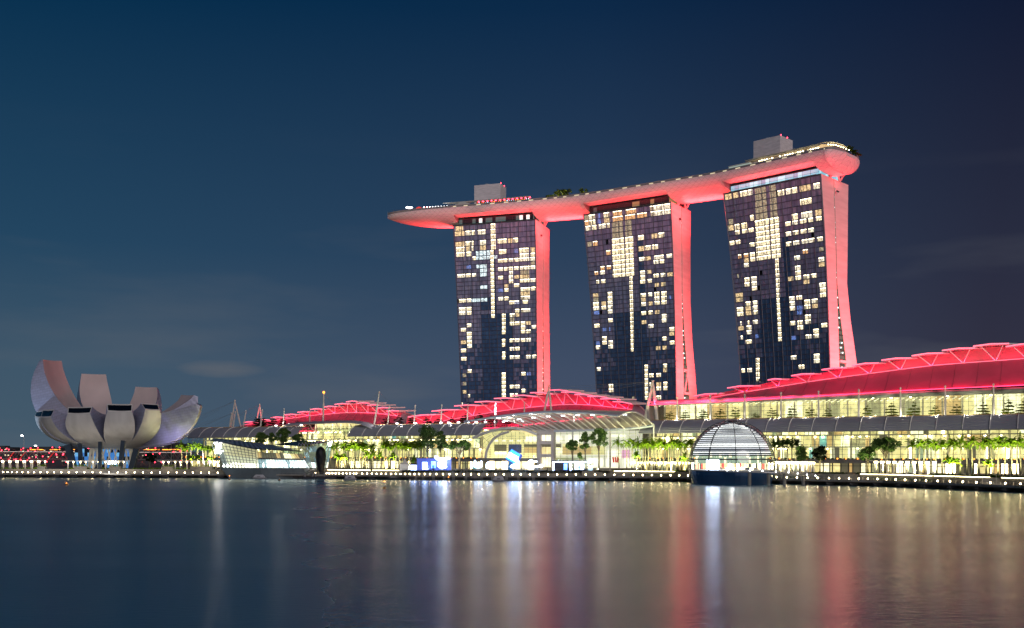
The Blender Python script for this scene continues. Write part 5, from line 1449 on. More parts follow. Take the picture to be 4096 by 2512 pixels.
# right crystal: diamond lattice
RT0, RT1, RT2, RB2, RB0 = P(1088, 1779, LVD + 18), P(1320, 1759, LVD + 4), P(1334, 1764, LVD + 14), P(1302, 1872, LVD + 8), P(1228, 1872, LVD + 4)
mb = MB(); mb.poly([RB0, RB2, RT1, P(1200, 1800, LVD + 10), RT0]); mb.poly([RB2, P(1308, 1872, LVD + 18), RT2, RT1]); mb.build("glass_side", glass_mat("smoky_glass", (.55, .70, .74), .18), lv)
mb = MB()
tl, tr, br_, bl_ = P(1190, 1772, LVD + 9), RT1, RB2, RB0
for k in range(-8, 12):
    for s in (1, -1):
        t0 = k / 10; t1 = t0 + .55 * s
        f0, f1 = 0.0, 1.0
        if abs(t1 - t0) > 0:
            lo_, hi_ = sorted(((0 - t0) / (t1 - t0), (1 - t0) / (t1 - t0))); f0, f1 = max(0, lo_), min(1, hi_)
        if f1 - f0 > .02: mb.bar(lerp(lerp(bl_, br_, lerp(t0, t1, f0)), lerp(tl, tr, lerp(t0, t1, f0)), f0) + Vector((0, -.15, 0)), lerp(lerp(bl_, br_, lerp(t0, t1, f1)), lerp(tl, tr, lerp(t0, t1, f1)), f1) + Vector((0, -.15, 0)), .22)
mb.bar(RB2, RT1, .3); mb.bar(RB0, P(1200, 1803, LVD + 8), .25)
for f in (.25, .5, .75): mb.bar(lerp(RB0, tl, f), lerp(RB2, RT1, f), .12)
mb.build("lattice_bars", M['steel'], lv)
mb = MB()
for i in range(6):
    for j in range(4):
        u0, u1, v0, v1 = i / 6, (i + 1) / 6, j / 4, (j + 1) / 4
        f = lambda u_, v_: lerp(lerp(bl_, br_, u_), lerp(tl, tr, u_), v_ * .82) + Vector((0, 7, 0))
        mb.poly([f(u0, v0), f(u1, v0), f(u1, v1), f(u0, v1)], random.choice((0, 10, 3, 8) if j else (8, 2, 9)))
mb.build("lit_interior", INL, lv)
mb = MB(); mb.poly([RT0, P(1200, 1785, LVD + 12), P(1300, 1772, LVD + 6), RT1, RT2, P(1200, 1763, LVD + 30)]); mb.build("dark_roof", noisy(mat("crystal_roof", (.02, .03, .04), .2), .3, .3), lv)
mb = MB(); sgn = q3([(1315, 1785, LVD + 3.5), (1323, 1785, LVD + 5), (1329, 1765, LVD + 8), (1322, 1765, LVD + 3.5)]); mb.poly(sgn); mb.build("glowing_sign", M['whitelit'], lv)
# interlocked LV letters
fx_ = (TRc - TLc).normalized(); up_ = (lerp(TLc, BLc, .5) - lerp(TLc, BLc, .6)); up_.normalize()
lo0 = P(873, 1793, LVD - 2.5)
def lp(x, y): return lo0 + Vector((x * .46, -.6, y * .46))
mb = MB()
def stroke(pts, w):
    for p, q in zip(pts, pts[1:]): mb.bar(lp(*p), lp(*q), w, .4)
stroke([(-3.6, 6.2), (.2, -1.8)], 1.25 * .6); stroke([(3.4, 6.2), (.2, -1.8)], .5); stroke([(-4.6, 6.2), (-2.0, 6.2)], .36); stroke([(2.2, 6.2), (4.4, 6.2)], .36)
stroke([(-.6, 3.6), (-2.2, -5.6)], .62); stroke([(-3.6, -5.8), (3.2, -5.8)], .6); stroke([(3.2, -5.8), (4.2, -3.4)], .5)
mb.build("glowing_logo", mat("logo_light", (1, 1, 1), .5, emit=(1, .98, .92), strength=30, light=True), lv)

# ================================================================== black faceted pod on a pontoon
pd_D = 566.0
o = thing("pod_sculpture", "tall black faceted pod standing on a floating pontoon", "sculpture", G(1283, pd_D, 0)[:])
mb = MB(); c = G(1283, pd_D, 0); pr = []
for y, w in ((1909, 25), (1890, 28), (1865, 33), (1840, 41), (1826, 43), (1808, 40), (1796, 31), (1789, 15), (1787, 3)):
    pr.append((w / 2 / F * pd_D, P(0, y, pd_D).z))
n = 9; rows = []
for i, (r_, z) in enumerate(pr): rows.append([c + Vector((r_ * math.cos(2 * math.pi * (k + .5 * (i % 2)) / n), r_ * math.sin(2 * math.pi * (k + .5 * (i % 2)) / n), z)) for k in range(n)])
idx = [[mb.vert(p) for p in r_] for r_ in rows]
for i, (ra, rb2) in enumerate(zip(idx, idx[1:])):
    for k in range(n):
        k2 = (k + 1) % n
        if i % 2 == 0: mb.f += [[ra[k], ra[k2], rb2[k]], [ra[k2], rb2[k2], rb2[k]]]
        else: mb.f += [[ra[k], ra[k2], rb2[k2]], [ra[k], rb2[k2], rb2[k]]]
        mb.m += [0, 0]
mb.build("faceted_body", mat("black_facets", (.006, .008, .014), .45, spec=.25), o)
mb = MB(); mb.lathe([(2.4, -.6), (2.6, .6), (1.8, 1.2)], c, 12); mb.build("foot", M['dark'], o)
o = thing("floating_pontoon", "long dark floating pontoon around the foot of the black pod", "pontoon", G(1283, pd_D, 0)[:])
mb = MB()
for (x0, x1) in ((1212, 1262), (1264, 1302), (1304, 1350)): a = G(x0, pd_D - 2, .6); d = G(x1, pd_D - 2, .6); mb.box((a + d) / 2, ((d - a).length, 5, 1.3))
mb.build("float", M['dark'], o)
for x in (1220, 1250, 1262, 1298, 1312, 1343): mb = MB(); p = G(x, pd_D - 4, 1.2); mb.lathe([(.5, 0), (.5, .7), (.8, 1.4), (.3, 2.1)], p, 8); mb.build("bollard", noisy(mat("bollard_paint", (.2, .2, .22), .4), .5, .3), o)
o = thing("gangway", "sloping gangway from the boardwalk down to the pontoon", "gangway", G(1225, pd_D + 6, 1)[:])
mb = MB(); a, d = G(1216, pd_D, 1.3), G(1258, pd_D + 14, 4.2); mb.bar(a, d, 1.4, .2); mb.build("ramp", M['steel'], o)
mb = MB()
for s in (-.7, .7): 
    q = Vector((0, s, 0)); mb.bar(a + q + V3(1.1), d + q + V3(1.1), .08)
    for t in range(7): mb.bar(lerp(a, d, t / 6) + q, lerp(a, d, t / 6) + q + V3(1.1), .07)
mb.build("handrail", M['steel'], o)

# ================================================================== glass dome store and its footbridge
DD, DR, DZ = 478.0, 19.9, 9.4
dc = G(2926, DD, 0)
dm = thing("glass_dome", "round glass dome with dark louvre rings floating on a navy hull", "dome", dc[:])
def sph(el, az, r=DR): return dc + Vector((r * math.cos(el) * math.cos(az), r * math.cos(el) * math.sin(az), DZ + r * math.sin(el)))
E0 = -R(9)
mb = MB(); mb.grid([[sph(lerp(E0, R(88), i / 24), 2 * math.pi * k / 48, DR) for k in range(48)] for i in range(25)], 0, True); mb.build("glass_shell", glass_mat("dome_glass", (.93, .97, .97), .10, .03), dm, smooth=True)
mb = MB()
for i in range(20):
    zr_ = lerp(.10, .985, i / 19); el = math.asin(zr_); dl = min(R(1.25), .0145 / max(.25, math.cos(el)))
    if i == 1: continue
    mb.grid([[sph(el - dl, 2 * math.pi * k / 48, DR - .25) for k in range(48)], [sph(el + dl, 2 * math.pi * k / 48, DR - .1) for k in range(48)], [sph(el + dl, 2 * math.pi * k / 48, DR - .5) for k in range(48)]], 0, True)
mb.build("louvre_rings", M['dark'], dm)
mb = MB()
for k in range(10):
    az = 2 * math.pi * (k + .32) / 10
    mb.tube([sph(lerp(E0, R(86), i / 16), az, DR + .08) for i in range(17)], .18 if k != 6 else .3, 5)
mb.lathe([(3.2, DZ + DR - .6), (3.0, DZ + DR - .1), (.3, DZ + DR + .2)], dc, 20)
mb.build("ribs", M['dark'], dm)
mb = MB(); DW = [mat("dome_glow", (.8, .8, .82), .6, emit=(.95, .96, 1), strength=1.5), mat("dome_glow_bright", (.9, .9, .9), .6, emit=(1, 1, .98), strength=3), mat("dome_glow_dim", (.5, .5, .55), .6, emit=(.6, .62, .7), strength=.7)]  # glowing inner shell put in for the lit shelves and glass reflections
for i in range(30):
    e0_, e1_ = lerp(R(11), R(88), i / 30), lerp(R(11), R(88), (i + .92) / 30)
    ringm = random.choices((0, 1, 2), (6, 4, .8))[0]
    for k in range(24):
        a0, a1 = 2 * math.pi * k / 24, 2 * math.pi * (k + 1) / 24
        mb.poly([sph(e0_, a0, DR - 1.5), sph(e0_, a1, DR - 1.5), sph(e1_, a1, DR - 1.6), sph(e1_, a0, DR - 1.6)], ringm)
mb.build("glow_shell", DW, dm)
mb = MB(); mb.lathe([(17.6, -1.5), (18.2, 0), (19.4, 4.2), (19.75, 6.3)], dc, 48); mb.build("base_hull", mat("navy_hull", (.035, .09, .20), .18, .2), dm, smooth=False)
mb = MB(); mb.lathe([(19.8, 6.0), (19.9, 6.5), (.5, 6.55)], dc, 40); mb.build("floor", noisy(mat("dome_floor", (.45, .42, .38), .5), .3, .2), dm)
mb = MB()
DI = [mat("store_screen", (1, 1, 1), .4, emit=(.55, .68, 1), strength=22, light=True), INT[4], INT[2], INT[0], mat("store_red", (.6, .05, .05), .6, emit=(.8, .1, .06), strength=.5), M['dark'], mat("tree_screen", (.1, .15, .1), .6, emit=(.22, .30, .24), strength=.6)]
p = dc + Vector((-10.2, -7.5, 0)); mb.poly([p + V3(6.6) + Vector((-2.9, 0, 0)), p + V3(6.6) + Vector((2.9, 0, 0)), p + V3(11.0) + Vector((2.9, 0, 0)), p + V3(11.0) + Vector((-2.9, 0, 0))], 0)
mb.build("screen", DI, dm)
mb = MB()
for k in range(40):
    az = R(8) + R(164) * k / 40; r_ = 16.8
    for (z0, z1, ch) in ((6.6, 9.2, (1, 2, 1, 3, 5, 4, 3)), (9.2, 12.2, (6, 6, 3, 6, 6)), (12.2, 16.5, (6, 6, 6, 3))):
        w = R(164) / 40
        mb.poly([dc + Vector((r_ * math.cos(az), r_ * math.sin(az), z0)), dc + Vector((r_ * math.cos(az - w * .9), r_ * math.sin(az - w * .9), z0)), dc + Vector((r_ * math.cos(az - w * .9), r_ * math.sin(az - w * .9), z1)), dc + Vector((r_ * math.cos(az), r_ * math.sin(az), z1))], random.choice(ch))
mb.build("back_wall", DI, dm)
mb = MB()
for k in range(14):
    p = dc + Vector((random.uniform(-11, 13), random.uniform(-11, 4), 6.5)); mb.box(p + V3(.5), (random.uniform(1.2, 2.4), 1, 1), mi=random.choice((1, 2, 0)))
mb.build("display_tables", [DI[5], INT[2], M['timber']], dm)
lamp('POINT', "dome_light", (dc.x, dc.y - 2, 12), 1500, (.95, .97, 1), size=2)

fb = thing("footbridge", "slender curved footbridge with white lamps from the glass dome to the shore", "footbridge", G(3100, 452, 0)[:])
fpts = [(2904, 456, 6.2), (2950, 453, 6.15), (3000, 451, 6.1), (3050, 450, 6.0), (3105, 450, 5.8), (3155, 452, 5.4), (3195, 456, 4.7), (3245, 462, 3.9), (3300, 470, 3.0), (3345, 476, 2.4)]
fp = [G(*q) for q in fpts]
mb = MB(); mb.grid([[p + Vector((0, -1.6, -.5)) for p in fp], [p + Vector((0, -1.6, 0)) for p in fp], [p + Vector((0, 1.6, 0)) for p in fp], [p + Vector((0, 1.6, -.5)) for p in fp], [p + Vector((0, -1.6, -.5)) for p in fp]]); mb.build("walkway", M['steel'], fb)
mb = MB()
for s in (-1.6, 1.6):
    mb.tube([p + Vector((0, s, 1.15)) for p in fp], .05, 4)
    for p, q in zip(fp, fp[1:]):
        for t in (0, .5): mb.bar(lerp(p, q, t) + Vector((0, s, 0)), lerp(p, q, t) + Vector((0, s, 1.15)), .05)
mb.build("handrail", M['steel'], fb)
for px in (2998, 3074, 3138, 3213):
    p = G(px, 451 if px < 3150 else 458, 0); mb = MB(); mb.tube([p - V3(1), p + V3(interp([(a, z) for a, d_, z in fpts], px) - .5)], .75, 10); mb.build("column", M['concrete'], fb)
for px in (2908, 2950, 2999, 3050, 3104, 3154, 3191, 3228, 3262):
    d_, z = interp([(a, d_) for a, d_, z in fpts], px), interp([(a, z) for a, d_, z in fpts], px)
    p = G(px, d_ - 1.8, z + .35); mb = MB(); mb.lathe([(.05, -.3), (.34, 0), (.05, .34)], p, 8); mb.build("lamp", M['whitelit'], fb)

# ================================================================== double-helix footbridge behind the museum, far blocks
hb = thing("helix_bridge", "long tubular helix footbridge dotted with red lamps behind the museum", "bridge", G(200, 790, 0)[:])
hx0, hx1 = G(-120, 790, 13.4), G(770, 800, 12.6)
n = 260; HR = 5.6
redtube = noisy(mat("helix_steel", (.35, .30, .31), .35, .4), .2, .2)
mb = MB(); lamps_ = []
for ph, tw_, r_ in ((0, 1, HR), (math.pi, 1, HR), (math.pi / 2, 1, HR), (.6, -1, HR * .78), (.6 + math.pi, -1, HR * .78)):
    pts = []
    for i in range(n + 1):
        t = i / n; a = ph + tw_ * t * 2 * math.pi * 7.5
        pts.append(lerp(hx0, hx1, t) + Vector((0, r_ * math.cos(a), r_ * math.sin(a))))
    mb.tube(pts, .22 if r_ == HR else .16, 4)
    if r_ == HR: lamps_ += [p for p in pts[::8] if p.y < 800]
for i in range(0, n, 4):
    t = i / n; a = t * 2 * math.pi * 7.5
    c = lerp(hx0, hx1, t); mb.bar(c + Vector((0, HR * math.cos(a), HR * math.sin(a))), c + Vector((0, HR * .78 * math.cos(-a), HR * .78 * math.sin(-a))), .09)
mb.build("helix_tubes", redtube, hb)
mb = MB(); mb.box((hx0 + hx1) / 2 - V3(3.4), ((hx1 - hx0).length, 6, .5), ((hx1 - hx0).normalized(), Vector((0, 1, 0)), V3(1))); mb.build("deck", M['steel'], hb)
mb = MB(); mb.bar(hx0 + Vector((0, -3, 2.2)), hx1 + Vector((0, -3, 2.2)), .5, .25); mb.build("light_line", mat("pale_line_light", (.8, .8, .8), .5, emit=(1, .85, .75), strength=.8), hb)
proto = None
for k, p in enumerate(lamps_[:98]):
    if proto is None:
        mb = MB(); mb.lathe([(.05, -.5), (.5, 0), (.05, .5)], p, 6); proto = mb.build("red_lamp", M['redlamp'], hb); p0 = p
    else:
        c = proto.copy(); COL.objects.link(c); c.parent = hb; c.location = p - p0
mb = MB()
for x in (-60, 130, 330, 560, 700): mb.bar(G(x, 800, -1), G(x + 8, 796, 9), 1.0); mb.bar(G(x + 30, 800, -1), G(x + 12, 796, 9), 1.0)
mb.build("piers", M['concrete'], hb)
mb = MB()
for x in (30, 75, 190): 
    p, q = G(x, 783, 9), G(x + 26, 783, 15); mb.bar(p, q, 2.0, .2)
mb.build("red_shade_panel", mat("red_mesh_panel", (.6, .05, .05), .6, emit=(.9, .06, .06), strength=.30), hb)
lamp('AREA', "helix_red_light", G(230, 780, 6), 2500, (1, .05, .08), G(230, 792, 14), size=140, size_y=2)
ex = thing("expressway_viaduct", "distant road viaduct with orange-lit strips behind the helix bridge", "viaduct", G(300, 900, 0)[:])
mb = MB(); mb.bar(G(-300, 900, 14.5), G(900, 900, 14.5), 8, 1.6); mb.build("road_deck", M['darkconc'], ex)
mb = MB()
for (a, c) in ((120, 175), (200, 240), (265, 300), (575, 640), (650, 720)): mb.bar(G(a, 895.5, 17.4), G(c, 895.5, 17.4), .3, .5)
mb.build("orange_strip", M['orangelamp'], ex)
mb = MB()
for x in range(-200, 900, 90): mb.bar(G(x, 900, LAND), G(x, 900, 14), 2.5)
mb.build("piers", M['darkconc'], ex)
FB = ["low far-off block at the left edge of the skyline", "wide far-off block behind the helix bridge", "far-off block left of the museum columns", "far-off block right of the museum columns", "far-off stepped block behind the left palms", "small far-off block near the white street lamp"]
fbm = noisy(mat("distant_facade", (.05, .055, .065), .8), .1, .3)
for i, (x0, x1, y) in enumerate(((-60, 60, 1805), (90, 250, 1808), (255, 330, 1800), (540, 615, 1792), (622, 680, 1778), (690, 740, 1790))):
    D = 1500 + i * 40; a, c = G(x0, D, 0), G(x1, D, 0); h = P(0, y, D).z + 6
    o = thing("distant_block", FB[i], "building", ((a + c) / 2)[:], "far-off blocks on the left skyline")
    mb = MB(); mb.box((a + c) / 2 + V3(h / 2), ((c - a).length, 30, h)); w = mb.build("wall", fbm, o)
    mb = MB(); mb.box((a + c) / 2 + V3(h + 1), ((c - a).length * .5, 16, 2)); mb.build("roof_plant", fbm, o)
    for k in range(8):
        mb = MB(); mb.box(lerp(a, c, random.random()) + Vector((0, -15.2, random.uniform(6, h - 2))), (2.2, .2, 1.2)); mb.build("lit_window", M['warm'], o)

# ================================================================== plants
def rv(s=1.0): return Vector((random.gauss(0, s), random.gauss(0, s), random.gauss(0, s)))
def leafquad(mb, p, s, n=None):
    n = (n or rv()).normalized(); a = n.orthogonal().normalized(); b_ = n.cross(a)
    ang = random.random() * 6.28; a, b_ = a * math.cos(ang) + b_ * math.sin(ang), b_ * math.cos(ang) - a * math.sin(ang)
    mb.poly([p - a * s, p + b_ * s * .55, p + a * s, p - b_ * s * .55])
def make_palm(seed, h=13.0, small=False):
    """royal palm at the origin: ringed trunk, green shaft, drooping feathered fronds"""
    random.seed(seed)
    t = MB(); lean = Vector((random.uniform(-.5, .5), random.uniform(-.5, .5), 0))
    pts = [Vector((0, 0, 0)) + lean * (z / h) ** 2 + V3(z) for z in (0, h * .25, h * .5, h * .75, h)]
    t.tube(pts, [.34, .30, .27, .24, .18] if not small else [.2, .17, .15, .13, .1], 7)
    c = MB(); top = pts[-1]; nf = 12 if not small else 10; L = 4.9 if not small else 3.6
    for k in range(nf):
        az = k * 2.4 + random.uniform(-.2, .2); el = R(random.choice((82, 68, 55, 40, 22)) + random.uniform(-8, 8)); ln = L * random.uniform(.85, 1.1)
        p = top.copy(); d = Vector((math.cos(az) * math.cos(el), math.sin(az) * math.cos(el), math.sin(el)))
        rach = [p.copy()]; seg = 9
        for i in range(seg):
            p = p + d * (ln / seg); d = (d + V3(-.20 - .05 * i * .5)).normalized(); rach.append(p.copy())
        for i in range(1, seg + 1):
            q = rach[i]; dd = (rach[i] - rach[i - 1]).normalized(); side = dd.cross(V3(1)).normalized() if abs(dd.z) < .97 else Vector((math.sin(az), -math.cos(az), 0))
            wl2 = (.85 if not small else .9) * math.sin(math.pi * (i / (seg + .6)) ** .7) + .12
            for s in (-1, 1):
                for hf in (0, .5):
                    b0 = lerp(rach[i - 1], q, hf)
                    tip = b0 + side * (s * wl2) + dd * wl2 * .55 - V3(wl2 * random.uniform(.35, .8)); mid2 = (b0 + tip) / 2 + dd * .13
                    c.poly([b0, b0 + dd * .26, mid2 + dd * .14, tip, mid2 - dd * .10])
    return t, c
def make_tree(seed, w, hc, trunk, leaves=900, ls=.42, kind="round", mat_=None):
    """broadleaf tree: trunk with limbs, crown of leaf clumps spread on a lumpy ellipsoid volume"""
    random.seed(seed)
    t = MB(); c = MB()
    top = V3(trunk); z0 = trunk
    t.tube([V3(0), V3(trunk * .5) + Vector((random.uniform(-.2, .2), 0, 0)), top], [.032 * w + .1, .026 * w + .08, .02 * w + .06], 7)
    nb = 9 if kind != "tier" else 14
    cl = []
    if kind == "tier":
        for L_ in range(5):
            zz = z0 + hc * (.08 + .21 * L_); rr2 = w / 2 * (1.0, .95, .78, .6, .32)[L_]
            for k in range(6 if L_ < 4 else 3):
                az = random.random() * 6.28; r_ = rr2 * random.uniform(.35, .92); cl.append((Vector((r_ * math.cos(az), r_ * math.sin(az), zz + random.uniform(-.25, .25))), rr2 * .42, .16))
        t.tube([top, V3(z0 + hc * .9)], [.014 * w + .06, .03], 5)
        for p, r_, f in cl: t.tube([V3(p.z - .35), p], [.07, .025], 4, cap=False)
    else:
        for k in range(26 if kind == "round" else 22):
            az = random.random() * 6.28; u_ = random.uniform(-.7, 1) if kind == "round" else random.uniform(-.1, 1)
            rr2 = math.sqrt(max(0, 1 - u_ * u_)) * random.uniform(.1, .98)
            p = Vector((w / 2 * rr2 * math.cos(az), w / 2 * rr2 * math.sin(az), z0 + hc * (.5 + .46 * u_) if kind == "round" else z0 + hc * (.35 + .6 * u_)))
            cl.append((p, min(w, hc) * random.uniform(.13, .24), .75))
        for p, r_, f in cl[::2]: t.tube([top - V3(trunk * .18 * random.random()), lerp(top, p, .5) + V3(.3), p], [.014 * w + .04, .008 * w + .03, .02], 4, cap=False)
    tot = sum(r_ * r_ for p, r_, f in cl)
    for p, r_, f in cl:
        for _ in range(int(leaves * r_ * r_ / tot)):
            d = rv().normalized() * r_ * (random.random() ** .4); d.z *= f
            leafquad(c, p + d, ls * random.uniform(.6, 1.3), rv() + V3(.8 if kind == "tier" else .2))
    return t, c
def plant(maker, name, label, cat, loc, group, lm, tm, crown="crown"):
    o = thing(name, label, cat, (0, 0, 0), group)
    t, c = maker
    t.build("trunk", tm, o); c.build(crown, lm, o)
    o.location = loc; return o
def copy_at(o, loc, rz, sc, label):
    c = copy_tree(o); c.location = loc; c.rotation_euler = (0, 0, rz); c.scale = (sc, sc, sc) if isinstance(sc, (int, float)) else sc; c["label"] = label; return c

# ---- royal palms
PP = []
def palm_row(pxs, ycrown, dofs, row, group, lm=None, small=False, ybase=None):
    global PP
    for i, px in enumerate(pxs):
        yc = ycrown[i] if isinstance(ycrown, (list, tuple)) else ycrown + random.uniform(-6, 6)
        D = shore_d(px) + dofs + random.uniform(-2.5, 2.5)
        zc = HC - (yc - HZ) / F * D; h = max(3.0, zc - LAND)
        lab = "%s %spalm from the left %s" % (ORD[i], "short " if small else "", row)
        key = (small, lm is not None)
        protos = [p for p in PP if p[0] == key]
        if len(protos) < 3:
            H = 13.0 if not small else 6.0
            o = plant(make_palm(40 + len(PP), H, small), "palm_tree", lab, "palm", G(px, D, LAND)[:], group, lm or M['palm'], M['palmbark'], "fronds")
            PP.append((key, o, H))
        else:
            k, src, H = random.choice(protos)
            o = copy_tree(src); o["label"] = lab; o["group"] = group
        o.location = G(px, D, LAND); o.rotation_euler = (0, 0, random.random() * 6.28)
        s = random.uniform(.92, 1.08); o.scale = (s, s, h / H)
random.seed(21)
GA = "palms of the grove behind the black sculpture"
palm_row([1222, 1234, 1262 + 60, 1347, 1372, 1382, 1391, 1399, 1408, 1417, 1427, 1437, 1445, 1453, 1461, 1489], 1789, 20, "in the first palm clump right of the crystal pavilion", GA)
palm_row([1538, 1547, 1558, 1573, 1583, 1599, 1610, 1619, 1626, 1637, 1646, 1661, 1670, 1687], 1787, 20, "in the palm clump left of the tall green tree", GA)
palm_row([1345, 1360, 1376, 1467, 1494, 1522, 1570, 1655], [1828, 1832, 1830, 1822, 1822, 1828, 1828, 1842], 16, "among the low palms behind the black sculpture", "short palms near the black sculpture", small=True)
GB = "palms of the grove left of the glass dome"
palm_row([2476, 2507, 2528, 2548, 2560, 2572, 2582, 2593, 2605, 2614, 2626, 2640, 2655, 2673, 2681, 2692, 2707, 2713, 2727, 2748, 2765], 1781, 18, "in the grove left of the glass dome", GB)
palm_row([2547, 2737], [1824, 1834], 14, "beneath the grove left of the glass dome", "short palms left of the glass dome", small=True)
GD = "palms of the long row at the right"
palm_row([3651, 3676, 3698, 3724, 3744, 3769, 3795, 3812, 3841, 3868, 3890, 3917, 3944, 3968, 3992, 4020, 4048, 4068, 4084, 4110], [1783, 1784, 1779, 1783, 1781, 1785, 1778, 1780, 1774, 1782, 1772, 1780, 1774, 1778, 1773, 1782, 1778, 1776, 1776, 1772], 26, "in the long palm row at the right", GD)
palm_row([3796, 3822, 3948], [1846, 1850, 1858], 22, "beneath the long palm row at the right", "short palms at the right", small=True)
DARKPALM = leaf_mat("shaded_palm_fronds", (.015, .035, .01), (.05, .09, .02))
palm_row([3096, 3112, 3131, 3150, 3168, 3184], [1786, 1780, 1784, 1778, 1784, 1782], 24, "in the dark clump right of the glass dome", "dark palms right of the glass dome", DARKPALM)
GE = "palms left of the crystal pavilion"
palm_row([728, 746, 765, 790, 813, 832, 850], [1790, 1796, 1788, 1790, 1794, 1798, 1800], 26, "left of the crystal pavilion", GE)
palm_row([763, 793, 838], [1832, 1834, 1836], 20, "under the palms left of the crystal pavilion", "short palms left of the crystal pavilion", small=True)

# ---- broadleaf trees on the promenade: (px, crown top, crown bottom, base, width px, extra depth, kind, dark, label)
TREES = [(1712, 1698, 1802, 1866, 86, 22, "round", 0, "tall dense green tree left of the umbrella-shaped tree"),
         (1762, 1724, 1806, 1864, 46, 28, "round", 0, "slim bluish-green tree touching the tall dense tree"),
         (1838, 1756, 1812, 1866, 122, 20, "umb", 0, "broad umbrella-shaped tree before the arched glass wall"),
         (2289, 1762, 1815, 1866, 58, 18, "umb", 0, "small airy tree before the white-lit glass wall"),
         (2340, 1730, 1808, 1866, 46, 20, "round", 0, "slim dark tree left of the taller one before the glass wall"),
         (2396, 1716, 1800, 1872, 74, 18, "round", 0, "tallest dark-crowned tree before the white-lit glass wall"),
         (2318, 1812, 1836, 1868, 22, 14, "round", 0, "tiny tree beside the lit kiosk"),
         (3472, 1790, 1850, 1888, 74, 24, "round", 0, "dark low tree left of the big round tree on the right"),
         (3542, 1745, 1822, 1894, 114, 26, "umb", 0, "big round tree before the right-hand arcade"),
         (3281, 1780, 1852, 1876, 54, 22, "round", 1, "dark rounded tree right of the dome palms"),
         (3208, 1786, 1846, 1876, 54, 22, "round", 0, "small dark tree at the end of the dome palms"),
         (597, 1813, 1850, 1874, 54, 30, "round", 1, "dark bushy tree right of the museum columns"),
         (1046, 1731, 1774, 1800, 62, 46, "round", 0, "leftmost leafy tree above the striped pavilion roof"),
         (1088, 1731, 1776, 1800, 26, 46, "round", 0, "narrow tree above the striped pavilion roof"),
         (1133, 1716, 1776, 1800, 64, 46, "round", 0, "tallest leafy tree above the striped pavilion roof"),
         (1194, 1738, 1768, 1800, 42, 46, "round", 0, "rounded tree above the dark crystal roof")]
for i, (px, yt, yb, ybase, wpx, dd, kd, dk, lab) in enumerate(TREES):
    D = shore_d(px) + dd; zt_, zb_ = HC - (yt - HZ) / F * D, HC - (yb - HZ) / F * D
    w = wpx / F * D; base = LAND
    plant(make_tree(100 + i, w, zt_ - zb_, max(1.5, zb_ - base), int(1300 + 160 * w), .46, kd), "tree", lab, "tree", G(px, D, base)[:], "trees along the promenade", M['darkleaf'] if dk else M['leaf'], M['bark'])
# ---- tiered terrace trees before the cream gallery
src = []
random.seed(5)
for i, (px, yt) in enumerate([(2678, 1644), (2742, 1640), (2813, 1636), (2881, 1634), (2942, 1630), (3021, 1650), (3090, 1630), (3168, 1622), (3240, 1628), (3312, 1632), (3469, 1620), (3565, 1610), (3657, 1608), (3741, 1620), (3826, 1616), (3933, 1608), (4034, 1594), (4092, 1604)]):
    p = ML(6.6).gz(px, 30); h = ML(6.6).at(px, yt).z - 30
    lab = "%s layered tree from the left on the cream gallery terrace" % ORD[i]
    if len(src) < 3:
        o = plant(make_tree(200 + i, 6.6, 6.2, 2.2, 900, .42, "tier"), "terrace_tree", lab, "tree", p[:], "layered trees on the gallery terrace", M['gardenleaf'], M['bark']); src.append(o)
    else:
        o = copy_tree(random.choice(src)); o["label"] = lab
    o.location = p; o.rotation_euler = (0, 0, random.random() * 6.28); s = h / 8.4; o.scale = (random.uniform(.8, 1.05), random.uniform(.8, 1.05), s)
src2 = []
DT = [(1026, 1668), (1040, 1664), (1058, 1672), (1090, 1668), (1132, 1668), (1190, 1680), (1240, 1682), (1545, 1670), (1596, 1661), (1648, 1666), (1706, 1668), (1754, 1668), (1808, 1668), (1860, 1652), (1918, 1652), (1964, 1662), (2026, 1668)]
for i, (px, yt) in enumerate(DT):
    p = ML(10).gz(px, 30); h = ML(10).at(px, yt).z - 30
    lab = "%s dark tree from the left silhouetted against the red roofs" % ORD[i]
    if len(src2) < 3:
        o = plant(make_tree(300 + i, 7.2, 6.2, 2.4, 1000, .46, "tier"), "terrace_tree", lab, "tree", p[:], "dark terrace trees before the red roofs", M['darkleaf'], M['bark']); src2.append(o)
    else:
        o = copy_tree(random.choice(src2)); o["label"] = lab
    o.location = p; o.rotation_euler = (0, 0, random.random() * 6.28); s = h / 8.6; o.scale = (random.uniform(.8, 1.15), random.uniform(.8, 1.15), s)
def bush(name, label, pts, r, n, lm, ls=.35, kind="stuff"):
    c = MB()
    for p in pts:
        for _ in range(n):
            d = rv().normalized() * r * random.random() ** .5; d.z = abs(d.z) * .7; leafquad(c, p + d, ls * random.uniform(.6, 1.3))
    o = c.build(name, lm, None, pts[0][:]); o["kind"] = kind; o["label"] = label
    if kind != "stuff": pass
    return o
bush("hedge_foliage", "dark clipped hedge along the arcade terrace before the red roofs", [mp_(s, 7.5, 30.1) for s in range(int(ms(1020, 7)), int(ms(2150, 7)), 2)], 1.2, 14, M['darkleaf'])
bush("hedge_foliage", "low dark hedge under the palms along the promenade", [G(px, shore_d(px) + 14.5, LAND) for px in list(range(1352, 1410, 4)) + list(range(1430, 1480, 4)) + list(range(1560, 1594, 4)) + list(range(2455, 2500, 4)) + list(range(2690, 2752, 4)) + list(range(3240, 3380, 6)) + list(range(3430, 3500, 6)) + list(range(3730, 4110, 5))], 1.3, 22, M['hedge'])
PALE = leaf_mat("pale_shrub_leaves", (.10, .16, .10), (.30, .38, .28))
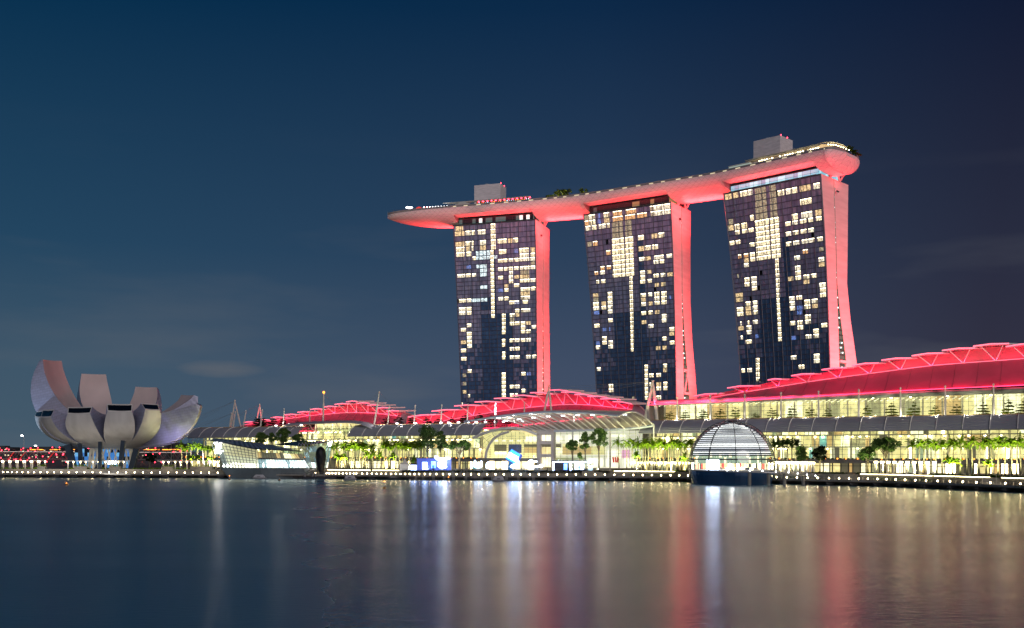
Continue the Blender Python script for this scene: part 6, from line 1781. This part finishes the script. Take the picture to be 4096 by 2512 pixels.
bush("shrub_foliage", "pale grey-green shrubs in planters along the boardwalk", [G(px, shore_d(px) + 8.6, DECK + .7) for px in list(range(2524, 2600, 4)) + list(range(2618, 2685, 4)) + list(range(3076, 3190, 5)) + list(range(3496, 3725, 5))], 1.0, 24, PALE, .3)
bush("shrub_foliage", "yellow-lit shrubs in the planters before the museum", [G(px + random.uniform(-5, 5), shore_d(px) + 15 + random.random() * 3, LAND) for px in list(range(0, 180, 10)) + list(range(270, 300, 5)) + list(range(340, 360, 5)) + list(range(405, 440, 5)) + list(range(480, 500, 6)) + list(range(540, 860, 9))], 1.5, 30, M['palm'], .35)
src = []
for i, (px, z, wpx) in enumerate([(2195, 0, 5), (2212, 0, 4), (2228, 0, 5), (2249, 0, 4), (2268, 0, 4), (2330, 0, 5), (2842, 0, 4), (2852, 0, 5), (2862, 0, 6), (2874, 0, 5)]):
    p, v = deck_pt(px, -10)
    lab = "%s garden tree from the left on the sky deck" % ORD[i]
    o = plant(make_tree(400 + i, 5.5 + random.random() * 2, 4.5, 1.2 if i < 6 else .5, 240, .45, "round"), "deck_tree", lab, "tree", p[:], "garden trees on the sky deck", M['gardenleaf'] if i < 6 else M['darkleaf'], M['bark']) if i < 2 else copy_at(src[i % 2], p, i * 1.1, (1.1 + .5 * random.random()) * (1 if i < 6 else .55), lab)
    src.append(o)
for px in (2200, 2225, 2250, 2270, 2330): lamp('POINT', "garden_fill", deck_pt(px, -14.5, ZD + 1.5)[0], 700, (1, .95, .45), size=.4)  # added fill lights that brighten the deck trees
for i, px in enumerate((3352, 3372, 3392, 3404)):
    p = ST[-8][0] + ST[-8][1] * (2 + 5.5 * i) + T3.u * (3 - i * .3) + V3(ZD)
    o = plant(make_palm(500 + i, 4.2, True), "deck_palm", "%s small palm from the left on the right end of the sky deck" % ORD[i], "palm", p[:], "small palms on the right end of the sky deck", M['gardenleaf'], M['palmbark'], "fronds")
# uplights under the palms; those under the broadleaf trees are added to brighten them
random.seed(33)
UPL = [(x, 17) for x in (1370, 1400, 1430, 1460, 1545, 1580, 1610, 1640, 1670)] + [(x, 14.5) for x in (2500, 2540, 2580, 2620, 2660, 2700, 2740)] + [(x, 21) for x in (3660, 3705, 3750, 3795, 3840, 3885, 3930, 3975, 4020, 4065)] + [(740, 21), (775, 21), (810, 21), (845, 21), (1235, 17), (1345, 14)] + [(3540, 20), (3480, 20), (1712, 17), (2390, 13), (1838, 14), (1765, 17), (2289, 13), (2340, 14), (3281, 17), (3208, 17), (3120, 17), (3160, 17)]
for i, (px, dd) in enumerate(UPL):
    p = G(px, shore_d(px) + dd, LAND)
    o = thing("garden_uplight", "small garden uplight hidden in the planting beneath the promenade palms", "uplight", p[:], "garden uplights under the palms")
    mb = MB(); mb.lathe([(.12, 0), (.16, .3), (.12, .34)], p, 6); mb.build("housing", M['dark'], o)
    fill_ = px in (3540, 3480, 1712, 2390, 1838, 1765, 2289, 2340, 3281, 3208, 3120, 3160)
    lamp('SPOT', "uplight_beam", p + V3(.5) - Vector((0, 1.5, 0)), 20000 if not fill_ else 9000, (1.0, .97, .45), p + Vector((0, 3, 12)), size=.4, spot=120, blend=.9, parent=o)
for k in range(5):
    px0, px1 = 2660 + k * 290, 2660 + (k + 1) * 290
    a, c = ML(5.2).gz(px0, 30.4), ML(5.2).gz(px1, 30.4)
    lamp('AREA', "terrace_tree_light", (a + c) / 2, 900, (1, .95, .6), (a + c) / 2 + Vector((.3, .6, 5)), size=(c - a).length * .9, size_y=.6)

# ================================================================== lamps along the water's edge
LG_ = [("before the lotus museum", [x / 2.406 for x in (32, 72, 115, 162, 215, 270, 328, 390, 455, 520, 590, 662, 737, 812, 890, 968, 1050, 1132, 1213, 1295, 1377, 1458, 1540, 1620, 1700, 1778, 1856, 1935, 2013, 2095)]),
       ("between the black pod and the event plaza", [1024 + x / 2.406 for x in (572, 680, 705, 735, 765, 800, 835, 870, 905, 940, 965, 1022, 1070, 1115, 1160, 1205, 1250, 1300, 1345, 1390, 1435)]),
       ("below the event plaza", [1024 + x / 2.406 for x in (1480, 1525, 1570, 1625, 1675, 1735, 1800, 1862, 1930, 2000, 2070, 2145, 2225, 2305, 2385)]),
       ("between the event plaza and the glass dome", [2048 + x / 2.406 for x in (5, 85, 172, 258, 347, 435, 527, 615, 710, 800, 893, 985, 1077, 1167, 1258, 1347, 1435, 1525, 1610, 1693)]),
       ("right of the glass dome", [3072 + x / 2.189 for x in (75, 165, 253, 347, 435, 535, 622, 710, 795, 875, 958, 1037, 1118, 1200, 1290, 1383, 1485, 1593, 1705, 1825, 1947, 2077, 2210)])]
proto = None
for row, xs in LG_:
    for i, px in enumerate(xs):
        p = G(px, shore_d(px) + .9, DECK); lab = "%s glowing edge lamp from the left %s" % (ORD[i], row)
        if proto is None:
            proto = o = thing("bollard_lamp", lab, "lamp", p[:], "glowing lamps along the boardwalk edge")
            mb = MB(); mb.lathe([(.16, 0), (.10, .15), (.10, .65)], p, 8); mb.build("post", M['steel'], o)
            mb = MB(); mb.lathe([(.10, .62), (.26, .8), (.29, .98), (.19, 1.2), (.05, 1.25)], p, 10); mb.build("globe", M['lampwarm'], o)
        else:
            o = copy_tree(proto); o.location = p; o["label"] = lab
# street lamps
for (px, yt, D, lab) in ((96, 1745, 700, "tallest white street lamp left of the museum"), (150, 1785, 740, "shorter white street lamp beside the helix bridge"), (685, 1762, 660, "white street lamp between the museum and the palms")):
    p = G(px, D, LAND); z = P(px, yt, D).z
    o = thing("street_lamp", lab, "street lamp", p[:], "white street lamps near the museum")
    mb = MB(); top = Vector((p.x, p.y, z)); mb.tube([p, top, top + Vector((-1.2, 0, .4))], [.16, .12, .08], 6); mb.build("post", M['pole'], o)
    mb = MB(); mb.lathe([(.1, -.25), (.75, 0), (.75, .2), (.1, .45)], top + Vector((-1.2, -.3, .3)), 8); mb.build("lamp_head", mat("street_lamp_head", (1, 1, 1), .5, emit=(.95, .98, 1), strength=30, light=True), o)

# ================================================================== pergolas, shelters
def pergola(lab, x0, x1, dofs, zr, n, cat="pergola", lampc=True):
    o = thing("pergola", lab, cat, G((x0 + x1) / 2, shore_d((x0 + x1) / 2) + dofs, LAND)[:], "lit pergolas along the promenade")
    D0, D1 = shore_d(x0) + dofs, shore_d(x1) + dofs
    a, c = G(x0, D0, zr), G(x1, D1, zr); dy = Vector((0, 4, 0))
    mb = MB(); mb.prism([a, c, c + dy, a + dy], V3(.35)); mb.build("roof", M['white'], o)
    for i in range(n):
        t = (i + .5) / n; p = lerp(a, c, t)
        for k, off in enumerate((.4, 3.4)):
            q = p + Vector((k * 2.0, off, 0))
            mb = MB(); mb.bar(Vector((q.x, q.y, LAND)), q, .55, .45); col = mb.build("column", M['white'], o)
            mb = MB(); mb.lathe([(.3, -.8), (.42, -.5), (.42, -.15), (.3, -.05)], q - Vector((0, .35, 0)), 6); mb.build("column_light", M['ledwarm'], col)
    return o
pergola("long lit pergola at the left edge before the helix bridge", -30, 172, 15, 9.6, 7)
pergola("lit pergola with pale roof before the lotus museum", 246, 498, 15, 9.4, 5)
pergola("lit pergola with pale roof under the palms beside the crystal pavilion", 630, 866, 15, 9.4, 5)
pergola("white covered walkway with thin columns right of the glass dome", 3096, 3256, 18, 10.0, 9)
pergola("white covered walkway with thin columns below the big round tree", 3488, 3748, 18, 10.6, 10)
pergola("white covered walkway with thin columns under the palms left of the dome", 2512, 2760, 20, 9.4, 9)
# planters before the museum
for i, (x0, x1) in enumerate(((150, 180), (296, 345), (436, 480), (645, 690), (760, 850))):
    o = thing("stone_planter", ORD[i] + " pale stone planter from the left along the museum promenade", "planter", G((x0 + x1) / 2, shore_d(x0) + 13, LAND)[:], "stone planters before the museum")
    a, c = G(x0, shore_d(x0) + 13, LAND), G(x1, shore_d(x1) + 13, LAND)
    mb = MB(); mb.prism([a, c, c + Vector((0, 2.5, 0)), a + Vector((0, 2.5, 0))], V3(1.6)); mb.build("planter_wall", M['concrete'], o)
    c2 = MB()
    for k in range(60): leafquad(c2, lerp(a, c, random.random()) + Vector((0, random.uniform(.3, 2.2), 1.6 + random.random() * .9)), .4)
    c2.build("foliage", M['palm'], o)
for k in range(6): lamp('POINT', "promenade_light", G(60 + k * 150, shore_d(60 + k * 150) + 9, 7.2), 260, (1, .82, .45), size=.5)
# stairs down to the boardwalk
for i, (x0, x1, lab) in enumerate(((2330, 2420, "wide stair from the event plaza down to the boardwalk"), (3930, 4040, "pale stair block with lit handrails near the right edge"), (1440, 1490, "stair between the two lit terrace walls"))):
    d0 = shore_d((x0 + x1) / 2)
    o = thing("promenade_stair", lab, "stair", G((x0 + x1) / 2, d0 + 8, DECK)[:], "stairs down to the boardwalk")
    mb = MB()
    for s in range(9):
        a, c = G(x0, d0 + 7 + s * .55, DECK + .28 * (s + .5)), G(x1, d0 + 7 + s * .55, DECK + .28 * (s + .5)); mb.box((a + c) / 2, ((c - a).length, .56, .29))
    mb.build("steps", M['concrete'], o)
    mb = MB()
    for px in (x0, (x0 + x1) / 2, x1): mb.bar(G(px, d0 + 7, DECK + 1.0), G(px, d0 + 12, DECK + 3.6), .1); [mb.bar(G(px, d0 + 7 + k, DECK + .4 * k), G(px, d0 + 7 + k, DECK + 1.0 + .5 * k), .07) for k in range(5)]
    mb.build("handrail", M['pole'], o)

# ================================================================== event plaza: booths, tents, lit figures
def D_of(px, dd): return shore_d(px) + dd
BLUE = mat("booth_blue", (.08, .12, .45), .5, emit=(.06, .10, .55), strength=.55)
def booth(lab, x0, x1, y0, dd, wallm, openings):
    D = D_of((x0 + x1) / 2, dd); o = thing("event_booth", lab, "booth", G((x0 + x1) / 2, D, LAND)[:], "lit booths on the event plaza")
    a, c = G(x0, D, LAND + .01), G(x1, D, LAND + .01); h = P(x0, y0, D).z - LAND
    mb = MB(); mb.prism([a, c, c + Vector((0, 7, 0)), a + Vector((0, 7, 0))], V3(h)); mb.build("walls", wallm, o)
    mb = MB(); mb.prism([a + V3(h) - Vector((.3, .3, 0)), c + V3(h) + Vector((.3, -.3, 0)), c + V3(h) + Vector((.3, 7.3, 0)), a + V3(h) + Vector((-.3, 7.3, 0))], V3(.35)); mb.build("roof", M['dark'] if wallm is not BLUE else BLUE, o)
    for (u0, u1, v0, v1, m_) in openings:
        mb = MB(); p = lerp(a, c, u0) - Vector((0, .12, 0)); q = lerp(a, c, u1) - Vector((0, .12, 0))
        mb.poly([p + V3(h * v0), q + V3(h * v0), q + V3(h * v1), p + V3(h * v1)]); mb.build("lit_opening", m_, o)
    return o
BW = mat("bluewhite_lit", (.9, .95, 1), .5, emit=(.34, .52, 1), strength=13, light=True); BB = mat("blue_lit_panel", (.2, .4, .9), .5, emit=(.10, .26, 1), strength=5, light=True)
booth("blue-walled booth with bright openings at the left of the event plaza", 1668, 1803, 1836, 16, BLUE, [(.16, .30, .1, .72, BW), (.42, .55, .2, .8, BB), (.45, .52, .05, .45, M['dark']), (.62, .70, .3, .75, BW)])
booth("dark kiosk edged with white light at the right of the event plaza", 2208, 2346, 1845, 15, mat("kiosk_wall", (.04, .05, .08), .5), [(.02, .98, .88, .97, BW), (.02, .06, .03, .9, BW), (.52, .56, .03, .9, BW), (.66, .92, .15, .75, BW), (.34, .44, .1, .75, BB), (.72, .84, .2, .55, M['dark'])])
booth("small white counter left of the blue booth", 1641, 1667, 1858, 14, M['white'], [(.05, .95, .1, .85, BW)])
booth("pale lit ticket counter right of the plaza kiosk", 2352, 2372, 1858, 14, M['white'], [(.1, .9, .1, .85, mat("pale_cyan_lit", (.7, .9, 1), .5, emit=(.5, .8, 1), strength=1.6))])
for (px, yt, w, lab) in ((1619, 1834, 36, "white peaked tent left of the event plaza"),):
    D = D_of(px, 16); o = thing("peaked_tent", lab, "tent", G(px, D, LAND)[:]); hw = w / 2 / F * D; z = P(px, yt, D).z; c = G(px, D, 0)
    e_ = lerp(LAND, z, .52); sq = [c + Vector((sx * hw, sy * hw, 0)) for sx, sy in ((-1, -1), (1, -1), (1, 1), (-1, 1))]
    mb = MB(); n_ = 4
    rows = [[q + V3(e_) for q in sq], [lerp(q, c, .55) + V3(lerp(e_, z, .34)) for q in sq], [lerp(q, c, .97) + V3(z) for q in sq]]
    mb.grid(rows, 0, True); mb.build("tent_roof", M['white'], o)
    mb = MB(); mb.grid([[q + V3(LAND) for q in sq], [q + V3(e_) for q in sq]], 0, True); mb.build("tent_wall", mat("tent_cloth", (.6, .6, .6), .7, emit=(.8, .85, .9), strength=.12), o)
    mb = MB(); [mb.bar(q + V3(LAND), q + V3(e_), .12) for q in sq]; mb.build("poles", M['pole'], o)
# tilted LED cube
px = 2053; D = D_of(px, 15); c = P(px, 1826, D)
o = thing("tilted_cube", "tilted blue cube of light panels with white bands on the event plaza", "light cube", G(px, D, LAND)[:])
a0 = R(-30); X = Vector((math.cos(a0), -.25, math.sin(a0))).normalized(); Z = Vector((-math.sin(a0), .1, math.cos(a0))); Z = (Z - X * Z.dot(X)).normalized(); Y = Z.cross(X)
mb = MB(); mb.box(c + Y * 2.2, (6.2, 4.4, 6.4), (X, Y, Z)); mb.build("frame", BLUE, o)
CUB = mat("cyan_cube_panel", (.1, .5, .9), .4, emit=(.04, .42, .95), strength=1.5, light=True)
for k, (z0, z1, m_) in enumerate(((1.3, 2.9, CUB), (.1, 1.1, BW), (-1.9, -.2, BW), (-2.9, -2.1, CUB))):
    mb = MB()
    for j in range(3): mb.poly([c + X * (-2.9 + j * 1.95) + Z * z0 - Y * .1, c + X * (-1.05 + j * 1.95) + Z * z0 - Y * .1, c + X * (-1.05 + j * 1.95) + Z * z1 - Y * .1, c + X * (-2.9 + j * 1.95) + Z * z1 - Y * .1])
    mb.build("light_panel", m_, o)
mb = MB(); mb.bar(G(px - 14, D + 3, LAND), c + Y * 2 - Z * 2.5, 2.6, 2.2); mb.build("stand", mat("cube_stand", (.05, .2, .4), .5), o)
# bright white light sculptures
LWH = mat("white_light_figure", (1, 1, 1), .6, emit=(.50, .68, 1), strength=8, light=True)
def figure(lab, px, dd, blobs):
    D = D_of(px, dd); o = thing("light_sculpture", lab, "light sculpture", G(px, D, LAND)[:], "glowing white sculptures on the event plaza")
    mb = MB()
    for (dx, yy, rx, rz) in blobs:
        p = P(px + dx, yy, D); a, b_ = rx / F * D, rz / F * D
        mb.lathe([(a * math.sqrt(max(.01, 1 - t * t)), b_ * t) for t in (-1, -.7, -.3, 0, .3, .7, 1)], p, 8)
    mb.build("glowing_body", LWH, o)
    mb = MB(); p = G(px, D, LAND); mb.lathe([(1.6, 0), (1.6, .3), (1.4, .35)], p, 10); mb.build("plinth", M['dark'], o)
figure("tallest glowing white figure with curled arm beside the blue booth", 1772, 11, [(0, 1852, 15, 20), (-14, 1836, 14, 6), (-28, 1828, 7, 6), (16, 1834, 14, 5), (-4, 1868, 10, 7), (8, 1866, 8, 7), (-22, 1834, 8, 3)])
figure("wide glowing white crest with pointed ends on the plaza", 1912, 11, [(0, 1864, 17, 9), (-12, 1852, 5, 12), (13, 1854, 4, 12), (2, 1856, 4, 8)])
figure("rounded glowing white arch on the plaza", 1957, 12, [(0, 1858, 13, 12), (-9, 1866, 5, 8), (9, 1866, 5, 8)])
figure("glowing white heap at the foot of the tilted cube", 2060, 10, [(0, 1864, 18, 9), (10, 1852, 8, 14), (-10, 1866, 10, 6)])
figure("glowing white animal-like figure right of the tilted cube", 2116, 11, [(0, 1858, 13, 10), (8, 1844, 8, 6), (22, 1846, 12, 4), (-10, 1866, 8, 7), (6, 1868, 6, 6)])
figure("small glowing white ring beside the plaza kiosk", 2164, 11, [(0, 1864, 8, 7), (-14, 1866, 8, 4), (-24, 1866, 6, 4)])
lamp('POINT', "plaza_light", G(1780, D_of(1780, 6), 11), 2600, (.7, .82, 1), size=1); lamp('POINT', "plaza_light", G(2080, D_of(2080, 6), 11), 2200, (.75, .88, 1), size=1); lamp('POINT', "plaza_light", G(1930, D_of(1930, 6), 11), 1400, (.8, .9, 1), size=1)
# plaza railing
o = thing("plaza_railing", "thin railing with planted edge along the front of the event plaza", "railing", G(2000, shore_d(2000) + 11.8, LAND)[:])
mb = MB(); ln = [G(px, shore_d(px) + 11.9, LAND + 1.1) for px in range(1610, 2440, 20)]; mb.tube(ln, .05, 4); mb.tube([p - V3(.5) for p in ln], .04, 4)
for px in range(1610, 2440, 9): mb.bar(G(px, shore_d(px) + 11.9, LAND), G(px, shore_d(px) + 11.9, LAND + 1.1), .06)
mb.build("rails", M['steel'], o)
c2 = MB()
for px in range(1610, 2440, 3):
    for _ in range(7): leafquad(c2, G(px, shore_d(px) + 11.2, LAND - random.random() * 1.2) + Vector((0, random.uniform(-.6, .3), .3)), .4)
c2.build("planting", M['darkleaf'], o)

# a few visitors standing on the plaza and promenade
def person(px, dd, h, shirt, trousers, lab):
    D = D_of(px, dd); b0 = G(px, D, LAND); k = h / 1.72
    o = thing("person", lab, "person", b0[:], "people on the event plaza")
    me = bpy.data.meshes.new("body"); s = 1 if random.random() < .5 else -1
    V = [(0, 0, .95), (0, 0, 1.2), (0, 0, 1.42), (0, .01, 1.52), (0, .02, 1.64), (.1, 0, .9), (.12, .03 * s, .5), (.12, -.02, .08), (.12, -.12, .03), (-.1, 0, .9), (-.13, -.06 * s, .5), (-.13, .02, .08), (-.13, -.10, .03),
         (.2, 0, 1.40), (.25, .02, 1.12), (.24, -.08, .86), (-.2, 0, 1.40), (-.25, .0, 1.12), (-.24, -.05, .86)]
    E = [(0, 1), (1, 2), (2, 3), (3, 4), (0, 5), (5, 6), (6, 7), (7, 8), (0, 9), (9, 10), (10, 11), (11, 12), (2, 13), (13, 14), (14, 15), (2, 16), (16, 17), (17, 18)]
    rr2 = [.15, .15, .15, .06, .11, .09, .065, .05, .045, .09, .065, .05, .045, .065, .05, .04, .065, .05, .04]
    me.from_pydata([(x * k, y * k, z * k) for x, y, z in V], E, []); ob = bpy.data.objects.new("body", me); COL.objects.link(ob); ob.parent = o; ob["_b"] = tuple(b0)
    sk = ob.modifiers.new("skin", 'SKIN')
    for i, v in enumerate(me.skin_vertices[0].data): v.radius = (rr2[i] * k, rr2[i] * k); v.use_root = i == 0
    ob.modifiers.new("sub", 'SUBSURF').levels = 1
    me.materials.append(shirt)
    mb = MB(); mb.lathe([(.05, 1.70), (.115, 1.68), (.12, 1.62), (.10, 1.55)], b0, 8); mb.v = [b0 + (v - b0) * k for v in mb.v]; mb.build("hair", M['dark'], o)
    mb = MB(); mb.lathe([(.13, .52), (.19, .75), (.17, .98)], b0, 8); mb.v = [b0 + (v - b0) * k for v in mb.v]; mb.build("shorts", trousers, o)
C1, C2, C3 = mat("cloth_dark", (.03, .035, .05), .8), mat("cloth_pale", (.45, .45, .45), .8), mat("cloth_red", (.35, .05, .05), .8)
for i, (px, dd, cl) in enumerate(((1868, 13, C1), (1880, 12.6, C2), (1985, 13, C1), (2000, 12.8, C1), (2012, 13, C2), (2024, 13.2, C3), (2088, 13, C1), (2096, 12.7, C1), (2138, 12.8, C2), (2190, 13, C1))):
    person(px, dd, random.uniform(1.62, 1.8), cl, C1, "%s standing person from the left at the plaza railing, in %s clothes" % (ORD[i], "pale" if cl is C2 else "red" if cl is C3 else "dark"))

# ================================================================== boats and buoys
def boat(lab, px, yw, wpx, hpx):
    D = HC * F / (yw - HZ); w, h = wpx / F * D, hpx / F * D; c = G(px, D, 0)
    o = thing("covered_boat", lab, "boat", c[:], "small covered boats moored by the shore")
    rows = []
    for z, k in ((-.3, .82), (.15, .95), (.75, 1.0), (.9, 1.0)):
        rows.append([c + Vector((w / 2 * k * x, 1.3 * k * y, z)) for x, y in ((-1, 0), (-.8, -1), (.6, -1), (1.0, -.4), (1.0, .4), (.6, 1), (-.8, 1))])
    mb = MB(); mb.grid(rows, 0, True); mb.poly(rows[-1]); mb.build("hull", noisy(mat("boat_hull", (.22, .22, .24), .4), .5, .3), o)
    mb = MB(); rows = []
    for z, k in ((.9, .8), (h * .6, .72), (h * .9, .58), (h, .45)): rows.append([c + Vector((w / 2 * k * x, 1.2 * k * y, z)) for x, y in ((-1, -1), (1, -1), (1, 1), (-1, 1))])
    mb.grid(rows, 0, True); mb.poly(rows[-1]); mb.build("cabin_canopy", noisy(mat("boat_canopy", (.42, .42, .46), .5), .4, .15), o)
    mb = MB(); mb.poly([c + Vector((x * w * .5, -1.24 * k - .03, z)) for x, k, z in ((-.28, .79, 1.1), (.22, .79, 1.1), (.2, .73, h * .58), (-.25, .73, h * .58))]); mb.build("cabin_window", M['dark'], o)
boat("pale covered boat beside the crystal pavilion hull", 1037, 1915.5, 56, 17)
boat("covered boat right of the black pod pontoon", 1400, 1920, 52, 20)
boat("grey covered boat below the tilted cube", 1995, 1926, 54, 22)
def buoy(lab, px, yw, h, m_):
    D = HC * F / (yw - HZ); c = G(px, D, 0); o = thing("channel_buoy", lab, "buoy", c[:], "small buoys on the bay")
    hh = h / F * D
    mb = MB(); mb.lathe([(.5, -.3), (.75, .1), (.5, .6), (.1, .7)], c, 9); mb.build("float", mat("buoy_paint", (.30, .16, .03), .5), o)
    mb = MB(); mb.tube([c + V3(.6), c + V3(hh)], .09, 5); mb.build("pole", M['steel'], o)
    mb = MB(); mb.lathe([(.05, -.25), (.28, 0), (.05, .3)], c + V3(hh), 7); mb.build("light", m_, o)
buoy("nearest buoy with a warm light, out on the open water", 1537, 1954, 28, M['orangelamp'])
buoy("small lit buoy near the white figure reflections", 1794, 1924, 15, M['orangelamp'])
buoy("small lit buoy left of the pale covered boat", 918, 1919, 16, M['orangelamp'])
buoy("thin dark buoy right of the pale covered boat", 1118, 1922, 14, M['dark'])
buoy("low float off the lotus museum with a dim light", 266, 1940, 7, M['orangelamp'])
buoy("small dark float right of the plaza kiosk", 2436, 1930, 6, M['dark'])
# white hoop rails on the mooring steps
for i, px in enumerate((1576, 1903)):
    D = shore_d(px) - .3; o = thing("hoop_rail", ("left" if i == 0 else "right") + " row of white hoop rails at the boardwalk edge", "rail", G(px, D, 1)[:], "white hoop rails at the boardwalk edge")
    mb = MB()
    for k in range(5):
        c = G(px - 14 + k * 7, D, 0); mb.tube([c + Vector((.42 * math.cos(a), 0, 1.0 + .8 * math.sin(a))) for a in [math.pi * j / 6 for j in range(7)]], .07, 4)
    mb.build("hoops", M['white'], o)
    mb = MB(); mb.box(G(px, D + .2, .9), (6, .6, .2)); mb.build("ledge", M['darkconc'], o)
for i, px in enumerate((1664, 1693, 1734, 1777, 1814, 1863, 1926, 1970, 2026, 2074, 2134)):
    D = shore_d(px) - .4; c = G(px, D, 1.2)
    o = thing("lifebuoy_post", "%s pale ladder hoop from the left on the plaza boardwalk edge" % ORD[i], "ladder", c[:], "pale ladder hoops on the boardwalk edge")
    mb = MB(); mb.tube([c + Vector((-.4, 0, -1)), c + Vector((-.4, 0, .9)), c + Vector((0, 0, 1.3)), c + Vector((.4, 0, .9)), c + Vector((.4, 0, -1))], .08, 4); mb.build("hoop", M['pole'], o)
    mb = MB(); [mb.bar(c + Vector((-.4, 0, z)), c + Vector((.4, 0, z)), .07) for z in (-.8, -.4, 0, .4)]; mb.build("rungs", M['pole'], o)
bpy.context.view_layer.update()
